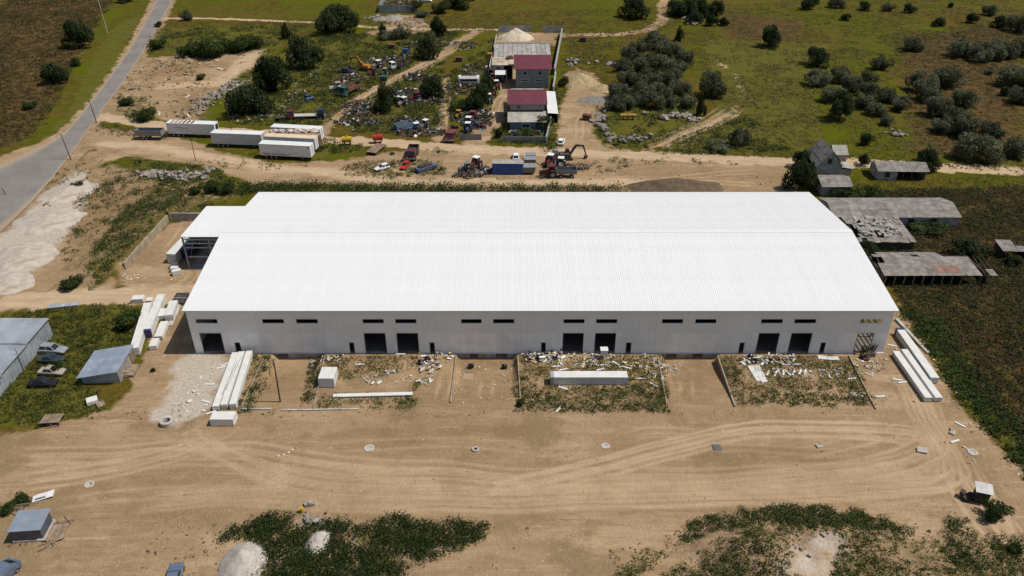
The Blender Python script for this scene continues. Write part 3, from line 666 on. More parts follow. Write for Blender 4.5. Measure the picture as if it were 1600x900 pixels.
MB().b2(AX0 + .2, AX1 - .1, AY1 - .15, AY1 - .05, 0, AZ1 - .15).build('back_wall', M_conc, ann)
MB().b2(AX0 + 3.5, AX1 - .1, AY0 + 6, AY0 + 6.15, 0, 4.0).build('partition', M_conc, ann)
MB().b2(AX0 + .2, AX1 - .05, AY0 + .2, AY1 - .2, -.3, .06).build('floor_slab', M_conc, ann)

# ------------------------------------------------------------------ low walls
def wall_between(name, label, cat, a, b, h, t, m, cap=None, below=.6, group=None):
    a = Vector(a); b = Vector(b); d = b - a; L = math.hypot(d.x, d.y); rz = math.atan2(d.y, d.x)
    o = thing(name, label, cat, (a.x, a.y, 0), rz, group)
    n = max(1, int(round(L / 2.4))); z0 = min(a.z, b.z) - below
    for i in range(n):
        MB().b2(i * L / n + .008, (i + 1) * L / n - .008, -t / 2, t / 2, z0, h + rnd.uniform(-.02, .02)).build('wall_block', m, o)
    if cap: MB().b2(-.05, L + .05, -t / 2 - .06, t / 2 + .06, h + .025, h + .12).build('coping', cap, o)
    return o
wall_between('retaining_wall', 'long pale concrete retaining wall along the annex yard', 'wall', P(196, 423), P(264, 346), 1.7, .35, mat('dusty_concrete', (.33, .275, .20), .95, .25, .8, c2=(.25, .19, .125), bump=.4))
wall_between('retaining_wall', 'short grey concrete retaining wall closing the far end of the annex yard', 'wall', P(270, 345), P(330, 345), 1.9, .35, M_conc)
tb = thing('timber_shuttering', 'brown timber shuttering standing where the two retaining walls meet', 'boards', G(266, 344), R(-60))
for k in range(4): MB().b2(k * .42 - .8, k * .42 - .42, -.1, .02, -.2, 2.6).build('board', M_wood, tb)
for lab, a, b, h in (('thin concrete kerb wall beside the utility pole, next to the green strip', (412, 560), (376, 640), .35), ('concrete kerb wall running past the wrapped cream crate', (508, 557), (490, 640), .45), ('concrete kerb wall between the two rutted ramps, weeds at its foot', (713, 556), (704, 630), .45),
                     ('dark shaded kerb wall on the hall side of the long wrapped bundle parcel', (809, 558), (813, 622), .5), ('concrete kerb wall overgrown with weeds, at the bundle parcel edge by the yellow foam scraps', (1028, 560), (1042, 632), .4), ('concrete kerb wall beside the leaning white sheets', (1121, 557), (1148, 636), .5), ('concrete kerb wall ending the parcel by the boarded corner gate', (1326, 556), (1368, 640), .4)):
    p, q = P(*a), P(*b); wall_between('kerb_wall', lab, 'wall', (p[0], p[1], -.2), (q[0], q[1], -.2), h * .55, .18, MAT['dusty_concrete'], below=1.0)
for lab, a, b in (('thin concrete edging beam in front of the utility pole', (374, 640), (424, 640)), ('thin concrete edging beam in front of the cream crate parcel', (440, 642), (560, 640))):
    p, q = P(*a), P(*b); wall_between('edging_beam', lab, 'kerb', (p[0], p[1], 0), (q[0], q[1], 0), .22, .25, M_concl, below=.3)

# ------------------------------------------------------------------ panel stacks and bundles
def stack(name, label, a, b, wd, h, layers=4, m=None, end=None, cat='panel stack', z=None, group=None, bear=True):
    """long bundle of sandwich panels from a to b (px of the near/far base centres), lying on bearers"""
    a = G(*a); b = G(*b); d = b - a; L = math.hypot(d.x, d.y); rz = math.atan2(d.y, d.x); z0 = min(a.z, b.z) - .02 if z is None else z
    o = thing(name, label, cat, (a.x, a.y, z0), rz, group); e = .14 if bear else .0
    if bear:
        nb = max(2, int(L / 2.5))
        for i in range(nb): MB().box((L * (i + .5) / nb, 0, e / 2 - .03), (.16, wd * .96, e + .06)).build('bearer', M_foam, o)
    lh = (h - e) / layers
    for k in range(layers):
        j = rnd.uniform(-.03, .03)
        MB().b2(j, L + j, -wd / 2, wd / 2, e + k * lh + .006, e + (k + 1) * lh - .006).build('panel', m or M_wrap, o)
    if end:
        MB().b2(-.05, .5, -wd / 2 - .02, wd / 2 + .02, e, h + .02).build('end_wrap', end, o)
    for i in range(max(1, int(L / 3))):
        x = L * (i + .5) / max(1, int(L / 3)); mb = MB(); mb.b2(x - .03, x + .03, -wd / 2 - .012, wd / 2 + .012, e, h + .012); mb.build('strap', M_white, o)
    return o
stack('panel_stack', 'long white panel stack nearest the pale gravel, with pipes lying on it', (338, 642), (369, 557), 1.0, .9)
stack('panel_stack', 'long white panel stack in the middle of the three beside the gravel apron', (351, 640), (379, 556), .95, 1.0)
stack('panel_stack', 'long white panel stack beside the green strip, outermost of three', (365, 640), (391, 556), 1.0, 1.1)
stack('panel_bundle', 'short white bundle lying across the ends of the three long stacks', (333, 660), (369, 660), 1.8, 1.4, 3)
for k in range(2):
    a = G(343, 630); b = G(373, 565); mb = MB(); d = (b - a)
    mb.cyl((0, 0, 0), (d.x * .8, d.y * .8, 0), .05, n=6); o = mb.build('steel_pipe', M_steel, None, (a.x + .25 + .3 * k, a.y + 1 + k, .97)); tag(o, 'thin steel pipe lying on the panel stack next to the gravel', 'pipe', 'pipes on the panel stack')
stack('panel_bundle', 'big cream crate of panels standing by the kerb wall', (502, 597), (526, 597), 2.9, 1.9, 4, M_wrap)
stack('panel_bundle', 'long wrapped beige bundle lying alone on the weedy parcel', (860, 597), (979, 597), 1.6, 1.6, 4, M_wrap, M_galv)
stack('panel_strip', 'single long white panel lying flat beyond the cream crate', (521, 620), (645, 617), .75, .35, 2)
stack('panel_stack', 'long white panel stack against the wild slope at the far end', (1403, 522), (1458, 600), 1.3, 1.3, 4, None, M_navy)
stack('panel_stack', 'long white panel stack in the middle of three beside the corner gate', (1411, 552), (1465, 628), 1.1, .9, 3)
stack('panel_stack', 'long white panel stack nearest the boarded corner gate', (1398, 555), (1449, 628), 1.1, .9, 3)
stack('panel_stack', 'long white panel stack leaning behind the tin shed', (213, 556), (234, 484), 1.35, 1.6, 4, M_wrap)
stack('panel_stack', 'long white panel stack with a violet wrapped end', (231, 528), (255, 471), 1.35, 1.6, 4, M_wrap, M_navy)
stack('panel_bundle', 'medium white bundle with a dark scuffed patch, midway down the row', (249, 532), (259, 508), 1.3, .9, 3)
stack('panel_bundle', 'small white bundle at the lower end of the row by the tin shed', (240, 547), (245, 535), 1.2, .9, 3)
stack('panel_bundle', 'tall white bundle on planks closest to the hall gable', (266, 503), (274, 480), 1.4, 1.5, 4)
stack('panel_bundle', 'low cream bundle tucked between the violet-ended stack and the tall bundle', (253, 500), (258, 488), 1.3, .9, 2)
stack('panel_bundle', 'flat white bundle beside the pale track', (208, 471), (226, 470), 1.5, .9, 2)
stack('panel_bundle', 'tiny white bundle beside the pale track', (230, 471), (239, 471), 1.2, .6, 2)
stack('panel_strip', 'white panel lying askew against the violet-ended stack', (240, 476), (252, 468), .7, .15, 1, bear=False)
stack('panel_strip', 'grey panel lying lengthwise under the tall bundle', (266, 510), (280, 478), .8, .3, 2, M_concl)
stack('pipe_bundle', 'dark slatted pallet pile beside the front corner of the hall', (277, 478), (287, 462), 2.3, .7, 3, M_dkmetal)
stack('panel_stack', 'long white stack running into the open annex', (270, 412), (305, 374), 1.9, 2.2, 4, M_wrap, None)
stack('wrapped_bundle', 'navy wrapped bundle at the mouth of the open annex', (287, 405), (305, 385), 2.6, 2.0, 3, M_navy, None)
for i_, (a_, b_) in enumerate((((268, 424), (279, 424)), ((269, 418), (279, 418)), ((270, 430), (284, 427)))):
    stack('panel_bundle', ['small cream bundle in front of the annex, nearest the navy bundle', 'small cream bundle in front of the annex, wedged behind the others', 'small cream bundle in front of the annex, lying askew at the pile end'][i_], a_, b_, 1.0, 1.0, 2)
stack('panel_sheet', 'wide white sheet leaning low at the weedy parcel beside the last door', (1278, 559), (1311, 561), 1.0, .18, 1, bear=False)
for lab, a, b in (('white sheet pair member lying closest to the rubbish bags', (1172, 572), (1187, 596)), ('white sheet pair member lying farther from the kerb wall', (1182, 571), (1195, 598)), ('stubby white sheet lying at the foot of the rubbish heap', (1158, 565), (1167, 570))):
    stack('panel_sheet', lab, a, b, .95, .16, 1, bear=False)
stack('panel_bundle', 'white stack of offcuts beside the weeds below the tin shed', (137, 632), (154, 627), 1.3, .8, 2)
stack('pallet_boards', 'brown pile of loose boards beside the white offcuts below the tin shed', (152, 636), (164, 631), 1.2, .4, 2, M_wood)
stack('sheet_pile', 'silvery scrap sheet pile at the grass edge by the pale track', (76, 481), (124, 476), 1.2, .35, 2, M_galv)
bx = thing('white_box', 'small white box on posts standing at the hall plinth', 'box', G(943, 560)); MB().b2(-.55, .55, -.5, .5, 1.0, 1.9).build('body', M_white, bx)
for sx in (-.4, .4):
    for sy in (-.35, .35): MB().b2(sx - .06, sx + .06, sy - .06, sy + .06, -.2, .995).build('leg', M_steel, bx)
MB().b2(-.62, .62, -.57, .57, 1.905, 1.96).build('lid', M_white, bx)

# ------------------------------------------------------------------ vehicles
def inset(q, k, off):
    q = [Vector(p) for p in q]; c = sum(q, Vector()) / len(q); n = (q[1] - q[0]).cross(q[2] - q[1]).normalized()
    return [c + (p - c) * k + n * off for p in q]
def wheel(parent, p, r, wd, axis=(0, 1, 0), rimm=None):
    t = MB().ring(p, axis, r * .55, r, wd, 14).build('wheel', M_tyre, parent)
    a = Vector(axis) * wd * .35; pp = Vector(p)
    MB().cyl(pp - a, pp + a, r * .56, n=10).build('rim', rimm or M_rim, t)
    return t
def ph(L, W, zc): return None
def car(label, px, py, deg, m, L=4.2, W=1.7, hb=.82, hc=1.42, kind='hatch', wheels=True, z=None, name='parked_car', cat='car'):
    o = thing(name, label, cat, G(px, py), R(deg)); h = L / 2; w2 = W / 2
    st = [(-h, .42, hb * .92, .84), (-h + .12, .28, hb, .96), (-h * .5, .24, hb + .03, 1), (0, .24, hb + .03, 1), (h * .45, .24, hb + .02, 1), (h - .5, .26, hb - .08, .96), (h - .06, .34, hb - .22, .86), (h, .42, hb - .30, .80)]
    rings = []
    for x, zb, zt, k in st:
        y = w2 * k; rings.append([(x, -y * .93, zb), (x, y * .93, zb), (x, y, zb + .18), (x, y, zt - .10), (x, y * .88, zt), (x, -y * .88, zt), (x, -y, zt - .10), (x, -y, zb + .18)])
    MB().loft(rings).build('body', m, o)
    r0, r1 = (-h + .12, h * .36) if kind == 'hatch' else (-h * .62, h * .36) if kind == 'sedan' else (-h * .1, h * .42)
    t0, t1 = (r0 + .35, r1 - .75) if kind == 'hatch' else (r0 + .55, r1 - .75) if kind == 'sedan' else (r0 + .1, r1 - .5)
    zb = hb - .02; a = w2 * .88; b = w2 * .68
    lo = [(r0, -a, zb), (r1, -a, zb), (r1, a, zb), (r0, a, zb)]; hi = [(t0, -b, hc), (t1, -b, hc), (t1, b, hc), (t0, b, hc)]
    cb = MB().hexa(lo, hi).build('cabin', m, o)
    for nm, q in (('windscreen', (lo[1], lo[2], hi[2], hi[1])), ('rear_window', (lo[3], lo[0], hi[0], hi[3]))):
        MB().quad(*inset(q, .84, .006)).build(nm, M_glass, cb)
    for q in ((lo[0], lo[1], hi[1], hi[0]), (lo[2], lo[3], hi[3], hi[2])):
        c = [Vector(v) for v in q]; m1 = (c[0] + c[1]) / 2; m2 = (c[2] + c[3]) / 2
        MB().quad(*inset((c[0], m1, m2, c[3]), .8, .006)).build('side_window', M_glass, cb); MB().quad(*inset((m1, c[1], c[2], m2), .8, .006)).build('side_window', M_glass, cb)
    for sx in (-.62, .62):
        for sy in (-1, 1): wheel(o, (sx * h, sy * (w2 - .09), .29), .30, .2)
    for sy in (-1, 1):
        MB().box((h - .03, sy * w2 * .58, hb - .33), (.06, .3, .13)).build('headlight', M_white, o); MB().box((-h + .02, sy * w2 * .62, hb - .18), (.05, .25, .14)).build('tail_light', paint('dark_red', (.18, .015, .012)), o)
    if kind == 'pickup':
        mb = MB(); mb.b2(-h + .1, -h * .14, -a, -a + .06, hb + .035, hb + .4); mb.b2(-h + .1, -h * .14, a - .06, a, hb + .035, hb + .4); mb.b2(-h + .04, -h + .1, -a, a, hb + .035, hb + .4); mb.build('load_bed', m, o)
    return o
P_white = paint('white', (.74, .73, .71)); P_silver = mat('silver_paint', (.40, .41, .44), .3, .1, 1, metal=.4); P_black = paint('black', (.014, .014, .016)); P_teal = paint('dark_teal', (.035, .055, .055), .5); P_beige = paint('beige', (.38, .35, .28), .4)
P_red = paint('dusty_red', (.24, .055, .045), .6); P_bred = paint('bright_red', (.46, .04, .03), .2); P_green = paint('green', (.05, .13, .085), .5); P_blue = paint('blue', (.055, .105, .21), .5); P_navy = paint('navy', (.022, .028, .10), .4); P_yel = paint('yellow', (.58, .40, .03), .3); P_oran = paint('orange', (.46, .22, .035), .5); P_maroon = paint('maroon', (.16, .035, .035), .6)
P_grey = paint('grey', (.23, .24, .24), .5); P_lblue = paint('light_blue', (.15, .25, .36), .5); P_slate = paint('slate_blue', (.13, .17, .24), .3)
car('silver estate car beside the grey metal hall', 85, 550, -6, P_silver, 4.5, 1.75, .85, 1.5)
car('dark wrecked car with scrap on its bonnet, next to the silver car', 82, 565, -3, P_teal, 4.3, 1.7, .8, 1.35, 'sedan')
car('beige car half hidden under a bush', 83, 584, -4, P_beige, 4.2, 1.65, .78, 1.35, 'sedan')
car('black saloon car in the weeds below the beige car', 69, 602, 3, P_black, 4.4, 1.7, .82, 1.4, 'sedan')
car('white rounded little car standing in green weeds behind the hall', 597, 265, 215, P_white, 3.9, 1.6, .78, 1.4)
car('small bright red car standing in weeds behind the hall', 633, 262, 255, P_bred, 3.9, 1.6, .8, 1.4)
car('white car on the driveway beside the walled yard', 877, 224, 78, P_white, 4.4, 1.75, .85, 1.45)
car('white van-like car hidden behind the blue cabin', 806, 248, 90, P_white, 4.3, 1.75, .9, 1.6)
car('slate blue car cut by the lower edge of the site, on bare sand', 274, 906, 101, P_slate, 4.1, 1.75, .85, 1.45)
car('light blue small car under the trees of the scrapyard', 685, 146, 60, P_lblue, 4.0, 1.6, .8, 1.4)
car('dark navy car body at the edge of the tree belt', 484, 156, 40, P_blue, 3.2, 1.7, .9, 1.7, name='truck_cab', cat='cab')
car('mangled black and silver car wreck in the meadow beyond the yard wall', 895, 96, 10, P_grey, 4.6, 1.8, .8, 1.2, 'sedan')
car('dusty pale car far off beside the walled rubble compound', 667, 3, 10, P_silver, 4.6, 1.8, .85, 1.5)
car('dark blue saloon half sunk in scrapyard weeds near the orange excavator', 542, 114, -15, P_navy, 5.6, 1.9, .9, 1.6, 'sedan')
def tractor(label, px, py, deg, m, roofm=None, s=1.0, cab=True):
    s *= .82; o = thing('tractor', label, 'tractor', G(px, py), R(deg)); o.scale = (s, s, s)
    for sy in (-1, 1):
        wheel(o, (-.6, sy * .85, .75), .78, .42); wheel(o, (1.5, sy * .72, .45), .46, .28)
        MB().loft([[(-1.3, sy * .62, 1.1), (-1.3, sy * 1.08, 1.1), (-1.3, sy * 1.08, 1.16), (-1.3, sy * .62, 1.16)], [(-.9, sy * .62, 1.55), (-.9, sy * 1.08, 1.55), (-.9, sy * 1.08, 1.61), (-.9, sy * .62, 1.61)], [(-.2, sy * .62, 1.55), (-.2, sy * 1.08, 1.55), (-.2, sy * 1.08, 1.61), (-.2, sy * .62, 1.61)]]).build('fender', m, o)
    MB().hexa([(.35, -.33, .8), (2.0, -.28, .8), (2.0, .28, .8), (.35, .33, .8)], [(.35, -.33, 1.5), (1.95, -.26, 1.38), (1.95, .26, 1.38), (.35, .33, 1.5)]).build('bonnet', m, o)
    MB().b2(-1.0, 1.8, -.25, .25, .5, .8).build('chassis', M_dkmetal, o)
    MB().cyl((1.2, .2, 1.4), (1.2, .2, 2.1), .05, n=6).build('exhaust', M_rust, o)
    if cab:
        lo = [(-1.0, -.62, 1.1), (.33, -.62, 1.1), (.33, .62, 1.1), (-1.0, .62, 1.1)]; hi = [(-.95, -.6, 2.3), (.2, -.6, 2.3), (.2, .6, 2.3), (-.95, .6, 2.3)]
        c = MB().hexa(lo, hi).build('cab', m, o); MB().b2(-1.1, .35, -.72, .72, 2.305, 2.45).build('cab_roof', roofm or m, o)
        for q in ((lo[1], lo[2], hi[2], hi[1]), (lo[3], lo[0], hi[0], hi[3]), (lo[0], lo[1], hi[1], hi[0]), (lo[2], lo[3], hi[3], hi[2])): MB().quad(*inset(q, .82, .006)).build('window', M_glass, c)
    else:
        MB().b2(-.8, -.3, -.25, .25, 1.0, 1.3).build('seat', M_dark, o)
    return o
T = [('red tractor with a maroon cab parked in front of the backhoe', 858, 276, 185, P_maroon, None, 1.5), ('tall rusty red tractor behind the maroon cab tractor', 859, 258, 250, P_maroon, P_white, 1.4), ('dark tractor with a white cab roof beside the tipping trailer', 876, 262, 260, P_grey, P_white, 1.3),
     ('grey tractor with white cab roof between blue cabin and scrap plough', 743, 262, 240, P_maroon, P_white, 1.4), ('small dark green tractor half buried in weeds, end of the machine row', 728, 268, 200, P_grey, None, 1.2),
     ('white-roofed tractor farthest up the row beside the driveway', 776, 138, 280, P_red, P_white, 1.25), ('white-roofed tractor with red bonnet, second in the row beside the driveway', 770, 150, 280, P_red, P_white, 1.25), ('white-roofed blue tractor, third in the row beside the driveway', 764, 160, 280, P_slate, P_white, 1.3),
     ('pale-roofed blue tractor behind the grey fence', 731, 206, 265, P_blue, P_white, 1.3), ('pale-roofed tractor just behind the blue one at the grey fence', 732, 197, 265, P_slate, P_white, 1.3), ('pink-roofed red tractor behind the pale-roofed ones at the fence', 739, 188, 265, P_red, P_red, 1.3), ('rusty orange tractor at the head of the fenced scrap row', 716, 184, 250, P_oran, None, 1.1),
     ('bare blue tractor chassis beside the pale-roofed tractors', 741, 198, 330, P_blue, None, 1.1), ('red tractor lying by the driveway edge near the fence', 752, 200, 310, P_red, None, 1.0), ('red tractor near the concrete garage door', 770, 127, 270, P_maroon, P_red, 1.2),
     ('white tractor beside the green lorry', 527, 142, 200, P_white, P_beige, 1.4), ('cream and rust tractor among wrecks under the dark conical tree', 630, 165, 230, P_beige, P_white, 1.3), ('pale tractor with white top in the middle of the scrap field', 620, 163, 210, P_teal, P_white, 1.2), ('rust brown tractor beside the cream one', 650, 158, 215, P_maroon, None, 1.4),
     ('pale wrecked tractor beside the dirt bend, near the orange excavator', 590, 106, 220, P_beige, P_white, 1.3), ('rusty tractor next to the pale wrecked tractor', 583, 118, 230, P_maroon, None, 1.2), ('olive tractor at the foot of the teal cab', 601, 117, 240, P_green, P_beige, 1.1), ('white and slate tractor by the lower scrap field fence', 649, 205, 210, P_slate, P_white, 1.2), ('white-hooded tractor wreck beside the skeleton frames', 664, 200, 230, P_grey, P_white, 1.2)]
for lab, px, py, dg, m_, rm, s in T: tractor(lab, px, py, dg, m_, rm, s, cab=not lab.startswith(('bare', 'red tractor lying')))
def truck(label, px, py, deg, m, bedm=None, bed='dump', L=6.5, s=1.0, name='lorry'):
    o = thing(name, label, 'lorry', G(px, py), R(deg)); o.scale = (s, s, s); h = L / 2
    MB().b2(-h, h - .2, -.45, .45, .62, .85).build('chassis', M_dkmetal, o)
    lo = [(h - 1.8, -1.15, .7), (h, -1.15, .7), (h, 1.15, .7), (h - 1.8, 1.15, .7)]; mi = [(h - 1.8, -1.15, 1.6), (h, -1.15, 1.6), (h, 1.15, 1.6), (h - 1.8, 1.15, 1.6)]; hi = [(h - 1.75, -1.05, 2.6), (h - .3, -1.05, 2.6), (h - .3, 1.05, 2.6), (h - 1.75, 1.05, 2.6)]
    c = MB().hexa(lo, mi).hexa(mi, hi).build('cab', m, o)
    for q in ((mi[1], mi[2], hi[2], hi[1]), (mi[0], mi[1], hi[1], hi[0]), (mi[2], mi[3], hi[3], hi[2])): MB().quad(*inset(q, .82, .006)).build('window', M_glass, c)
    MB().b2(h + .005, h + .12, -1.1, 1.1, .62, .95).build('bumper', M_steel, o)
    for sy in (-1, 1):
        MB().box((h + .02, sy * .8, 1.15), (.06, .28, .2)).build('headlight', M_white, o)
        for x in (h - 1.0, -h + 1.0, -h + 2.1): wheel(o, (x, sy * .95, .5), .5, .34)
    if bed == 'dump':
        mb = MB(); x0, x1 = -h, h - 2.0; mb.b2(x0, x1, -1.2, 1.2, 1.0, 1.1)
        for y in (-1.2, 1.12): mb.b2(x0, x1, y, y + .08, 1.1, 2.0)
        mb.b2(x0, x0 + .08, -1.12, 1.12, 1.1, 1.9); mb.b2(x1 - .08, x1, -1.12, 1.12, 1.1, 2.2); mb.build('load_bed', bedm or M_rust, o)
    elif bed == 'flat': MB().b2(-h, h - 2.0, -1.2, 1.2, 1.0, 1.12).build('load_bed', bedm or M_wood, o)
    return o
truck('green-cabbed lorry with a dark dump bed on the scrapyard track', 548, 145, 245, P_green, M_rust, L=8.5, s=1.15)
truck('white and slate lorry by the bend of the scrapyard track', 622, 107, 215, P_white, M_dkmetal, L=6)
truck('blue lorry facing the camera under the round dark tree', 635, 85, 268, P_blue, M_dkmetal, L=6)
truck('purple-blue lorry with a long pale flat bed by the rubble edge', 483, 185, 5, P_navy, M_concl, 'flat', L=9)
truck('dark lorry with a maroon bonnet standing on bare soil', 645, 245, 268, P_maroon, M_dkmetal, L=6.5, s=1.1)
truck('red-cabbed lorry at the corner of the grey fence', 707, 216, 262, P_red, M_rust, L=7, s=1.1)
truck('dark rusty lorry among timber near the rubble edge', 446, 187, 20, P_maroon, M_dkmetal, 'flat', L=5)

def excavator(label, px, py, deg, m, s=1.0, tracks=True):
    o = thing('excavator', label, 'excavator', G(px, py), R(deg)); o.scale = (s, s, s)
    for sy in (-1, 1):
        prof = [(-1.7, .2), (-1.4, 0), (1.4, 0), (1.7, .2), (1.7, .55), (1.4, .75), (-1.4, .75), (-1.7, .55)]
        MB().loft([[(x, sy * .75, z) for x, z in prof], [(x, sy * 1.25, z) for x, z in prof]]).build('track', M_dkmetal, o)
    MB().cyl((0, 0, .6), (0, 0, 1.0), .8).build('turntable', M_dkmetal, o)
    MB().hexa([(-1.9, -1.15, 1.0), (1.2, -1.15, 1.0), (1.2, 1.15, 1.0), (-1.9, 1.15, 1.0)], [(-1.75, -1.1, 1.9), (1.1, -1.1, 1.75), (1.1, 1.1, 1.75), (-1.75, 1.1, 1.9)]).build('house', m, o)
    c = MB().hexa([(-.1, .15, 1.76), (1.15, .15, 1.76), (1.15, 1.1, 1.76), (-.1, 1.1, 1.76)], [(0, .2, 2.75), (.9, .2, 2.75), (.9, 1.05, 2.75), (0, 1.05, 2.75)]).build('cab', m, o)
    MB().quad((1.16, .22, 1.85), (1.16, 1.02, 1.85), (.94, .98, 2.65), (.94, .26, 2.65)).build('window', M_glass, c)
    def beam(nm, a, b, t0, t1):
        a = Vector(a); b = Vector(b); n = (b - a).normalized().cross(Vector((0, 1, 0)))
        MB().hexa([a - n * t0 + Vector((0, -.18, 0)), b - n * t1 + Vector((0, -.18, 0)), b - n * t1 + Vector((0, .18, 0)), a - n * t0 + Vector((0, .18, 0))], [a + n * t0 + Vector((0, -.18, 0)), b + n * t1 + Vector((0, -.18, 0)), b + n * t1 + Vector((0, .18, 0)), a + n * t0 + Vector((0, .18, 0))]).build(nm, m, o)
    beam('boom', (1.0, -.3, 1.5), (2.6, -.3, 4.0), .3, .3); beam('boom', (2.55, -.3, 4.0), (4.6, -.3, 3.7), .3, .2); beam('stick', (4.5, -.3, 3.9), (5.4, -.3, 1.2), .22, .15)
    MB().loft([[(5.0, -.8, .9), (5.0, .2, .9), (5.9, .2, .9), (5.9, -.8, .9)], [(4.9, -.75, .4), (4.9, .15, .4), (5.6, .15, .35), (5.6, -.75, .35)], [(5.0, -.7, .1), (5.0, .1, .1), (5.2, .1, .1), (5.2, -.7, .1)]]).build('bucket', M_dkmetal, o)
    return o
excavator('orange excavator with raised boom in the scrapyard', 570, 110, 160, P_oran, 1.05)
excavator('dark backhoe with its arm reaching up beside the dirt track', 884, 249, 8, M_dkmetal, .95)
bm = thing('loader', 'dark low loader standing beside the backhoe', 'loader', G(868, 249), R(20))
MB().hexa([(-1.8, -.9, .6), (1.6, -.9, .6), (1.6, .9, .6), (-1.8, .9, .6)], [(-1.6, -.8, 1.7), (1.2, -.8, 1.4), (1.2, .8, 1.4), (-1.6, .8, 1.7)]).build('body', M_dkmetal, bm); MB().b2(-.6, .4, -.7, .7, 1.705, 2.6).build('cab', P_grey, bm)
for sx in (-1.1, 1.0):
    for sy in (-1, 1): wheel(bm, (sx, sy * 1.0, .6), .62, .4)
MB().loft([[(2.2, -1.2, .1), (2.2, 1.2, .1), (2.3, 1.2, 1.0), (2.3, -1.2, 1.0)], [(3.0, -1.2, .1), (3.0, 1.2, .1), (2.8, 1.2, .3), (2.8, -1.2, .3)]]).build('bucket', M_rust, bm); MB().b2(1.2, 2.3, -.7, -.5, .7, .9).build('arm', M_rust, bm); MB().b2(1.2, 2.3, .5, .7, .7, .9).build('arm', M_rust, bm)

# ------------------------------------------------------------------ box trailers and containers
def box_trailer(label, a, b, wd=2.5, h=2.8, m=None, roofm=None, stripes=False, text=None, hatch=None, fan=False, z0=1.0, cat='trailer', name='box_trailer'):
    """a, b: ground px of the two front-side base corners"""
    A = G(*a); B = G(*b); d = B - A; L = math.hypot(d.x, d.y); rz = math.atan2(d.y, d.x)
    o = thing(name, label, cat, (A.x, A.y, A.z), rz); m = m or P_white; e = z0
    MB().b2(0, L, 0, wd, e, e + h).build('body', m, o)
    MB().b2(-.03, L + .03, -.03, wd + .03, e + h + .004, e + h + .07).build('roof', roofm or M_white, o)
    if z0 > .3:
        MB().b2(.3, L - .3, wd / 2 - .5, wd / 2 + .5, z0 - .3, z0 - .005).build('chassis', M_dkmetal, o)
        for x in (1.5, 2.8, 4.1):
            for y in (.2, wd - .2): wheel(o, (x, y, .48), .48, .3)
        for y in (.5, wd - .5): MB().b2(L - 2.6, L - 2.45, y - .07, y + .07, -.1, z0 - .3).build('landing_leg', M_steel, o)
    dr = MB().b2(L + .005, L + .05, .06, wd / 2 - .01, e + .06, e + h - .06).build('door', m, o); MB().b2(L + .055, L + .08, wd / 2 - .25, wd / 2 - .2, e + .2, e + h - .2).build('lock_bar', M_steel, dr)
    dr = MB().b2(L + .005, L + .05, wd / 2 + .01, wd - .06, e + .06, e + h - .06).build('door', m, o); MB().b2(L + .055, L + .08, wd / 2 + .2, wd / 2 + .25, e + .2, e + h - .2).build('lock_bar', M_steel, dr)
    for x in np.arange(1, L, 1.2): MB().b2(x - .02, x + .02, -.012, -.001, e + .05, e + h - .05).build('side_rib', m, o)
    if stripes:
        for k in range(6): MB().b2(L * .08 + k * 1.12, L * .08 + k * 1.12 + .62, .15, wd - .15, e + h + .072, e + h + .09).build('rust_patch', M_rust if k > 2 else M_wood, o)
    if hatch: MB().b2(L + .08, L + .3, wd * .3, wd * .7, e + h * .45, e + h * .9).build('cooling_unit', M_dark, o)
    if fan: MB().cyl((L - .5, -.02, e + h - .4), (L - .5, -.001, e + h - .4), .18, n=12).build('vent', M_dark, o)
    if stripes:               # two lines of faded print, too worn to read
        for x0_, x1_, z_, t_ in ((2.0, 3.3, 1.62, .2), (3.42, 4.9, 1.6, .22), (5.0, 6.1, 1.6, .2), (2.3, 3.0, 1.05, .12), (3.1, 4.4, 1.05, .12), (5.2, 6.0, .98, .12), (3.0, 4.1, 2.05, .1)):
            MB().b2(x0_, x1_, -.018, -.013, e + z_, e + z_ + t_).build('faded_lettering', P_grey, o)
    if text:
        for tx, x, z, size, cm in text:
            cu = bpy.data.curves.new('lettering', 'FONT'); cu.body = tx; cu.size = size; cu.shear = .25 if cm is P_maroon else 0; cu.extrude = .004
            to = bpy.data.objects.new('lettering', cu); me = None
            COL.objects.link(to); bpy.context.view_layer.update(); me = bpy.data.meshes.new_from_object(to.evaluated_get(bpy.context.evaluated_depsgraph_get())); bpy.data.objects.remove(to)
            me.materials.clear(); me.materials.append(cm); t2 = link('lettering', me, o, (x, -.02, e + z)); t2.rotation_euler = (R(90), 0, 0)
    return o
P_ltgrey = paint('pale_grey', (.62, .62, .63), .1)
box_trailer('white box trailer with rust-striped roof beside the tipping trailer', (264, 214), (338, 216), 2.6, 2.9, P_white, None, True, None, True)
box_trailer('plain pale grey box trailer ahead of the rust-striped one', (333, 230), (411, 233), 2.6, 2.9, P_ltgrey)
box_trailer('white box trailer with dark red lettering along its lower side', (408, 248), (487, 252), 2.6, 3.0, P_white, None, False, [('Weber Schrompool', .4, .25, .88, P_maroon)], False, True)
box_trailer('cream-roofed box trailer squeezed behind the lettered trailer', (416, 236), (494, 240), 2.4, 3.0, P_white, mat('cream_roof', (.66, .52, .36), .6, .12, .5))
tr_ = box_trailer('rusty open-topped trailer loaded with wrapped pale bales', (420, 229), (499, 233), 2.2, 2.4, M_rust, M_wood)
for k in range(6): tag(MB().blob((0, 0, .35), (1.2, .95, .55), k, .25, 9, 5).build('wrapped_bale', mat('pale_tarp', (.55, .45, .38), .8, .25, 1), None, tr_.location + Vector((1.6 + k * 2.1, 1.1 + k * .1, 3.45)), 0), 'pinkish wrapped bale on the rusty open-topped trailer', 'bale', 'bales on the rusty trailer')
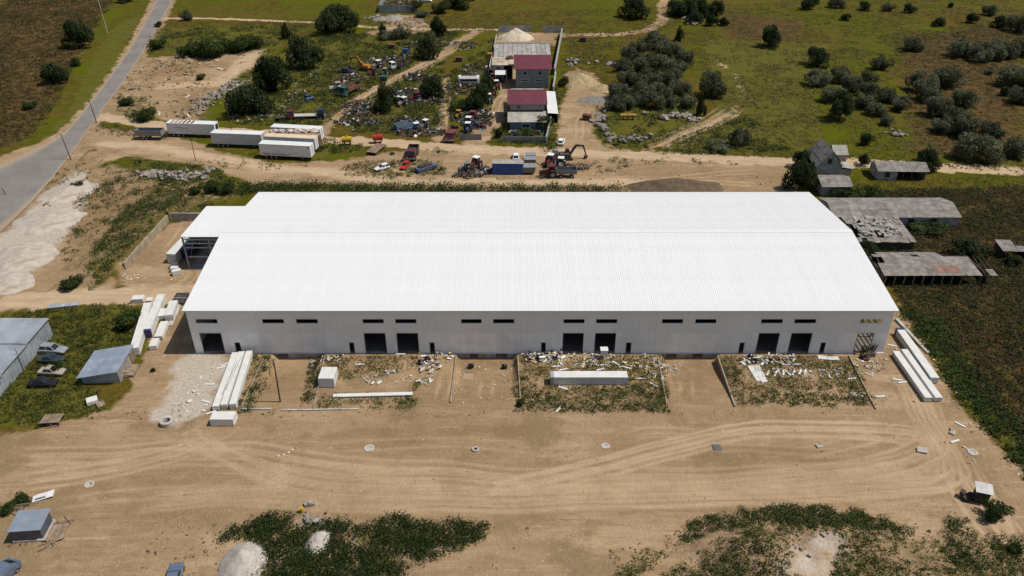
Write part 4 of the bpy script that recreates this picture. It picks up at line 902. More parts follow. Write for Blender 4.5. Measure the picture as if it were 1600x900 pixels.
box_trailer('clean white box trailer at the back of the tight group of four', (426, 221), (502, 225), 2.6, 3.0, P_white)
cab_ = box_trailer('bright blue site cabin with a cream roof behind the hall', (769, 273), (817, 273.5), 2.6, 2.75, paint('cabin_blue', (.03, .09, .30)), M_asbl, z0=.15, cat='cabin', name='site_cabin')
tt = thing('tipping_trailer', 'grey open tipping trailer on one axle beside the white trailers', 'trailer', G(213, 219), R(-2))
def tub(o, L, W, z0, h, m, im=None, t=.08):
    mb = MB(); mb.b2(0, L, 0, W, z0, z0 + t); mb.b2(0, L, 0, t, z0 + t, z0 + h); mb.b2(0, L, W - t, W, z0 + t, z0 + h); mb.b2(0, t, t, W - t, z0 + t, z0 + h); mb.b2(L - t, L, t, W - t, z0 + t, z0 + h)
    return mb.build('body', m, o)
tub(tt, 7.2, 2.5, 1.2, 1.5, P_grey); MB().b2(.5, 8.2, 1.1, 1.4, .9, 1.19).build('drawbar', M_dkmetal, tt)
for x in (1.8, 2.9):
    for y in (.2, 2.3): wheel(tt, (x, y, .5), .5, .32)
MB().b2(6.3, 6.45, 1.15, 1.35, -.1, .9).build('landing_leg', M_steel, tt)
for x in np.arange(.6, 7, 1.1): MB().b2(x - .05, x + .05, -.06, -.001, 1.25, 2.65).build('side_rib', P_grey, tt)
t2 = thing('tipping_trailer', 'olive grey tipping trailer in front of the white-roofed tractor', 'trailer', G(869, 279), 0); tub(t2, 5.0, 2.2, 1.1, 1.1, P_grey); MB().b2(-1.0, 4.8, .9, 1.3, .85, 1.095).build('drawbar', M_dkmetal, t2)
for x in (1.2, 3.8):
    for y in (.15, 2.05): wheel(t2, (x, y, .48), .5, .3)
t3 = thing('scrap_trough', 'grey boat-shaped trough full of scrap in the weeds', 'trough', G(651, 270), R(38))
MB().loft([[(0, -1.0, .3), (0, 1.0, .3), (0, 1.1, 1.1), (0, -1.1, 1.1)], [(5.5, -.9, .3), (5.5, .9, .3), (5.5, 1.05, 1.15), (5.5, -1.05, 1.15)]]).build('body', P_slate, t3); MB().box((2.5, 0, 1.3), (3.6, 1.5, .3)).box((3, .2, 1.6), (1.5, .4, .3), .5).box((1.5, -.2, 1.55), (1.2, .5, .3), 1.0).build('scrap_load', M_dkmetal, t3)
for x in (1, 4.5):
    for y in (-.9, .9): wheel(t3, (x, y, .4), .4, .25)
t4 = thing('flatbed_trailer', 'rusty flat trailer deck resting on bare soil by the red tank', 'trailer', G(580, 243), R(72))
for k in range(6): MB().b2(.02, 6.3, -1.35 + k * .45, -1.35 + k * .45 + .43, .82, .9).build('deck_plank', mat('rusty_deck', (.24, .16, .11), .9, .3, 1, rand=.1), t4)
MB().b2(0, 6.3, -1.3, 1.3, .6, .815).build('frame', M_rust, t4)
for x in (.9, 1.9):
    for y in (-1.1, 1.1): wheel(t4, (x, y, .38), .4, .25)
MB().b2(5.4, 5.6, -.1, .1, -.1, .6).build('landing_leg', M_rust, t4)
def tank(label, px, py, deg, m, L=2.6, r=.85):
    o = thing('tank', label, 'tank', G(px, py), R(deg)); MB().cyl((-L / 2, 0, r + .7), (L / 2, 0, r + .7), r, n=16).build('shell', m, o)
    for sx in (-.3, .3): MB().b2(sx * L - .1, sx * L + .1, -r * .8, r * .8, -.1, .95).build('support', M_dkmetal, o)
    MB().cyl((0, 0, 2 * r + .69), (0, 0, 2 * r + .95), .25).build('filler_cap', m, o)
tank('red cylindrical tank at the end of the rusty flat trailer', 591, 223, 5, P_bred); tank('yellow cylindrical tank in the weeds beside the white trailers', 543, 226, 0, P_yel, 2.4, .8)
tank('yellow-brown tank lying in the weeds inside the ring of rubble', 981, 187, 0, mat('mustard', (.36, .22, .05), .7, .2, 1), 4.5, .55)
for k, (px, py, s_) in enumerate(((826, 270, 1.0), (828, 257, .9), (829, 249, .75))):
    o = thing('hopper', ['large grey steel hopper beside the blue cabin', 'middle grey steel hopper in the row beside the blue cabin', 'small tilted steel hopper at the back of the row by the blue cabin'][k], 'hopper', G(px, py), 0); o.scale = (s_, s_, s_)
    MB().loft([[(-1.4, -1, .4), (1.4, -1, .4), (1.4, 1, .4), (-1.4, 1, .4)], [(-1.7, -1.3, 1.9), (1.7, -1.3, 1.9), (1.7, 1.3, 1.9), (-1.7, 1.3, 1.9)]]).build('body', P_grey, o); MB().b2(-1.75, 1.75, -1.35, 1.35, 1.905, 2.0).build('rim', M_steel, o)
    for sx in (-1.1, 1.1):
        for sy in (-.7, .7): MB().b2(sx - .08, sx + .08, sy - .08, sy + .08, -.15, .4).build('leg', M_dkmetal, o)
sk = thing('skip', 'light blue open skip full of scrap among weeds', 'skip', G(621, 206), R(38)); tub(sk, 5.2, 2.2, .1, 1.7, P_lblue); MB().box((2.5, 1.1, .9), (4.4, 1.7, .8)).box((2, 1, 1.5), (1.6, .3, .5), .4).build('scrap_load', M_rust, sk)
bs = thing('bus', 'white and red old bus body standing in scrapyard bushes', 'bus', G(733, 131), 0)
MB().loft([[(x, -1.1 * k, .5), (x, 1.1 * k, .5), (x, 1.15 * k, 2.0), (x, .8 * k, 2.6), (x, -.8 * k, 2.6), (x, -1.15 * k, 2.0)] for x, k in ((-3.4, .82), (-3.0, 1), (2.8, 1), (3.3, .85))]).build('body', P_white, bs, smooth=False); MB().b2(-2.8, 2.6, -1.19, -1.165, 1.25, 1.85).build('window', M_glass, bs); MB().b2(-2.5, 2.5, -.5, .5, 2.605, 2.66).build('roof_hatch', P_red, bs)
for x in (-2.2, 2.0):
    for y in (-1.0, 1.0): wheel(bs, (x, y, .45), .46, .25)
for lab, px, py, m_ in (('orange metal cabinet beside the yard wall', 766, 90, P_oran), ('rusty brown chest lying in scrapyard grass', 717, 96, M_rust), ('teal cab shell by the bend of the scrapyard track', 600, 126, P_green), ('dark blue metal hut among the wrecks under the conical tree', 628, 156, P_teal), ('rusty frame standing on the sandy driveway', 917, 187, M_rust), ('dark steel hut wreck in the weeds near the blue lorry', 613, 76, M_rust), ('round rusty tank end lying in the meadow beyond the yard wall', 911, 65, M_dkmetal)):
    o = thing('scrap_box', lab, 'scrap', G(px, py), rnd.uniform(-.5, .5)); MB().hexa([(-1.2, -.8, .05), (1.2, -.8, .05), (1.2, .8, .05), (-1.2, .8, .05)], [(-1.1, -.7, 1.5), (1.1, -.75, 1.5), (1.1, .75, 1.5), (-1.1, .7, 1.5)]).build('shell', m_, o)
    MB().b2(-1.25, 1.25, -.85, .85, 1.505, 1.6).build('lid', m_, o); MB().b2(-.9, -.1, -.86, -.8, .3, 1.3).build('door', M_dkmetal, o)
tag(MB().ring((0, 0, .18), (0, 0, 1), .3, .65, .36).build('tyre', M_tyre, None, G(613, 241)), 'loose tyre lying flat on bare soil between lorry and flat trailer', 'tyre')

# scrap heaps: tangled beams, plates, wheels nobody could count
def scrap(label, px, py, rx, ry, n, seed, mats=None, h=1.0, name='scrap_heap'):
    q = random.Random(seed); mb = MB(); c = G(px, py); ms = mats or [M_rust, M_dkmetal, P_grey, M_tyre, P_lblue, M_wrap]
    for i in range(n):
        a = q.uniform(0, 6.28); r = math.sqrt(q.random()); x = math.cos(a) * r * rx; y = math.sin(a) * r * ry; z = q.uniform(.1, h) * (1.1 - r * .7); k = q.random()
        mb.cur = q.choices(range(len(ms)), [5, 5, 2, 4, .6, .9][:len(ms)])[0]
        if k < .45: mb.box((x, y, z), (q.uniform(.8, 2.4), q.uniform(.08, .2), q.uniform(.08, .2)), q.uniform(0, 3.14), q.uniform(-.3, .3), q.uniform(-.6, .6))
        elif k < .7: mb.box((x, y, z), (q.uniform(.5, 1.3), q.uniform(.4, .9), q.uniform(.06, .4)), q.uniform(0, 3.14), q.uniform(-.5, .5), q.uniform(-.5, .5))
        elif k < .9: mb.ring((x, y, z), (q.uniform(-1, 1), q.uniform(-1, 1), q.uniform(.1, 1)), .28, .52, .24, 9)
        else: mb.cyl((x, y, z - .2), (x + q.uniform(-.6, .6), y + q.uniform(-.6, .6), z + .5), .18, n=7)
    tag(mb.build(name, ms, None, (c.x, c.y, c.z)), label, 'scrap heap', kind='stuff')
for i_, (lab, px, py, rx, ry, n) in enumerate((('scrap heap of tyres and axles beside the scrapyard track', 562, 165, 5, 4, 70), ('heap of wheels and rings with white bits below the tyre heap', 568, 177, 6, 3, 80), ('row of rusty harrows beside the dirt track', 560, 192, 7, 2.2, 60), ('rusty scrap heap between conical tree and round tree', 655, 122, 6, 5, 90), ('rusty brown wreck heap with red bits right of the conical tree', 650, 148, 8, 6, 110), ('skeleton frames and white parts beside the light blue skip', 655, 208, 8, 3, 90),
                     ('scrap scattered under the far end of the yard wall', 726, 72, 6, 6, 50), ('scrap tangle along the driveway tractors', 752, 185, 4, 10, 80), ('dense scrap between fence and tractors', 735, 182, 6, 6, 80), ('scrap tangle in bushes around the old bus', 722, 140, 7, 6, 60), ('scrap around the concrete garage', 772, 120, 3, 5, 40), ('scrap tangle beside the orange excavator', 588, 100, 5, 6, 60), ('scrap beside the white tractor and green lorry', 540, 128, 4, 4, 40), ('ploughs and implements between tractor and blue cabin', 758, 268, 4, 2.5, 50), ('small scrap pile beside the dark green tractor', 732, 275, 4, 2, 30),
                     ('clutter in front of the porch of the small maroon house', 820, 209, 5, 2, 40), ('scrap by the loose parts near the rubble edge', 640, 70, 6, 4, 30), ('scrap beside the rust heap at the round tree', 690, 70, 4, 4, 24), ('clutter behind the backhoe', 905, 262, 3, 2, 20), ('dark tangle of machine frames beside the conical tree', 612, 150, 4, 5, 50), ('dark wreck heap under the round tree by the lane', 668, 160, 6, 3, 50), ('low dark scrap along the lane behind the skip', 640, 190, 6, 4, 60), ('rusty frames between white tractor and dark blue saloon', 552, 122, 5, 4, 45), ('scrap strewn along the yard wall bushes', 745, 110, 5, 8, 60), ('dark scrap clutter beside the bus tail', 748, 132, 4, 4, 40), ('rust and tyres beside the blue lorry', 622, 92, 5, 4, 40), ('scrap heap inside the far rubble compound', 630, 6, 9, 6, 80))):
    scrap(lab, px, py, rx, ry, int(n * 1.7), 100 + i_)

# ------------------------------------------------------------------ buildings
def window_(parent, c, wd, h, nrm, frame=None, pane=None, bars=1):
    """window on a wall whose outward normal is (nx, ny): projecting frame, recessed pane"""
    nx, ny = nrm; tx, ty = -ny, nx; rz = math.atan2(ty, tx); mb = MB(); t = .16; c = Vector(c)
    o = bpy.data.objects.new('window', None); fr = MB()
    for dx, dz, sx, sz in ((-wd / 2 - t / 2, 0, t, h + 2 * t), (wd / 2 + t / 2, 0, t, h + 2 * t), (0, h / 2 + t / 2, wd, t), (0, -h / 2 - t / 2, wd, t)): fr.box((dx, -.02, dz), (sx, .12, sz))
    for b in range(bars): fr.box((-wd / 2 + wd * (b + 1) / (bars + 1), -.01, 0), (.07, .06, h))
    f = fr.build('window', frame or M_white, parent, c, rz); MB().box((0, .01, 0), (wd, .04, h)).build('pane', pane or M_glass, f); return f
def sheets(parent, q00, q10, q11, q01, nu, nv, m, t=.06, jit=.02, drop=lambda u, v: False, ov=.05, name='roof_sheet', tilt=0.0):
    """cover the quad q00(eave left) q10(eave right) q11(ridge right) q01(ridge left) with separate overlapping sheets"""
    q00, q10, q11, q01 = map(Vector, (q00, q10, q11, q01)); n = (q10 - q00).cross(q01 - q00).normalized()
    if n.z < 0: n = -n
    f = lambda u, v: (q00 * (1 - u) + q10 * u) * (1 - v) + (q01 * (1 - u) + q11 * u) * v
    for j in range(nv):
        for i in range(nu):
            if drop((i + .5) / nu, (j + .5) / nv): continue
            g = .004; u0, u1 = i / nu + g / nu, (i + 1) / nu - g / nu; v0, v1 = j / nv - (ov / nv if j else 0), (j + 1) / nv
            k = rnd.uniform(0, jit); a = rnd.uniform(-tilt, tilt); b = rnd.uniform(-tilt, tilt)
            pts = [f(u0, v0) + n * (k + .03 + a), f(u1, v0) + n * (k + .03 + b), f(u1, v1) + n * (k - b * .5), f(u0, v1) + n * (k - a * .5)]
            MB().slab(pts, t).build(name, m, parent)
def walls(parent, L, W, h, m, t=.25, z0=-.3, name='wall', skip=()):
    if 'f' not in skip: MB().b2(0, L, 0, t, z0, h).build(name, m, parent)
    if 'b' not in skip: MB().b2(0, L, W - t, W, z0, h).build(name, m, parent)
    if 'l' not in skip: MB().b2(0, t, t + .002, W - t - .002, z0, h).build(name, m, parent)
    if 'r' not in skip: MB().b2(L - t, L, t + .002, W - t - .002, z0, h).build(name, m, parent)
def blockwall_mat():
    m = bpy.data.materials.new('blockwork'); n, l, b = nodes(m); tc = n.new('ShaderNodeTexCoord').outputs['Object']
    mp = n.new('ShaderNodeMapping'); mp.inputs['Rotation'].default_value = (R(90), 0, 0); l.new(tc, mp.inputs[0])
    br = n.new('ShaderNodeTexBrick'); br.inputs['Scale'].default_value = 1; br.inputs['Brick Width'].default_value = .6; br.inputs['Row Height'].default_value = .3; br.inputs['Mortar Size'].default_value = .02
    br.inputs['Color1'].default_value = (.30, .30, .30, 1); br.inputs['Color2'].default_value = (.20, .205, .21, 1); br.inputs['Mortar'].default_value = (.38, .37, .36, 1); l.new(mp.outputs[0], br.inputs[0])
    l.new(br.outputs[0], b.inputs['Base Color']); b.inputs['Roughness'].default_value = .95; return m
M_blockw = blockwall_mat()
def fence(label, a, b, h, step, m, postm=None, name='fence', cat='fence'):
    A = G(*a); B = G(*b); d = B - A; L = math.hypot(d.x, d.y); rz = math.atan2(d.y, d.x); o = thing(name, label, cat, (A.x, A.y, (A.z + B.z) / 2), rz); n = max(1, round(L / step))
    for i in range(n):
        x0, x1 = i * L / n, (i + 1) * L / n; MB().b2(x0 + .075, x1 - .075, -.04, .04, -.3, h).build('panel', m, o)
    for i in range(n + 1): MB().b2(i * L / n - .07, i * L / n + .07, -.08, .08, -.3, h + .12).build('post', postm or M_conc, o)
    return o

# --- walled compound with two maroon-roofed houses
p0, p1 = P(806, 138), P(857, 138); hw = p1[0] - p0[0]
h1 = thing('block_house', 'tall grey block house with a maroon roof and two storeys of windows', 'house', (p0[0], p0[1], 0))
walls(h1, hw, 9.5, 6.2, M_blockw, .3, name='wall')
sheets(h1, (-.7, -.6, 6.25), (hw + 1.0, -.6, 6.25), (hw + 1.0, 10.0, 7.9), (-.7, 10.0, 7.9), 10, 1, M_redroof, .06, .0, name='roof_sheet')
MB().hexa([(0, 9.2, 6.205), (hw, 9.2, 6.205), (hw, 9.5, 6.205), (0, 9.5, 6.205)], [(0, 9.2, 7.6), (hw, 9.2, 7.6), (hw, 9.5, 7.65), (0, 9.5, 7.65)]).build('upstand', M_blockw, h1)
for x in (.28, .73): window_(h1, (hw * x, -.04, 4.9), 1.2, 1.3, (0, -1), None, None, 1); window_(h1, (hw * (x - .02), -.04, 2.6), 2.2, .55, (0, -1), None, None, 2)
for z in (1.6, 3.4): MB().b2(-.02, hw + .02, -.05, -.001, z, z + .16).build('concrete_band', M_conc, h1)
MB().b2(hw / 2 - .1, hw / 2 + .1, -.06, -.001, -.2, 6.2).build('pilaster', M_conc, h1)
# flat-roofed garage left of it
p2 = P(770, 124); g1 = thing('concrete_garage', 'flat-roofed concrete garage with rusty streaked slab roof and a dark gateway', 'garage', (p2[0], p2[1], 0)); gw = p0[0] - p2[0] - 1.0
walls(g1, gw * .56, 9, 4.6, M_white_wash, .3); 
for i in range(4):
    for j in range(2): MB().b2(-.3 + i * (gw + .7) / 4, -.3 + (i + 1) * (gw + .7) / 4 - .05, -.4 + j * 4.6, 4.15 + j * 4.6, 4.62, 4.85).build('roof_slab', mat('streaked_slab', (.48, .40, .29), .9, .25, .5, c2=(.26, .15, .09), dirt=(.5, .64), rand=.1), g1)
MB().b2(gw - .3, gw, .2, 8.8, -.3, 4.6).build('wall', M_conc, g1); MB().b2(gw * .56, gw - .3, 7, 7.25, -.3, 4.6).build('wall', M_dkmetal, g1)
window_(g1, (1.9, -.04, 3.7), 1.5, .7, (0, -1), M_conc, None, 1)
pr = MB(); pr.slab([(.8, -3.2, 2.5), (4.6, -3.2, 2.5), (4.6, -.05, 3.2), (.8, -.05, 3.2)], .08); pr.build('awning', M_white, g1); MB().b2(4.4, 4.6, -3.1, -2.9, -.2, 2.42).build('awning_post', M_white, g1); MB().b2(.9, 1.1, -3.1, -2.9, -.2, 2.42).build('awning_post', M_white, g1)
tag(scrap and MB().box((0, 0, .35), (2.2, 1.4, .7), .4).box((.3, .2, .9), (1.2, .25, .5), 1.0).box((-.4, 0, .85), (.3, 1.3, .4)).build('roof_scrap', M_rust, None, (p2[0] + 5.5, p2[1] + 6.5, 4.855)), 'rusty machine lying on the flat garage roof', 'scrap')
# slab yard behind
q0, q1, q2, q3 = P(771, 92, 2.85), P(862, 92, 2.85), P(866, 68, 2.85), P(778, 68, 2.85)
slabs = thing('slab_deck', 'pale concrete deck of ribbed slabs behind the maroon block house', 'deck', (q0[0], q0[1], 0)); sw = q1[0] - q0[0]; sdp = q2[1] - q0[1]
for i in range(12): MB().b2(i * sw / 12 + .05, (i + 1) * sw / 12 - .05, 0, sdp, 2.6, 2.85).build('slab', mat('deck_slab', (.33, .31, .28), .9, .3, .6, rand=.12), slabs)
MB().b2(0, sw, -.3, -.02, -.3, 2.9).build('edge_wall', M_conc, slabs); MB().b2(0, sw, sdp + .02, sdp + .4, -.3, 3.1).build('edge_wall', M_conc, slabs)
for x in np.linspace(.3, sw - .3, 5): MB().b2(x - .15, x + .15, sdp / 2 - .15, sdp / 2 + .15, -.3, 2.595).build('column', M_conc, slabs)
fence('long grey slab fence closing the back of the compound, on the sand pile side', (779, 50), (829, 49), 2.3, 2.6, M_galvw); fence('short grey slab fence closing the back corner of the compound', (848, 51), (880, 51), 2.3, 2.6, M_galvw)
wall_between('yard_wall', 'long whitish wall along the meadow side of the compound', 'wall', P(878, 54), P(866, 118), 2.5, .35, M_white_wash); wall_between('yard_wall', 'pale wall stub beside the tall block house', 'wall', P(868, 122), P(864, 146), 2.2, .35, M_white_wash)
wall_between('yard_wall', 'grey yard wall on the meadow side of the small house garden', 'wall', P(861, 190), P(853, 224), 1.9, .3, M_block)
wall_between('yard_wall', 'low pale wall between scrapyard bushes and garage', 'wall', P(776, 60), P(763, 120), 1.6, .3, M_white_wash)
# small house
a0 = P(797, 187); hw2 = P(850, 187)[0] - a0[0]
h2 = thing('block_house', 'small grey block house with a maroon roof behind a pale porch', 'house', (a0[0], a0[1] - 2, 0))
y0 = 0; walls(h2, hw2, 8.5, 5.3, M_blockw, .3)
sheets(h2, (-.8, -.7, 5.35), (hw2 + .8, -.7, 5.35), (hw2 + .8, 8.8, 6.7), (-.8, 8.8, 6.7), 9, 1, M_redroof, .06, .0)
MB().b2(-.05, hw2 + .05, -.06, -.001, 3.3, 3.6).build('concrete_band', M_rust, h2)
sheets(h2, (-.7, -7.6, 2.7), (hw2 + .4, -7.6, 2.7), (hw2 + .4, -.08, 3.25), (-.7, -.08, 3.25), 9, 1, M_asbl, .06, .01, name='porch_sheet')
MB().b2(0, hw2, -7.3, -7.1, -.3, 2.62).build('porch_wall', mat('blue_grey_wall', (.16, .20, .27), .9, .3, 1), h2); MB().b2(0, .2, -7.09, -.01, -.3, 2.6).build('porch_wall', M_block, h2); MB().b2(hw2 - .2, hw2, -7.09, -.01, -.3, 2.6).build('porch_wall', M_block, h2)
window_(h2, (hw2 * .45, -7.34, 1.6), 2.0, 1.0, (0, -1)); window_(h2, (hw2 * .25, -.05, 4.4), 1.0, .7, (0, -1), M_conc)
sheets(h2, (.3, 8.9, 3.9), (hw2 + .3, 8.9, 3.9), (hw2 + .3, 17.5, 4.2), (.3, 17.5, 4.2), 9, 1, M_asbl, .06, .01, name='rear_sheet'); MB().b2(.4, .65, 8.6, 17.4, -.3, 3.8).build('rear_wall', M_block, h2); MB().b2(hw2 - .2, hw2 + .05, 8.6, 17.4, -.3, 3.8).build('rear_wall', M_block, h2); MB().b2(.65, hw2 - .2, 17.1, 17.35, -.3, 3.8).build('rear_wall', M_block, h2)
lt = thing('lean_to', 'long white lean-to roof beside the maroon houses', 'shed', (a0[0] + hw2 + .9, a0[1] - 3, 0))
sheets(lt, (0, 0, 3.0), (3.0, 0, 2.8), (3.0, 20, 2.8), (0, 20, 3.0), 1, 10, M_white, .05, .0); walls(lt, 3.0, 20, 2.7, M_block, .2, skip=('f',))
fence('grey slab fence in front of the small maroon house', (785, 222), (853, 223), 1.7, 2.4, mat('fence_slab', (.26, .27, .26), .9, .2, 1, rand=.08)); fence('short grey slab fence in front of the scrapyard tractors', (718, 219), (752, 219), 1.7, 2.4, MAT['fence_slab'])
fence('grey sheet fence of the far rubble compound, facing the sandy turnout', (592, 20), (648, 20), 3.2, 2.6, M_galvw); fence('grey sheet fence of the far rubble compound, running away uphill', (592, 20), (606, -8), 3.2, 2.6, M_galvw)
wall_between('yard_wall', 'pale wall at the driveway end of the far rubble compound', 'wall', P(649, 20), P(658, -6), 2.4, .35, M_white_wash)

# --- old farmstead on the right
def gableroof(o, L, W, e, r, nu, nv, m, ov=.35, drop=lambda u, v, s: False, ax='x', tilt=0.0, jit=.03):
    """ridge along x (ax='x') or along y"""
    if ax == 'x':
        sheets(o, (-ov, -ov, e), (L + ov, -ov, e), (L + ov, W / 2, r), (-ov, W / 2, r), nu, nv, m, .05, jit, lambda u, v: drop(u, v, 0), tilt=tilt); sheets(o, (L + ov, W + ov, e), (-ov, W + ov, e), (-ov, W / 2, r), (L + ov, W / 2, r), nu, nv, m, .05, jit, lambda u, v: drop(u, v, 1), tilt=tilt)
    else:
        sheets(o, (-ov, W + ov, e), (-ov, -ov, e), (L / 2, -ov, r), (L / 2, W + ov, r), nu, nv, m, .05, jit, lambda u, v: drop(u, v, 0), tilt=tilt); sheets(o, (L + ov, -ov, e), (L + ov, W + ov, e), (L / 2, W + ov, r), (L / 2, -ov, r), nu, nv, m, .05, jit, lambda u, v: drop(u, v, 1), tilt=tilt)
def gable_tri(o, L, W, e, r, m, ax, t=.25):
    if ax == 'x':
        for x in (0, L - t): MB().add([(x, .1, e), (x, W - .1, e), (x, W / 2, r - .08), (x + t, .1, e), (x + t, W - .1, e), (x + t, W / 2, r - .08)], [(0, 2, 1), (3, 4, 5), (0, 1, 4, 3), (1, 2, 5, 4), (2, 0, 3, 5)]) if False else None
        for x in (0, L - t):
            mb = MB(); mb.add([(x, .1, e), (x, W - .1, e), (x, W / 2, r - .08), (x + t, .1, e), (x + t, W - .1, e), (x + t, W / 2, r - .08)], [(0, 2, 1), (3, 4, 5), (0, 1, 4, 3), (1, 2, 5, 4), (2, 0, 3, 5)]); mb.build('gable', m, o)
    else:
        for y in (0, W - t):
            mb = MB(); mb.add([(.1, y, e), (L - .1, y, e), (L / 2, y, r - .08), (.1, y + t, e), (L - .1, y + t, e), (L / 2, y + t, r - .08)], [(0, 1, 2), (3, 5, 4), (0, 3, 4, 1), (1, 4, 5, 2), (2, 5, 3, 0)]); mb.build('gable', m, o)
def rafters(o, xs, ya, yb, za, zb, m=None):
    for x in xs:
        mb = MB(); mb.hexa([(x - .06, ya, za - .12), (x + .06, ya, za - .12), (x + .06, yb, zb - .12), (x - .06, yb, zb - .12)], [(x - .06, ya, za), (x + .06, ya, za), (x + .06, yb, zb), (x - .06, yb, zb)]); mb.build('rafter', m or M_woodd, o)
c0 = P(1274, 277); fw = P(1312, 277)[0] - c0[0]
fh = thing('farmhouse', 'steep-gabled whitewashed farmhouse with a small dark attic window', 'house', (c0[0], c0[1], 0))
walls(fh, fw, 8, 3.1, M_white_wash); gable_tri(fh, fw, 8, 3.105, 6.7, M_white_wash, 'y'); gableroof(fh, fw, 8, 2.85, 6.75, 5, 3, M_asb, .45, ax='y')
window_(fh, (fw * .45, -.04, 4.2), .7, .9, (0, -1), M_woodd, None, 0); MB().b2(-.02, fw + .02, -.05, -.001, 3.0, 3.15).build('string_course', M_conc, fh)
sheets(fh, (fw + .1, 1.0, 2.2), (fw + 3.4, 1.0, 1.7), (fw + 3.4, 5, 1.7), (fw + .1, 5, 2.5), 2, 2, M_asbl, .05, .02, name='porch_sheet'); MB().b2(fw + .4, fw + 3.1, 1.2, 4.8, -.3, 1.6).build('porch', M_white_wash, fh)
c1 = P(1301, 255); fs = thing('outbuilding', 'pale steep little roof peeking out behind the farmhouse', 'outbuilding', (c1[0], c1[1], 0)); walls(fs, 3.2, 4.5, 2.4, M_white_wash); gableroof(fs, 3.2, 4.5, 2.3, 4.0, 3, 2, M_asbl, .3, ax='x'); gable_tri(fs, 3.2, 4.5, 2.405, 3.95, M_white_wash, 'x')
c2 = P(1283, 306); fd = thing('outbuilding', 'squat outbuilding with a sagging hipped roof in front of the farmhouse', 'outbuilding', (c2[0], c2[1], 0)); walls(fd, 6.5, 6.0, 2.5, M_white_wash); gableroof(fd, 6.5, 6.0, 2.4, 3.4, 4, 2, M_asb, .4, ax='x', tilt=.03); gable_tri(fd, 6.5, 6, 2.505, 3.35, M_white_wash, 'x')
c3 = P(1370, 281); fe_ = thing('outbuilding', 'long low ruined cottage by the track with half its front wall missing', 'outbuilding', (c3[0], c3[1], 0), R(-2)); walls(fe_, 11.5, 5.5, 2.4, M_white_wash, skip=('f',)); MB().b2(0, 4.6, 0, .25, -.3, 2.4).build('wall', M_white_wash, fe_); window_(fe_, (2.2, -.04, 1.4), .8, .9, (0, -1), M_woodd, None, 1)
gableroof(fe_, 11.5, 5.5, 2.35, 3.5, 9, 2, M_asb, .4, ax='x', tilt=.03); gable_tri(fe_, 11.5, 5.5, 2.405, 3.45, M_white_wash, 'x')
for x in (6, 8, 10): MB().b2(x - .1, x + .1, .05, .25, -.3, 2.3).build('post', M_woodd, fe_)
# barn 1 (long), barn 2 (collapsed), barn 3 (front), little ruin
b1x0, b1x1 = 69.0, P(1490, 350)[0]; b1y = P(1490, 354)[1]
b1 = thing('barn', 'longest grey barn with fibre-cement roof and pale wall at its far half', 'barn', (b1x0, b1y, -.1)); LL = b1x1 - b1x0; walls(b1, LL, 9, 2.5, M_white_wash)
gableroof(b1, LL, 9, 2.45, 3.7, 13, 2, M_asb, .4, lambda u, v, s: s == 0 and u < .08 and rnd.random() < .6, 'x', .03); gable_tri(b1, LL, 9, 2.505, 3.65, M_white_wash, 'x'); rafters(b1, np.linspace(.3, LL - .3, 12), .1, 4.5, 2.38, 3.6)
for x in (.62, .8): window_(b1, (LL * x, -.04, 1.5), .9, .7, (0, -1), M_woodd, None, 0)
b2x0, b2x1 = 70.2, P(1420, 385)[0]; b2y = P(1420, 391)[1]
b2 = thing('barn', 'collapsed barn with a shattered patchwork roof joined to the long barn', 'barn', (b2x0, b2y, -.1)); L2 = b2x1 - b2x0; D2 = b1y - b2y - .3
walls(b2, L2, D2, 1.9, M_woodd, skip=('b',)); sheets(b2, (-.3, -.3, 2.0), (L2 + .3, -.3, 2.0), (L2 + .3, D2, 2.9), (-.3, D2, 2.9), 10, 6, M_asb, .05, .16, lambda u, v: (u < .2 and v < .6 and rnd.random() < .8) or (.2 < v < .85 and rnd.random() < .13), tilt=.14)
rafters(b2, np.linspace(.2, L2 - .2, 10), -.2, D2, 1.95, 2.85)
mb = MB()
for i in range(130): mb.box((rnd.uniform(1.5, L2 - 1), rnd.uniform(2.0, D2 - .8), rnd.uniform(2.5, 3.1)), (rnd.uniform(.3, 1.3), rnd.uniform(.2, .7), .04), rnd.uniform(0, 3), rnd.uniform(-.3, .3), rnd.uniform(-.3, .3))
o = mb.build('broken_sheets', M_asbl, b2); o['kind'] = 'stuff'
b3x0, b3x1 = P(1374, 440)[0], P(1546, 440)[0]; b3y = P(1460, 446)[1]
b3 = thing('barn', 'front barn with bare rafters at its ruined end and a rusty roof patch', 'barn', (b3x0, b3y, 0)); L3 = b3x1 - b3x0; walls(b3, L3 * .93, 8, 1.9, M_woodd, skip=('f',))
sheets(b3, (-.3, -.3, 2.3), (L3, -.3, 2.3), (L3 - .6, 5.2, 3.3), (-.3, 5.2, 3.3), 15, 3, M_asb, .05, .04, lambda u, v: (u > .86 and rnd.random() < .75) or (u < .05 and v > .5), tilt=.03)
sheets(b3, (L3 * .62, 8.3, 2.5), (-.3, 8.3, 2.5), (-.3, 5.2, 3.3), (L3 * .62, 5.2, 3.3), 9, 2, M_asb, .05, .05, lambda u, v: rnd.random() < .08, tilt=.04)
for x0 in (.47, .55, .62): MB().slab([(L3 * x0, .4, 2.52), (L3 * x0 + 1.5, .4, 2.52), (L3 * x0 + 1.5, 2.6, 2.93), (L3 * x0, 2.6, 2.93)], .03).build('rusty_sheet', mat('rusty_sheet', (.26, .15, .11), .9, .3, 1, c2=(.22, .17, .13)), b3)
rafters(b3, np.linspace(.2, L3 - .2, 22), -.3, 5.2, 2.22, 3.2)
for x in np.linspace(.3, L3 - 1, 12): MB().b2(x - .08, x + .08, 0, .16, -.3, 2.15).build('post', M_wood, b3)
mb = MB()
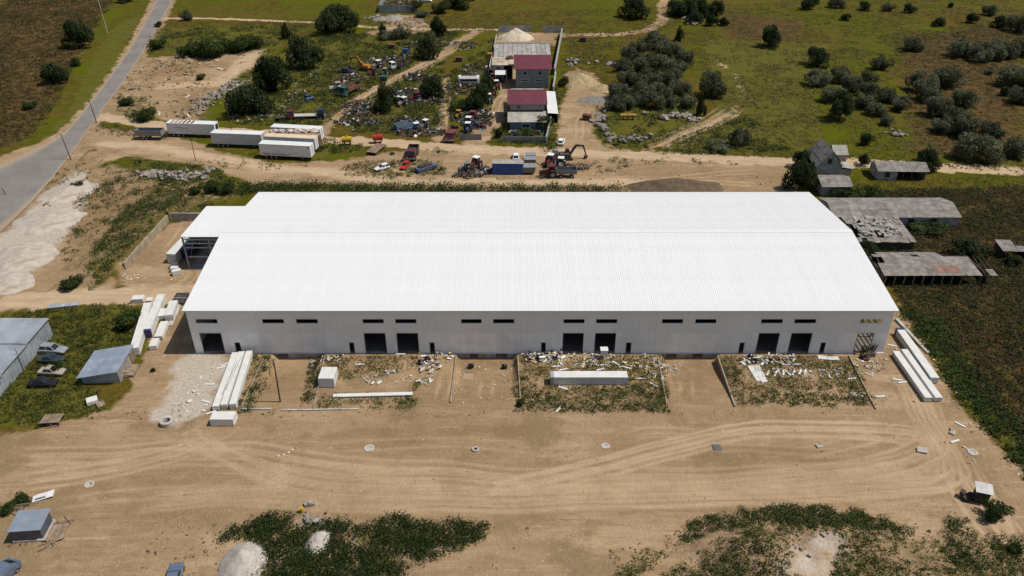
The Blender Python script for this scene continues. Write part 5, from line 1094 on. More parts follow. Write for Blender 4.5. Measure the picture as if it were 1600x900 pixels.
c4 = P(1563, 405); b4 = thing('ruined_shed', 'small roofless-ended shed with slipping roof sheets beyond the barns', 'shed', (c4[0], c4[1], 0), R(-4)); walls(b4, 4.8, 3.6, 1.7, M_woodd, skip=('f',)); sheets(b4, (-.2, -.3, 2.0), (5, -.3, 2.0), (5, 3.8, 2.4), (-.2, 3.8, 2.4), 5, 2, M_asb, .05, .05, lambda u, v: u > .62 and v > .4, tilt=.06); rafters(b4, (.3, 2, 3.4, 4.5), -.2, 3.7, 1.92, 2.32)
for x in (.2, 2.4, 4.6): MB().b2(x - .07, x + .07, 0, .14, -.3, 1.85).build('post', M_woodd, b4)

# --- grey metal hall cut by the picture edge, tin shed, kiosk, booth
lh = thing('metal_hall', 'grey corrugated metal hall with a stepped sheet roof beside the row of cars', 'hall', (-104, 84, 0))
X1 = -78.6 + 104
for k, (ya, yb, ha) in enumerate(((19.4, 26.4, 3.4), (11.8, 19.4, 3.15), (0, 11.8, 2.9))):
    MB().b2(X1 - .12, X1, ya, yb - .01, -.3, ha - .05).build('side_wall', M_galvw, lh)
    for i in range(int((yb - ya) / .9)): MB().b2(X1 + .001, X1 + .035, ya + .2 + i * .9, ya + .28 + i * .9, -.2, ha - .1).build('wall_rib', M_galvw, lh)
    sheets(lh, (0, ya - .25, ha + .25), (X1 + .35, ya - .25, ha + .25 - .2), (X1 + .35, yb, ha + .15), (0, yb, ha + .35), 20, 1, M_galv, .05, .012)
    MB().b2(X1 - .3, X1 + .32, ya - .3, ya - .26, ha - .15, ha + .02).build('fascia', M_steel, lh)
MB().b2(0, X1 - .13, 26.2, 26.4, -.3, 3.35).build('back_wall', M_galvw, lh); MB().b2(0, X1 - .13, 0, .15, -.3, 2.85).build('front_wall', M_galvw, lh); MB().b2(0, .15, .16, 26.1, -.3, 2.8).build('side_wall', M_galvw, lh)
MB().cyl((X1 + .2, 16.5, -.1), (X1 + .2, 16.5, 4.3), .05, n=6).build('downpipe', M_dkmetal, lh)
ts = thing('tin_shed', 'tin-roofed lean-to shed of weathered sheets beside the panel stacks', 'shed', (-67.4, 97.2, 0), R(3))
MB().hexa([(0, 0, -.2), (5.8, 0, -.2), (5.8, .1, -.2), (0, .1, -.2)], [(0, 0, 1.5), (5.8, 0, 2.4), (5.8, .1, 2.4), (0, .1, 1.5)]).build('front_wall', M_galvw, ts); MB().b2(5.7, 5.8, .105, 6.8, -.2, 2.4).build('side_wall', mat('plank_wall', (.30, .28, .25), .9, .3, 1), ts); MB().b2(0, .1, .105, 6.8, -.2, 1.45).build('side_wall', M_galvw, ts); MB().hexa([(.1, 6.7, -.2), (5.7, 6.7, -.2), (5.7, 6.8, -.2), (.1, 6.8, -.2)], [(.1, 6.7, 1.48), (5.7, 6.7, 2.38), (5.7, 6.8, 2.38), (.1, 6.8, 1.48)]).build('back_wall', M_galvw, ts)
for i in range(6): MB().slab([(-.5, -.5 + i * 1.22, 1.47 + .012 * (i % 2)), (6.1, -.5 + i * 1.22, 2.5 + .012 * (i % 2)), (6.1, .74 + i * 1.22, 2.5 + .012 * (i % 2)), (-.5, .74 + i * 1.22, 1.47 + .012 * (i % 2))], .025).build('roof_sheet', mat('tin_sheet', (.34, .39, .47), .45, .2, .6, c2=(.42, .46, .52), metal=.3, rand=.09), ts)
MB().b2(5.83, 5.9, 4.9, 6.6, -.1, 2.0).build('plank_door', M_wood, ts); MB().b2(5.9, 7.4, 1.2, 4.2, -.1, .5).build('timber_heap', M_wood, ts)
tag(MB().box((0, 0, .3), (2.4, 1.2, .14), .3, .1, .2).box((.2, .3, .5), (2.0, .5, .1), .8, 0, .3).box((-.3, -.1, .15), (1.6, 1.4, .25), .1).build('board_pile', M_wood, None, G(197, 586)), 'brown pile of boards against the tin shed side wall', 'boards')
kx = P(19, 852); ki = thing('kiosk', 'blue-grey sheet metal kiosk on a white concrete base', 'kiosk', (kx[0] + .1, kx[1] + .5, 0), R(5)); ki.scale = (.74, .74, .78)
MB().b2(-.25, 4.9, -.25, 4.2, -.2, .35).build('base', M_concl, ki); kb = mat('kiosk_sheet', (.105, .115, .155), .45, .15, .6, metal=.3)
for i in range(5): MB().b2(i * .93 + .004, (i + 1) * .93 - .004, 0, .08, .352, 2.6).build('wall_panel', kb, ki); MB().b2(i * .93 + .004, (i + 1) * .93 - .004, 3.82, 3.9, .352, 2.6).build('wall_panel', kb, ki)
for i in range(4): MB().b2(4.57, 4.65, .082 + i * .93, 1.0 + i * .93, .352, 2.6).build('wall_panel', kb, ki); MB().b2(0, .08, .082 + i * .93, 1.0 + i * .93, .352, 2.6).build('wall_panel', kb, ki)
for i in range(5): MB().slab([(-.3 + i * 1.06, -.3, 2.62), (.752 + i * 1.06, -.3, 2.62), (.752 + i * 1.06, 4.2, 2.85), (-.3 + i * 1.06, 4.2, 2.85)], .05).build('roof_sheet', mat('kiosk_roof', (.30, .34, .40), .4, .12, .5, metal=.3), ki)
rp = thing('wooden_ramp', 'wooden plank platform beside the blue-grey kiosk', 'platform', G(66, 848), R(8)); rp.scale = (.85, .85, 1)
for i in range(9): MB().b2(i * .32, i * .32 + .3, 0, 3.0, .22, .3).build('plank', M_wood, rp)
MB().b2(0, 2.8, .2, .35, -.15, .215).build('bearer', M_woodd, rp); MB().b2(0, 2.8, 2.6, 2.75, -.15, .215).build('bearer', M_woodd, rp)
for i_, (px, py, n, lab) in enumerate(((98, 818, 5, 'loose timber poles propped behind the wooden platform'), (82, 852, 6, 'loose timber poles lying in front of the wooden platform'), (32, 797, 9, 'pale heap of broken timber behind the kiosk'), (76, 664, 6, 'old boards dumped at the weedy edge below the grey hall'))):
    mb = MB()
    for k in range(n): mb.box((rnd.uniform(-.9, .9), rnd.uniform(-.6, .6), .05 + k * .06), (rnd.uniform(1.4, 2.6), .1, .07), rnd.uniform(-.9, .9), 0, rnd.uniform(-.12, .12))
    tag(mb.build('timber_heap', M_wood, None, G(px, py)), lab, 'timber', kind='stuff')
tag(MB().slab([(0, 0, .1), (2.4, .9, .35), (2.1, 2.0, .45), (-.3, 1.0, .2)], .05).slab([(.4, .3, .5), (1.6, .7, .6), (1.5, 1.5, .55), (.3, 1.1, .45)], .04).build('plastic_sheet', M_white, None, G(50, 786)), 'crumpled white plastic sheet behind the kiosk', 'sheet')
pt = thing('pallet_table', 'weathered wooden table with a dark underside beside the weeds', 'table', G(64, 668), R(5))
for i in range(5): MB().b2(i * .55, i * .55 + .5, 0, 2.0, .72, .8).build('plank', M_wood, pt)
for x in (.15, 2.5):
    for y in (.15, 1.85): MB().b2(x - .08, x + .08, y - .08, y + .08, -.15, .715).build('leg', M_woodd, pt)
bo = thing('guard_booth', 'small dark timber booth with a shiny tilted tin roof', 'booth', G(1530, 781), R(-18)); bo.scale = (.78, .78, .82)
for i in range(6): MB().b2(-1.0 + i * .34, -.68 + i * .34, -.8, -.74, -.1, 2.3).build('plank', M_woodd, bo)
MB().b2(-1.0, -.94, -.735, .9, -.1, 2.3).build('side_wall', M_woodd, bo); MB().b2(.96, 1.02, -.735, .9, -.1, 2.3).build('side_wall', M_woodd, bo); MB().b2(-.935, .955, .84, .9, -.1, 2.3).build('back_wall', M_woodd, bo)
for i in range(3): MB().slab([(-1.3 + i * .9, -1.0, 2.35), (-.42 + i * .9, -1.0, 2.35), (-.42 + i * .9, 1.2, 2.75), (-1.3 + i * .9, 1.2, 2.75)], .03).build('roof_sheet', mat('shiny_tin', (.40, .395, .38), .35, .15, 1, metal=.2, rand=.1), bo)
tag(MB().box((0, 0, .3), (1.6, .9, .6), .3).box((-.6, .4, .75), (.8, .6, .4), .8).box((.5, -.2, .75), (.3, 1.1, .25), .2).build('junk_pile', M_woodd, None, G(1511, 779)), 'dark junk pile on the shaded side of the guard booth', 'junk')
vt = thing('van', 'slate grey van roof poking in beside the kiosk ditch', 'van', G(6, 905), R(72)); MB().loft([[(x, -.85 * k, .35), (x, .85 * k, .35), (x, .85 * k, 1.3), (x, .7 * k, 1.8 * s_), (x, -.7 * k, 1.8 * s_), (x, -.85 * k, 1.3)] for x, k, s_ in ((-2.1, .95, 1), (1.0, 1, 1), (1.9, .95, .62), (2.1, .85, .6))]).build('body', P_slate, vt); MB().slab([(1.1, -.6, 1.76), (1.8, -.68, 1.2), (1.8, .68, 1.2), (1.1, .6, 1.76)], .02).build('windscreen', M_glass, vt)
for x in (-1.4, 1.3):
    for y in (-.75, .75): wheel(vt, (x, y, .32), .33, .2)

# ------------------------------------------------------------------ poles, well covers, heaps
def pole(label, px, py, h, lean=(0, 0), arm=False, m=None, r=.14):
    o = thing('utility_pole', label, 'pole', G(px, py)); MB().cyl((0, 0, -.6), (lean[0], lean[1], h), r, r * .65, 9).build('shaft', m or M_pole, o)
    if arm: MB().b2(lean[0] * .94 - .9, lean[0] * .94 + .9, lean[1] * .94 - .05, lean[1] * .94 + .05, h * .94, h * .94 + .12).build('crossarm', m or M_pole, o)
    for sx in ((-.8, 0, .8) if arm else (.22,)): MB().cyl((lean[0] * .94 + sx, lean[1] * .94, h * .94 + (.125 if arm else .0)), (lean[0] * .94 + sx, lean[1] * .94, h * .94 + .3), .06, n=6).build('insulator', M_white, o)
pole('dark wooden pole leaning on the parcel beside the cream crate', 438, 628, 7.6, (.15, .2))
pole('pale concrete pole in the brown field across the road', 168, 52, 13, (-.2, 0), False, M_concl, .2)
pole('thin dark pole where the dirt track leaves the asphalt road', 151, 191, 7, (-.4, 0)); pole('thin dark pole at the road edge above the white sand', 111, 249, 7, (-.6, 0)); pole('thin pole with a crossarm below the pale grey trailer', 306, 252, 6, (0, 0), True, None, .1); pole('thin pole behind the plain grey trailer', 362, 205, 8, (0, 0), False, None, .1)
pole('short dark stake standing on the asphalt edge', 9, 304, 1.8, (-.3, 0), False, None, .12)
def well(label, px, py, r, h, lid=True, ang=0):
    o = thing('well_ring', label, 'well ring', G(px, py)); MB().ring((0, 0, h / 2 - .1), (0, 0, 1), r * .55, r, h + .2, 20).build('ring', M_concl, o)
    if lid: MB().cyl((0, 0, h - .12), (0, 0, h - .06), r * .54, n=16).build('cover', M_concl, o)
    else: MB().cyl((0, 0, -.05), (0, 0, .02), r * .54, n=16).build('shaft_floor', M_dkmetal, o)
well('big raised concrete well ring at the tip of the pale gravel', 262, 662, 1.0, .7, False); well('flat pale well cover in the open yard', 577, 701, .75, .12); well('small well ring with dark debris in the open yard', 743, 703, .5, .25, False); well('round white-rimmed well ring set flush in the yard', 946, 697, .62, .1); well('pale round well cover near the green slope', 1520, 707, .7, .1); well('faint pale well cover on the left of the yard', 140, 757, .65, .06)
gt = thing('drain_grate', 'dark square drain grate lying in the open yard', 'grate', G(1120, 699)); MB().b2(-.6, .6, -.6, .6, -.1, .06).build('plate', M_dkmetal, gt)
for i in range(5): MB().b2(-.55, .55, -.5 + i * .24, -.42 + i * .24, .062, .1).build('bar', M_steel, gt)
sb = thing('concrete_slab', 'tilted pale concrete slab near the wheel tracks by the slope', 'slab', G(1440, 705), R(-20)); MB().hexa([(-.65, -.45, -.1), (.65, -.45, -.05), (.65, .45, .0), (-.65, .45, 0)], [(-.65, -.45, .22), (.65, -.45, .3), (.65, .45, .42), (-.65, .45, .34)]).build('slab_body', M_concl, sb); MB().cyl((.2, 0, .30), (.2, 0, .37), .08, n=8).build('lifting_eye', M_steel, sb)
def heap(name, label, px, py, rx, ry, h, m, seed=1, rz=0, cat='heap', sharp=1.2, n=30, calm=.38):
    c = G(px, py); vs = []; fs = []
    for i in range(n + 1):
        for j in range(n + 1):
            a, b = i / n * 2 - 1, j / n * 2 - 1; vs.append((a, b))
    A_ = np.array(vs); f = (fbm(A_[:, 0] * 2.5 + seed * 7, A_[:, 1] * 2.5, seed, 4) - .5)
    d = np.hypot(A_[:, 0], A_[:, 1]) + f * calm; k = np.clip(1.0 - d, -.12, 1)
    g = (fbm(A_[:, 0] * 8, A_[:, 1] * 8 + seed, seed + 3, 3) - .5) * .05
    zz = np.where(k > 0, h * (1 - (1 - k) ** sharp * 1.0) * (1 + g * 2), k * h * 2)
    V_ = np.stack([A_[:, 0] * rx, A_[:, 1] * ry, zz], -1); idm = np.arange((n + 1) ** 2).reshape(n + 1, n + 1)
    F_ = np.stack([idm[:-1, :-1], idm[1:, :-1], idm[1:, 1:], idm[:-1, 1:]], -1).reshape(-1, 4)
    F_ = F_[(V_[F_, 2] > -.2 * h).any(1)]
    u, inv = np.unique(F_, return_inverse=True)
    me = fastmesh(name, V_[u], inv.reshape(-1, 4), m); me.polygons.foreach_set('use_smooth', np.ones(len(F_), bool))
    return tag(link(name, me, None, (c.x, c.y, c.z - .03), rz), label, cat)
heap('gravel_heap', 'large white gravel heap in the dark weeds', 381, 880, 2.9, 3.3, 2.1, M_gravel, 2, calm=.16); heap('gravel_heap', 'small elongated white gravel heap in the dark weeds', 497, 847, 1.5, 2.0, 1.2, M_gravel, 3, R(-20))
heap('sand_heap', 'pale sand heap behind the slab deck of the compound', 806, 60, 7, 5, 4.0, M_sand, 4); heap('sand_heap', 'yellow sand heap at the head of the sandy driveway', 905, 130, 7, 6, 3.4, M_ysand, 5); heap('sand_heap', 'low yellow sand heap beside the silvery grove', 941, 140, 4, 4, 1.8, M_ysand, 6); heap('soil_heap', 'dark flat soil heap behind the hall', 1055, 294, 12, 5, 2.4, M_soil, 7)
heap('gravel_heap', 'grey gravel heap across the sandy driveway', 930, 157, 6, 3, 1.3, mat('grey_gravel', (.22, .2, .19), .95, .3, 1.5, bump=.8), 8)
for i_, (lab, px, py, rx, ry, h_) in enumerate((('long white sand ridge beside the asphalt road, upper end', 108, 300, 5.5, 7, 1.3), ('broad white sand heap in the middle of the roadside row', 78, 345, 7, 7, 1.4), ('white sand heap at the lower end of the roadside row', 38, 400, 7, 6, 1.3), ('low white sand heap touching the pale track', 12, 440, 6, 4, .8))): heap('sand_heap', lab, px, py, rx, ry, h_, mat('white_sand', (.45, .39, .325), .95, .2, .6, c2=(.35, .28, .21), bump=.6), 20 + i_, R(-35))
heap('gravel_heap', 'pale conical spoil heap beside the far rubble compound', 612, 30, 5, 3.5, 2.0, M_rubble, 31); heap('gravel_heap', 'second pale spoil heap beside the far rubble compound', 596, 31, 4, 3, 1.6, M_rubble, 32)
# rubble: rocks and broken concrete
def rocks(name, label, pts, n, smin, smax, m, spread=1.2, seed=1, cat='rubble', hh=.3):
    q = random.Random(seed); mb = MB(); W_ = PP(pts)
    for i in range(n):
        k = q.uniform(0, len(W_) - 1.001); j = int(k); t = k - j; p = W_[j] * (1 - t) + W_[j + 1] * t; x = p[0] + q.gauss(0, spread); y = p[1] + q.gauss(0, spread); s = q.uniform(smin, smax)
        if q.random() < .5: mb.box((x, y, H(x, y) + s * .25 + q.random() * hh), (s * q.uniform(.8, 2.0), s, s * q.uniform(.3, .8)), q.uniform(0, 3), q.uniform(-.4, .4), q.uniform(-.4, .4))
        else: mb.blob((x, y, H(x, y) + s * .2 + q.random() * hh), (s * q.uniform(.5, .9), s * .6, s * .45), i + seed * 1000, .3, 6, 4)
    tag(mb.build(name, m), label, cat, kind='stuff')
rocks('rubble', 'broken pale concrete strung along the weeds beside the sandy driveway', [(948, 165), (942, 180), (935, 192), (945, 205), (950, 218), (962, 222), (975, 218), (1000, 218), (1008, 214)], 85, .4, 1.25, M_rubble, .9, 1)
rocks('rubble', 'pale concrete lumps below the silvery grove', [(1010, 178), (1030, 185), (1045, 184), (1060, 182), (1075, 182), (1086, 190)], 60, .4, 1.4, M_rubble, .9, 2)
rocks('rubble', 'long grey rubble bank at the edge of the sand pit', [(300, 176), (320, 160), (345, 145), (365, 135), (372, 130)], 200, .3, .9, M_rubble, 2.2, 3)
rocks('rubble', 'white rubble strewn along the bank behind the sand heaps', [(228, 275), (245, 272), (270, 276), (300, 278), (322, 268)], 110, .3, 1.1, M_rubble, 1.3, 4); rocks('rubble', 'grey stones scattered through the weeds below the trees', [(350, 188), (400, 180), (430, 182), (450, 165), (470, 140), (510, 100)], 110, .2, .7, M_rubble, 2.8, 5)
rocks('rubble', 'white rubble beside the upper copse', [(1045, 18), (1055, 22), (1068, 26), (1080, 40)], 40, .5, 1.4, M_rubble, 1.2, 6); rocks('rubble', 'pinkish rubble in front of the dark weed patch', [(478, 808), (488, 815), (497, 818), (505, 815)], 40, .15, .55, M_rubble, .6, 7); rocks('rubble', 'stones lying on the pale mound below the yard', [(1215, 850), (1250, 870), (1290, 845), (1330, 870)], 14, .12, .35, M_rubble, 1.6, 8)
rocks('rubble', 'stones by the far compound wall', [(575, 27), (590, 32), (640, 42), (672, 30)], 40, .4, 1.3, M_rubble, 1.5, 9); rocks('rubble', 'white rubble patch in the right meadow', [(1390, 208), (1400, 211), (1408, 212)], 18, .5, 1.5, M_rubble, .7, 10); rocks('rubble', 'pale lumps along the meadow wall of the compound', [(893, 104), (900, 100), (950, 100), (958, 103)], 26, .4, 1.2, M_rubble, 1.0, 12)
tag(MB().cyl((0, 0, .1), (0, 0, .75), .28, n=12).cyl((0, 0, .75), (0, 0, .85), .12, n=8).build('yellow_barrel', P_yel, None, G(472, 800)), 'small yellow barrel beside stones in the yard', 'barrel')
tag(MB().box((0, 0, .25), (1.3, .7, .45), .2).box((.2, 0, .55), (.7, .5, .2), .6).build('stone_block', M_rubble, None, G(484, 789)), 'grey stone block behind the yellow barrel', 'stone')

# ------------------------------------------------------------------ building waste in front of the hall
def chips(name, label, poly, n, smin, smax, mats, seed, thr=.0, z=.06, wt=None):
    q = PP(poly); x0, y0 = q.min(0); x1, y1 = q.max(0); mb = MB(); r = random.Random(seed); c = 0; t = 0
    n = int(n * .75) if name.startswith(('foam', 'film')) else n
    while c < n and t < n * 30:
        t += 1; x = r.uniform(x0, x1); y = r.uniform(y0, y1)
        if not inside(q, np.array([x]), np.array([y]))[0]: continue
        if thr and fbm(np.array([x / 1.5]), np.array([y / 1.5]), seed, 3)[0] < thr: continue
        c += 1; s = (smin + (smax - smin) * r.random() ** 2.2 * 1.25) * .7; mb.cur = r.choices(range(len(mats)), wt)[0] if wt else r.randrange(len(mats)); zz = H(x, y) + r.uniform(0, z)
        if r.random() < .75: mb.box((x, y, zz + s * .12), (s * r.uniform(.8, 2.2), s * r.uniform(.3, .8), s * r.uniform(.1, .35)), r.uniform(0, 3.14), r.uniform(-.4, .4), r.uniform(-.4, .4))
        else: mb.blob((x, y, zz + s * .2), (s * .6, s * .5, s * .4), r.randrange(9999), .35, 6, 4)
    tag(mb.build(name, mats), label, 'debris', kind='stuff')
WB = [M_wrap, M_foam, M_whitebag, M_blackbag]
chips('foam_debris', 'white foam and film heaped under the second cellar ramp corner', [(655, 553), (712, 553), (700, 568), (668, 590), (655, 575)], 90, .25, .8, WB, 1, 0, .5, (4, 1, 4, 3)); chips('foam_debris', 'white film and bags beside the kerb wall at the cream crate', [(472, 556), (540, 556), (535, 566), (478, 568)], 55, .25, .8, WB, 2, 0, .4, (4, 1, 4, 3)); chips('film_debris', 'crumpled pale film strewn across the cream crate parcel', [(565, 592), (600, 580), (650, 582), (680, 590), (668, 604), (575, 600)], 110, .2, .6, [M_whitebag, M_wrap, M_rubble], 3, .4, .2)
chips('foam_debris', 'yellow and white foam scraps along the hall behind the wrapped bundle', [(814, 552), (1030, 556), (1025, 578), (960, 575), (900, 572), (820, 566)], 420, .15, .6, WB, 4, .36, .2, (4, 6, 3, .6)); chips('foam_debris', 'high heap of white bags by the door near the wrapped bundle', [(815, 550), (880, 552), (890, 562), (820, 566)], 110, .25, .8, WB, 5, 0, .7, (4, 2, 5, 2.5)); chips('foam_debris', 'pale yellow foam spill at the top of the third ramp', [(1020, 562), (1064, 562), (1062, 580), (1020, 600), (1005, 585)], 160, .15, .5, [M_foam, M_wrap, M_whitebag], 6, 0, .15)
chips('foam_debris', 'white and black waste heap between the kerb wall and the pair of gates', [(1160, 556), (1245, 556), (1240, 570), (1200, 572), (1165, 570)], 170, .2, .75, WB, 7, .3, .5, (5, 2, 4, 2.5)); chips('foam_debris', 'cream foam scraps spilled beside the boarded corner gate', [(1330, 562), (1375, 556), (1385, 575), (1360, 590), (1338, 580)], 170, .15, .5, [M_foam, M_wrap, M_whitebag, M_wood], 8, 0, .15); chips('film_debris', 'torn film and pale sheets in the weeds of the last parcel', [(1195, 575), (1325, 570), (1330, 590), (1210, 592)], 110, .2, .6, [M_whitebag, M_rubble, M_wrap], 9, .42, .12)
chips('foam_debris', 'white scraps scattered on the rutted ramp between two kerb walls', [(714, 560), (806, 558), (806, 625), (714, 630)], 110, .12, .4, [M_foam, M_wrap, M_whitebag, M_wood], 10, .45, .08); chips('litter', 'small pale litter and clods scattered over the open yard', [(-10, 680), (300, 660), (1400, 640), (1560, 740), (1500, 800), (900, 800), (300, 880), (0, 890)], 420, .06, .2, [M_rubble, M_wrap, M_soil, M_soil], 11, .0, .02); chips('litter', 'white scraps scattered round the long stacks at the far end', [(1370, 560), (1400, 500), (1480, 600), (1560, 740), (1500, 720), (1400, 640)], 60, .15, .5, [M_foam, M_wrap, M_whitebag], 12, .0, .05)
chips('litter', 'white litter along the green slope edge', [(1430, 520), (1500, 600), (1600, 745), (1570, 740), (1480, 620)], 45, .15, .5, [M_wrap, M_whitebag, M_rubble], 13); chips('litter', 'white scraps at the foot of the retaining wall', [(190, 428), (225, 424), (230, 436), (195, 440)], 70, .1, .4, [M_wrap, M_foam], 14); chips('litter', 'loose offcuts on the pale gravel apron', [(262, 640), (345, 556), (352, 556), (340, 640), (320, 650)], 26, .2, .6, [M_wrap], 15); chips('soil_clods', 'dark clods and tufts strewn over the sandy foreground', [(280, 800), (350, 850), (340, 910), (200, 910), (220, 860)], 120, .1, .4, [M_soil, M_ysand], 16, .45, .0); chips('soil_clods', 'dark crumbly clods along the yard side of the parcels', [(480, 640), (1380, 640), (1380, 648), (480, 652)], 260, .1, .35, [M_soil, M_ysand, M_rubble], 17, .45, .0)
chips('litter', 'pale scraps among the panel bundles near the tin shed', [(195, 470), (290, 470), (260, 560), (215, 570), (240, 500)], 60, .12, .5, [M_wrap, M_foam, M_wood], 18); chips('litter', 'white scraps in front of the annex', [(195, 430), (330, 425), (300, 455), (200, 455)], 40, .1, .35, [M_wrap, M_foam], 19); chips('litter', 'pale bits strewn across the scrapyard grass', [(430, 100), (700, 60), (700, 210), (520, 205), (430, 190)], 480, .3, 1.0, [M_rubble, M_dkmetal, M_rust, M_tyre, M_dkmetal, M_rust, P_grey], 20, .42, .1)
chips('litter', 'pale bits along the dirt behind the hall', [(540, 282), (980, 270), (1200, 270), (1230, 300), (980, 290)], 90, .15, .5, [M_rubble, M_soil, M_soil], 21)
chips('soil_clods', 'clods and eroded lumps over the floor of the sand pit', [(190, 125), (225, 92), (330, 86), (400, 80), (370, 115), (330, 150), (300, 188), (200, 180)], 260, .4, 1.5, [M_soil, M_ysand, M_sand], 23, .45, .0)
for i_, (px, py) in enumerate(((736, 574), (788, 575), (842, 560), (868, 560), (658, 568), (668, 563), (1172, 560), (1180, 566))):
    tag(MB().blob((0, 0, .35), (.5, .45, .45), i_, .25, 9, 6).build('rubbish_bag', M_blackbag, None, G(px, py), smooth=True), 'full black rubbish bag lying in building waste in front of the hall', 'bag', 'black rubbish bags before the hall')
OFC = [(1200, 583, 60, 'p'), (1212, 584, 60, 'p'), (1224, 583, 75, 'p'), (1231, 583, 110, 'p'), (1240, 583, 60, 'p'), (1250, 582, 60, 'p'), (1258, 582, 65, 'p'), (869, 573, 5, 'b'), (880, 578, 20, 'b'), (938, 578, 20, 'b'), (962, 568, -45, 'b'), (979, 575, -25, 'b'), (1000, 592, 0, 'b'), (1022, 602, -45, 'b'), (880, 607, -25, 'b'), (873, 640, 55, 'b'), (1332, 592, 10, 'e'), (1375, 620, 5, 'e'), (1393, 540, -20, 'e'), (1402, 594, -15, 'e'), (1410, 598, 10, 'e'), (1335, 618, -50, 'e'), (1342, 618, -40, 'e'), (352, 570, 40, 'g'), (346, 575, 20, 'g'), (328, 601, 0, 'g'), (322, 628, -20, 'g'), (330, 645, 30, 'g'), (1245, 570, 0, 'p'), (1228, 570, 0, 'p'), (626, 554, 0, 'c'), (562, 570, 0, 'c'), (1492, 690, 20, 'e'), (1500, 664, -50, 'e')]
LB = {'p': 'white panel offcut lying in the last weedy parcel beside the sheet pair', 'b': 'white panel offcut lying around the long wrapped bundle', 'e': 'white panel offcut lying near the stacks by the boarded corner gate', 'g': 'white panel offcut dropped on the gravel apron', 'c': 'white panel offcut lying behind the cream crate under the gates'}
ofm = MB().box((0, 0, .08), (1.5, .28, .12)).mesh('panel_offcut', M_white)
for px, py, dg, k in OFC: tag(link('panel_offcut', ofm, None, G(px, py), R(dg)), LB[k], 'offcut', 'offcuts ' + k)
tag(MB().slab([(-.9, -1.1, .02), (.8, -1.2, .02), (1.0, 1.1, .07), (-.6, 1.2, .05)], .03).build('cardboard_sheet', mat('cardboard', (.36, .26, .17), .9, .15, 1), None, G(730, 590)), 'flat brown cardboard sheet lying on the rutted ramp', 'cardboard')
tp = MB()
for k in range(9): tp.cur = k % 2; tp.slab([(k * .35, math.sin(k) * .15, .03), (k * .35 + .34, math.sin(k + 1) * .15, .03), (k * .35 + .34, math.sin(k + 1) * .15 + .12, .05), (k * .35, math.sin(k) * .15 + .12, .05)], .01)
tag(tp.build('barrier_tape', [P_bred, M_white], None, G(431, 716), R(38)), 'red and white barrier tape lying loose in the yard', 'tape')
for lab, px, py, dg in (('dark rusty plate lying at the parcel end of the yard', 662, 598, 10), ('pale broken slab half sunk in the open yard', 1280, 697, 20), ('broken grey block by the wheel tracks near the slope', 1488, 676, 50)):
    tag(MB().box((0, 0, .08), (1.0, .7, .18), 0, .1, .05).box((.5, .3, .15), (.5, .35, .2), .6, .2, .1).build('broken_slab', M_rubble, None, G(px, py), R(dg)), lab, 'slab')
# timber leaning in the corner gate
cg = thing('timber_barricade', 'rough timber barricade standing in the corner gate of the hall', 'boards', (wx(1354, 548), WY0 - .35, 0))
for k in range(7): MB().box((-1.1 + k * .36, rnd.uniform(-.1, .1), .95), (.22, .06, 1.9 + rnd.uniform(-.4, .3)), 0, .12, rnd.uniform(-.25, .25)).build('board', M_woodd, cg)
MB().box((0, -.12, .9), (2.4, .06, .16), 0, 0, .1).build('rail', M_woodd, cg)
for i_, (px, py) in enumerate(((1352, 560), (1360, 556))): tag(MB().blob((0, 0, .3), (.9, .6, .6), 60 + i_, .35, 9, 6).build('dark_bundle', M_woodd, None, G(px, py)), ['dark lumpy bundle below the corner gate, left of the foam spill', 'dark lumpy bundle wedged against the corner gate sill'][i_], 'bundle')
stack('pipe_row', 'long pale pipes lying along the slope behind the far stacks', (1400, 500), (1450, 553), .5, .4, 2, M_concl)

# ------------------------------------------------------------------ trees
def crown_mesh(name, seed, material, leaves=1500, leaf=.085, lobes=9, cone=0.0, flat=1.0):
    g = np.random.default_rng(seed); C = []
    for i in range(lobes):
        a = g.uniform(0, 6.28); r = g.uniform(.15, .72); z = g.uniform(.18, .84 - .35 * r); k = 1 - cone * max(0, z - .25); C.append((math.cos(a) * r * k, math.sin(a) * r * k, z, g.uniform(.15, .34) * k))
    C.append((g.uniform(-.1, .1), g.uniform(-.1, .1), .45, .36)); 
    if cone: C.append((0, 0, .85, .16))
    C = np.array(C); w_ = C[:, 3] ** 2; pick = g.choice(len(C), leaves, p=w_ / w_.sum()); d = g.normal(size=(leaves, 3)); d /= np.linalg.norm(d, axis=1)[:, None]
    rr = (.55 + .5 * g.uniform(0, 1, leaves) ** .6)[:, None]; p = C[pick, :3] + d * rr * C[pick, 3:4] * np.array([1, 1, .85 * flat]); p[:, 2] = np.clip(p[:, 2], .04, 1.05)
    n1 = d * .8 + g.normal(size=(leaves, 3)) * .7 + np.array([.1, 0, .35]); e1 = np.cross(n1, g.normal(size=(leaves, 3))); e1 /= np.linalg.norm(e1, axis=1)[:, None]; e2 = np.cross(n1, e1); e2 /= np.linalg.norm(e2, axis=1)[:, None]
    s = leaf * g.uniform(.6, 1.35, leaves)[:, None]; Vv = np.stack([p - e1 * s, p - e2 * s * .65, p + e1 * s, p + e2 * s * .65], 1).reshape(-1, 3)
    clump = g.uniform(.1, .75, len(C))[pick]; t = np.clip(clump + g.normal(0, .16, leaves), 0, 1)
    return fastmesh(name, Vv, np.arange(len(Vv)).reshape(-1, 4), material, t)
def trunk_mesh(name, seed, th=.35):
    q = random.Random(seed); mb = MB(); mb.cyl((0, 0, -.05), (0.01, .01, th), .035, .025, 7)
    for i in range(5):
        a = i * 1.26 + q.uniform(-.3, .3); mb.cyl((0, 0, th * q.uniform(.5, 1)), (math.cos(a) * .3, math.sin(a) * .3, th + q.uniform(.2, .35)), .018, .006, 5)
    return mb.mesh(name, M_bark)
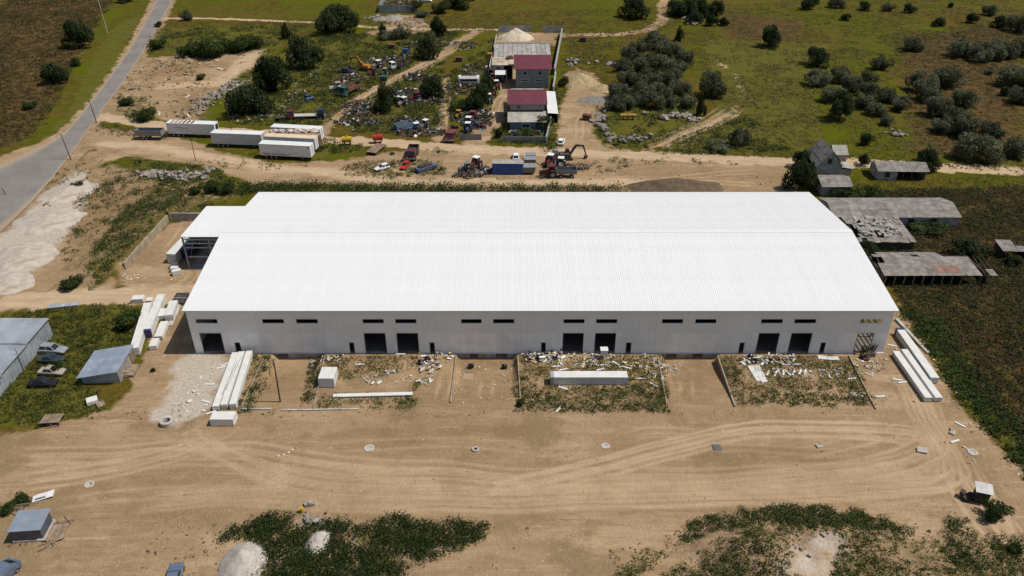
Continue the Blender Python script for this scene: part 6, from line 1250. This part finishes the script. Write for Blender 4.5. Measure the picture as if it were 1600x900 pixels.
CR = {'d': [crown_mesh('crown', 200 + i, L_dark, 5200, .040, 17) for i in range(4)], 's': [crown_mesh('crown', 300 + i, L_silv, 5200, .038, 22) for i in range(4)], 'c': [crown_mesh('crown', 400 + i, L_dark, 3600, .042, 12, .9) for i in range(2)], 'b': [crown_mesh('crown', 500 + i, L_weed, 3200, .048, 18, 0, .8) for i in range(3)]}
TRK = [trunk_mesh('trunk', 600 + i) for i in range(3)]
ntree = [0]
def tree(kind, px, py, wpx, label, hpx=None, group=None, name=None):
    """px, py: base of the plant; wpx: crown width in photo pixels"""
    g = G(px, py); zc = g.y * math.cos(PITCH) + (CAM_H) * math.sin(PITCH); wd = wpx / FPX * zc * .95; hgt = wd * ({'d': .95, 's': .8, 'c': 1.5, 'b': .6}[kind]) if hpx is None else hpx / FPX * zc * 1.02
    i = ntree[0]; ntree[0] += 1; bush = kind == 'b' or wd < 2.5
    o = thing(name or ('bush' if bush else 'tree'), label, 'bush' if bush else 'tree', (g.x, g.y, g.z - .1), i * 2.1, group); sc = wd / 1.45; o.scale = (sc, sc, hgt)
    link('crown', CR[kind][i % len(CR[kind])], o); link('trunk', TRK[i % 3], o)
    return o
FLD = 'field bushes beyond the track'
for px, py, w_ in ((1020, 75, 40), (985, 100, 40), (1045, 92, 40), (1066, 100, 34), (972, 112, 32), (1008, 112, 42), (1034, 112, 38), (1058, 120, 36), (984, 132, 38), (1014, 134, 40), (1046, 132, 36), (968, 155, 40), (1000, 153, 40), (1030, 152, 36), (1062, 150, 36), (1072, 168, 30), (962, 172, 34), (988, 168, 34), (1018, 168, 36), (1050, 168, 28), (1000, 84, 34)): tree('s', px, py, w_, 'silvery olive tree in the dense grove above the rubble', None, 'grove of silvery trees')
for px, py, w_ in ((1276, 134, 38), (1312, 128, 34), (1330, 142, 38), (1352, 130, 30), (1358, 152, 36), (1300, 158, 34), (1345, 168, 34), (1386, 160, 34), (1406, 172, 32), (1366, 180, 30), (1385, 196, 24), (1376, 108, 32)): tree('s', px, py, w_, 'grey-green tree in the loose thicket on the meadow side of the farmhouse', None, 'loose thicket in the right meadow')
for px, py, w_ in ((1438, 142, 44), (1450, 158, 40), (1465, 180, 46), (1488, 192, 40), (1506, 166, 40), (1478, 135, 44), (1500, 212, 48), (1546, 214, 38), (1470, 206, 36), (1520, 250, 62), (1586, 246, 44)): tree('s', px, py, w_, 'dark grey-green tree in the belt running down to the dirt track', None, 'tree belt in the right meadow')
for px, py, w_ in ((1504, 88, 44), (1530, 96, 34), (1552, 92, 40), (1572, 90, 40), (1594, 86, 40), (1590, 50, 40), (1578, 132, 44), (1600, 135, 40), (1592, 162, 40)): tree('s', px, py, w_, 'dark grey-green tree in the far clump on the meadow rim', None, 'far clump on the meadow rim')
for px, py, w_ in ((1264, 14, 30), (1305, 12, 24), (1350, 16, 18), (1387, 17, 20), (1420, 20, 18), (1485, 12, 10), (1466, 41, 18), (1516, 36, 18), (1545, 24, 24), (1557, 43, 22), (1320, 32, 14), (1425, 80, 32), (1545, 116, 16), (1570, 150, 18)): tree('d' if w_ % 4 else 's', px, py, w_, 'lone round bush dotted over the far meadow', None, FLD, 'bush')
for px, py, w_ in ((1055, 24, 30), (1075, 26, 34), (1098, 26, 34), (1120, 24, 28), (1085, 36, 24), (1110, 40, 20), (1130, 40, 18)): tree('d', px, py, w_, 'dark tree in the copse beside the upper dirt track', None, 'upper copse')
for k, px, py, w_, h_, lab in (('d', 985, 28, 48, 34, 'broad dark tree beside the bend of the upper track'), ('c', 1060, 64, 16, 24, 'narrow dark tree just above the silvery grove'), ('s', 1110, 152, 46, 46, 'big round blue-green tree standing alone beside the silvery grove'), ('c', 1094, 180, 16, 36, 'slim dark conifer at the edge of the rubble'), ('d', 1206, 74, 38, 34, 'round dark tree alone on the green meadow'), ('d', 1276, 102, 36, 32, 'dark round tree at the top of the loose thicket'), ('d', 1312, 186, 40, 46, 'tall dark tree at the lower edge of the loose thicket'), ('s', 1155, 226, 32, 30, 'grey-green tree beside the straight dirt track'), ('s', 1122, 234, 40, 14, 'low grey bush beside the straight dirt track'),
                         ('d', 1248, 296, 44, 58, 'big dark tree crowding the farmhouse gable'), ('d', 1252, 262, 36, 30, 'dark tree behind the big one at the farmhouse'), ('d', 1348, 258, 18, 24, 'small dark tree between farmhouse and ruined cottage'), ('d', 1440, 266, 42, 38, 'dark round tree at the end of the ruined cottage'), ('b', 1328, 314, 46, 24, 'leafy bush behind the squat outbuilding'), ('b', 1355, 312, 42, 26, 'leafy bush on the cottage side of the long barn'), ('b', 1310, 312, 32, 20, 'leafy bush squeezed against the squat outbuilding'), ('b', 1316, 348, 26, 18, 'bush in front of the collapsed barn corner'), ('b', 1450, 360, 56, 16, 'low leafy bush under the wall of the long barn'), ('d', 1354, 404, 38, 30, 'dark bush between collapsed barn and front barn'), ('d', 1512, 402, 56, 34, 'broad dark bush beyond the end of the front barn'), ('d', 1582, 412, 30, 18, 'bush growing out of the small ruined shed'), ('b', 1352, 226, 20, 22, 'small bush on the meadow above the farmhouse'),
                         ('d', 125, 74, 44, 44, 'dark bushy tree in the brown field by the road'), ('d', 88, 128, 46, 34, 'dark round bush in the brown field'), ('d', 117, 103, 18, 14, 'small dark bush in the brown field'), ('b', 50, 170, 22, 14, 'small thorny bush in the brown field, nearest the road bend'), ('s', 292, 32, 20, 18, 'grey bush beside the junction of road and upper track'), ('d', 248, 42, 12, 10, 'little bush at the road edge under the junction'), ('d', 195, 4, 30, 12, 'low bush at the road verge far off'),
                         ('d', 535, 46, 58, 42, 'wide dark tree at the top of the scrapyard'), ('d', 515, 52, 40, 34, 'dark tree leaning against the wide one above the scrapyard'), ('d', 478, 106, 52, 54, 'tall dark tree beside the rubble and wrecks'), ('d', 432, 142, 60, 60, 'largest dark tree above the rubble bank'), ('d', 390, 178, 58, 52, 'dark tree rooted in the rubble bank'), ('d', 410, 176, 34, 30, 'dark bush beside the tree in the rubble bank'), ('d', 684, 56, 28, 36, 'dark upright tree where the tracks meet'), ('d', 664, 92, 38, 36, 'round dark tree over the blue lorry'), ('c', 602, 174, 40, 52, 'dark conical tree in the middle of the scrapyard'), ('d', 676, 152, 38, 36, 'round dark tree beside the rutted lane'), ('d', 746, 170, 40, 44, 'leafy tree between bus and tractor row'), ('d', 764, 152, 26, 36, 'leafy tree at the tractor row'), ('b', 722, 172, 36, 20, 'spreading bush beside the rutted lane'), ('s', 628, 60, 28, 22, 'silvery bush above the scrapyard by the pale track'), ('s', 604, 62, 24, 16, 'low silvery bush left of the tallest silvery one'), ('s', 675, 66, 16, 18, 'silvery shrub at the track crossing'), ('c', 448, 60, 18, 26, 'slim dark tree above the largest tree'), ('c', 598, 52, 14, 18, 'slim dark bush at the pale track'), ('b', 648, 18, 26, 20, 'bush beside the far compound wall'), ('s', 660, 26, 22, 10, 'grey bush behind the far compound wall'), ('d', 715, 12, 44, 26, 'dark tree beyond the track crossing'), ('b', 690, 20, 30, 20, 'bush beyond the track crossing'),
                         ('b', 310, 86, 50, 22, 'dark low bush at the rim of the sand pit'), ('b', 342, 88, 54, 30, 'thick dark bush in the middle of the sand pit rim'), ('b', 374, 80, 46, 26, 'dark bush at the far end of the sand pit rim'), ('b', 398, 76, 30, 22, 'dark bush touching the sandy slope'), ('b', 250, 76, 26, 18, 'dark bush at the road end of the sand pit rim'), ('b', 228, 188, 34, 22, 'dark square bush beside the dirt junction'), ('b', 200, 164, 22, 12, 'little bush on the sand near the dirt junction'), ('b', 316, 124, 16, 10, 'tiny bush on the sand pit floor'),
                         ('b', 88, 580, 24, 20, 'green bush swallowing the beige car'), ('b', 1552, 806, 40, 34, 'dark round bush beside the guard booth'), ('b', 118, 448, 38, 20, 'leafy bush beside the pale track'), ('b', 122, 294, 18, 14, 'small dark bush on the white sand'), ('b', 240, 580, 8, 8, 'weed clump at the end of the leaning stack'), ('b', 207, 510, 40, 30, 'dark bush behind the leaning white stack'), ('b', 12, 800, 26, 18, 'dark bush behind the kiosk, nearest the timber'), ('b', 36, 784, 30, 16, 'dark bush above the pale timber heap'), ('b', 815, 632, 16, 14, 'weed clump at the end of the dark kerb wall'), ('b', 1585, 862, 22, 18, 'dark round bush below the guard booth'), ('b', 850, 202, 26, 26, 'green bush outside the yard wall of the small house'), ('b', 782, 214, 18, 18, 'bush beside the fence of the small house'), ('b', 355, 302, 26, 20, 'round bush on the bank behind the annex'), ('b', 335, 300, 26, 22, 'dark bush on the bank behind the annex'), ('b', 310, 302, 22, 16, 'bush at the far rim of the annex yard'), ('b', 820, 212, 30, 12, 'garden bush in front of the blue-grey porch'), ('d', 880, 134, 20, 16, 'bush at the corner of the yellow sand')):
    tree(k, px, py, w_, lab, h_)

# ------------------------------------------------------------------ ground cover (uncountable)
def patch(key, polys, dens, h0, h1, K=9, leaf=.3, thr=0.0, ns=3.0, t0=0.0, t1=1.0, blade=False, spread=.5, seed=1, up=1.4):
    for p in polys:
        x, y = scatter(p, dens, thr, ns, seed); clumps(key, x, y, h0, h1, K, leaf, spread, t0, t1, blade, up)
WX_ = [GREEN[7]]
excl_px([(346, 848), (362, 842), (400, 842), (412, 870), (405, 905), (350, 905)]); excl_px([(484, 850), (490, 828), (505, 826), (514, 836), (505, 856), (492, 862)])
patch('weed', WX_, 7.5, .45, 1.15, 20, .21, .27, 3, .0, .5); patch('weed', [[(1060, 850), (1085, 812), (1180, 796), (1260, 790), (1340, 800), (1430, 824), (1420, 845), (1330, 835), (1230, 822), (1130, 835)]], 6.5, .3, .85, 15, .19, .34, 3.5, .05, .75)
excl_px([(985, 910), (1060, 856), (1160, 824), (1175, 832), (1085, 866), (1020, 910)]); excl_px([(1225, 910), (1242, 862), (1292, 838), (1316, 850), (1292, 910)])
patch('weed', [GREEN[8], GREEN[9]], 4.0, .2, .65, 12, .19, .46, 5, .1, .9); patch('weed', [[(1478, 800), (1496, 806), (1512, 845), (1556, 905), (1500, 905), (1478, 850)], [(1540, 840), (1610, 830), (1610, 900), (1570, 900)], [(1080, 905), (1120, 870), (1180, 850), (1230, 880), (1240, 910), (1080, 930)]], 4.0, .3, .8, 13, .2, .42, 2, .1, .8, seed=22); patch('weed', [GREEN[0], GREEN[1]], 4, .3, .7, 9, .24, .32, 2, .1, .7)
patch('weed', [[(812, 615), (1045, 600), (1048, 645), (800, 646)], [(815, 560), (850, 560), (830, 610), (812, 612)], [(1140, 615), (1365, 615), (1368, 638), (1150, 638)], [(1126, 560), (1160, 565), (1165, 620), (1146, 625)], [(1315, 560), (1335, 570), (1366, 636), (1330, 636)], [(585, 618), (650, 622), (650, 632), (585, 632)], [(645, 590), (665, 590), (665, 608), (645, 608)]], 2.6, .3, .75, 9, .24, .44, 1.8, .1, .75, seed=4)
patch('weed', [GREEN[6]], 2.2, .3, .8, 9, .28, .48, 3, .1, .8); patch('weed', [GREEN[11]], 1.8, .35, 1.1, 9, .32, .44, 4, .1, .8, seed=9); patch('weed', [GREEN[12]], 2.6, .9, 1.7, 11, .36, .2, 4, .1, .75); patch('weed', GREEN[13:16], 1.5, .4, 1.0, 9, .32, .38, 3, .1, .7)
patch('weed', GREEN[16:19], 1.1, .5, 1.3, 9, .42, .44, 5, .1, .8); patch('weed', GREEN[19:21], .6, .5, 1.4, 9, .45, .42, 6, .1, .8); patch('weed', GREEN[21:24], .8, .5, 1.2, 9, .42, .40, 5, .1, .8); patch('weed', [GREEN[24]], 2.2, .5, 1.2, 10, .36, .25, 4, .1, .8); patch('weed', [GREEN[25]], 1.2, .4, 1.2, 9, .4, .3, 3, .1, .8)
patch('weed', [[(120, 300), (200, 262), (330, 270), (262, 330), (190, 400), (130, 440), (100, 400)]], 1.6, .3, .9, 10, .26, .5, 4, .1, .9, seed=41); patch('straw', [[(120, 300), (200, 262), (330, 270), (262, 330), (190, 400), (130, 440), (100, 400)]], 1.5, .2, .5, 5, .14, .45, 3, .1, 1, True, seed=42); patch('weed', [[(60, 280), (140, 250), (330, 262), (200, 300), (140, 380), (110, 420), (90, 400)]], .6, .3, .8, 8, .3, .55, 3, .1, .8); patch('weed', [[(150, 240), (420, 250), (500, 262), (420, 268), (250, 250)]], .5, .3, .7, 8, .3, .55, 4); patch('weed', [[(940, 245), (1100, 248), (1180, 258), (1100, 262), (960, 256)], [(640, 228), (735, 236), (735, 243), (640, 236)], [(830, 255), (990, 250), (985, 270), (880, 275)]], .9, .3, .8, 8, .32, .48, 4)
patch('weed', [[(0, 640), (70, 640), (165, 640), (130, 665), (60, 672), (0, 672)]], 1.0, .25, .6, 9, .26, .5, 2.5); patch('weed', [[(185, 140), (230, 95), (330, 88), (330, 150), (290, 190), (180, 182)]], .5, .3, .7, 8, .32, .6, 5, .1, .9, seed=51); patch('weed', [[(200, 640), (480, 630), (480, 655), (200, 660)], [(230, 850), (360, 800), (350, 900), (220, 905)], [(720, 830), (800, 820), (900, 870), (700, 905)], [(900, 905), (960, 850), (1040, 830), (960, 905)]], 1.0, .12, .35, 8, .16, .56, 2.5, .1, .9, seed=52); patch('weed', [[(20, 838), (70, 838), (80, 850), (30, 858)]], 1.6, .2, .5, 8, .22, .45, 2)
flush('weed', 'weeds', 'dark green broad-leaved weeds spreading over the site in patches', 'weeds', L_weed)
patch('grass', [GREEN[4], GREEN[5], GREEN[2], GREEN[3]], 5.0, .15, .42, 5, .10, .38, 2.5, .2, 1, True); patch('grass', [GREEN[6]], 3.5, .25, .6, 5, .14, .3, 4, .1, .8, True); patch('grass', [GREEN[8]], 2.5, .15, .45, 5, .12, .42, 3, .2, 1, True)
FLDS = [[(1090, 130), (1300, 70), (1620, 10), (1620, 270), (1300, 250), (1060, 240), (1160, 180)], [(230, 35), (560, 30), (1050, 10), (1700, -20), (1700, 60), (1100, 110), (900, 100), (880, 52), (500, 60), (240, 80)]]
patch('grass', FLDS, .6, .12, .3, 4, .55, .40, 9, .0, 1.0, False, 2.2, seed=3, up=4.0); patch('grass', [GREEN[16], GREEN[17], GREEN[18], GREEN[22], GREEN[23]], .7, .25, .6, 5, .4, .3, 5, .1, .9, False, .9)
patch('grass', [[(860, 60), (960, 60), (960, 160), (890, 110), (862, 140)]], .6, .25, .6, 5, .4, .35, 6, .1, 1, False, 1.0); patch('grass', [[(1240, 290), (1620, 270), (1620, 330), (1480, 310), (1350, 295)]], .9, .25, .6, 5, .35, .3, 5, .0, .9, False, 1.0); patch('grass', [GREEN[26]], .8, .25, .6, 5, .35, .35, 5, .1, .9, False, 1.0)
flush('grass', 'grass', 'rough olive grass growing over the fields and parcels', 'grass', L_grass)
patch('straw', [GREEN[4], GREEN[5], GREEN[2]], 1.5, .15, .4, 5, .12, .36, 2.0, .2, 1, True, seed=16); patch('straw', [[(200, 300), (262, 300), (330, 300), (330, 316), (262, 345), (205, 400), (180, 430)], [(1500, 640), (1540, 690), (1500, 660)], [(820, 580), (1040, 590), (1030, 620), (830, 620)], [(1190, 590), (1330, 590), (1340, 615), (1180, 615)], [(1000, 880), (1100, 830), (1400, 840), (1500, 900), (1400, 920), (1000, 920)]], 2.0, .2, .55, 5, .11, .46, 2.5, .1, 1, True, seed=6)
PG = [GREEN[4], GREEN[5], GREEN[2], GREEN[3], GREEN[8], GREEN[9], [(1000, 640), (1046, 560), (1046, 642)], [(640, 560), (660, 590), (640, 640)]]
patch('pgrass', PG, 6.5, .12, .42, 6, .2, .41, 3.2, .05, .95, False, .8, seed=31, up=1.8); patch('pgrass', [GREEN[0], GREEN[1], GREEN[6]], 3.0, .15, .45, 6, .22, .40, 3, .0, .9, False, .8, seed=32, up=1.8); patch('pgrass', [GREEN[11]], 1.5, .2, .5, 6, .28, .45, 3, .2, 1.0, False, .8, seed=33, up=1.8)
flush('pgrass', 'parcel_grass', 'yellow-green tufty grass on the parcels before the hall and around the yard', 'grass', L_pgrass)
flush('straw', 'dry_grass', 'pale dry straw grass on banks and parcels', 'grass', L_straw)
patch('brown', [BROWN[1], BROWN[2]], 3.4, .3, .8, 9, .30, .22, 5, .0, 1.0, seed=7); patch('brown', [BROWN[0]], .7, .2, .5, 5, .5, .30, 6, .0, 1.0, False, 1.1, seed=8); patch('brown', [BROWN[3]], 1.2, .3, .8, 8, .3, .35, 3)
patch('brown', [BROWN[5]], .35, .2, .5, 5, .5, .36, 7, .2, 1.0, False, 1.1, seed=8)
patch('rweed', [GREEN[24]], 3.0, .4, 1.0, 9, .30, .3, 4, .0, .8); patch('rweed', [BROWN[1]], 2.0, .3, .9, 9, .30, .47, 7, .0, .8, seed=12); patch('rweed', [BROWN[2]], 1.6, .3, .9, 9, .30, .48, 7, .0, .8, seed=13)
patch('oliv', [BROWN[1], BROWN[2], BROWN[0]], 1.1, .3, .8, 8, .32, .52, 8, .0, .7, seed=61)
flush('oliv', 'olive_scrub', 'olive yellow scrub in patches over the slope and the field across the road', 'weeds', L_grass)
flush('rweed', 'slope_weeds', 'green weeds along the foot of the slope by the far stacks and the farm', 'weeds', L_weed)
flush('brown', 'brown_weeds', 'brown withered weeds over the slope and the field across the road', 'weeds', L_brown)
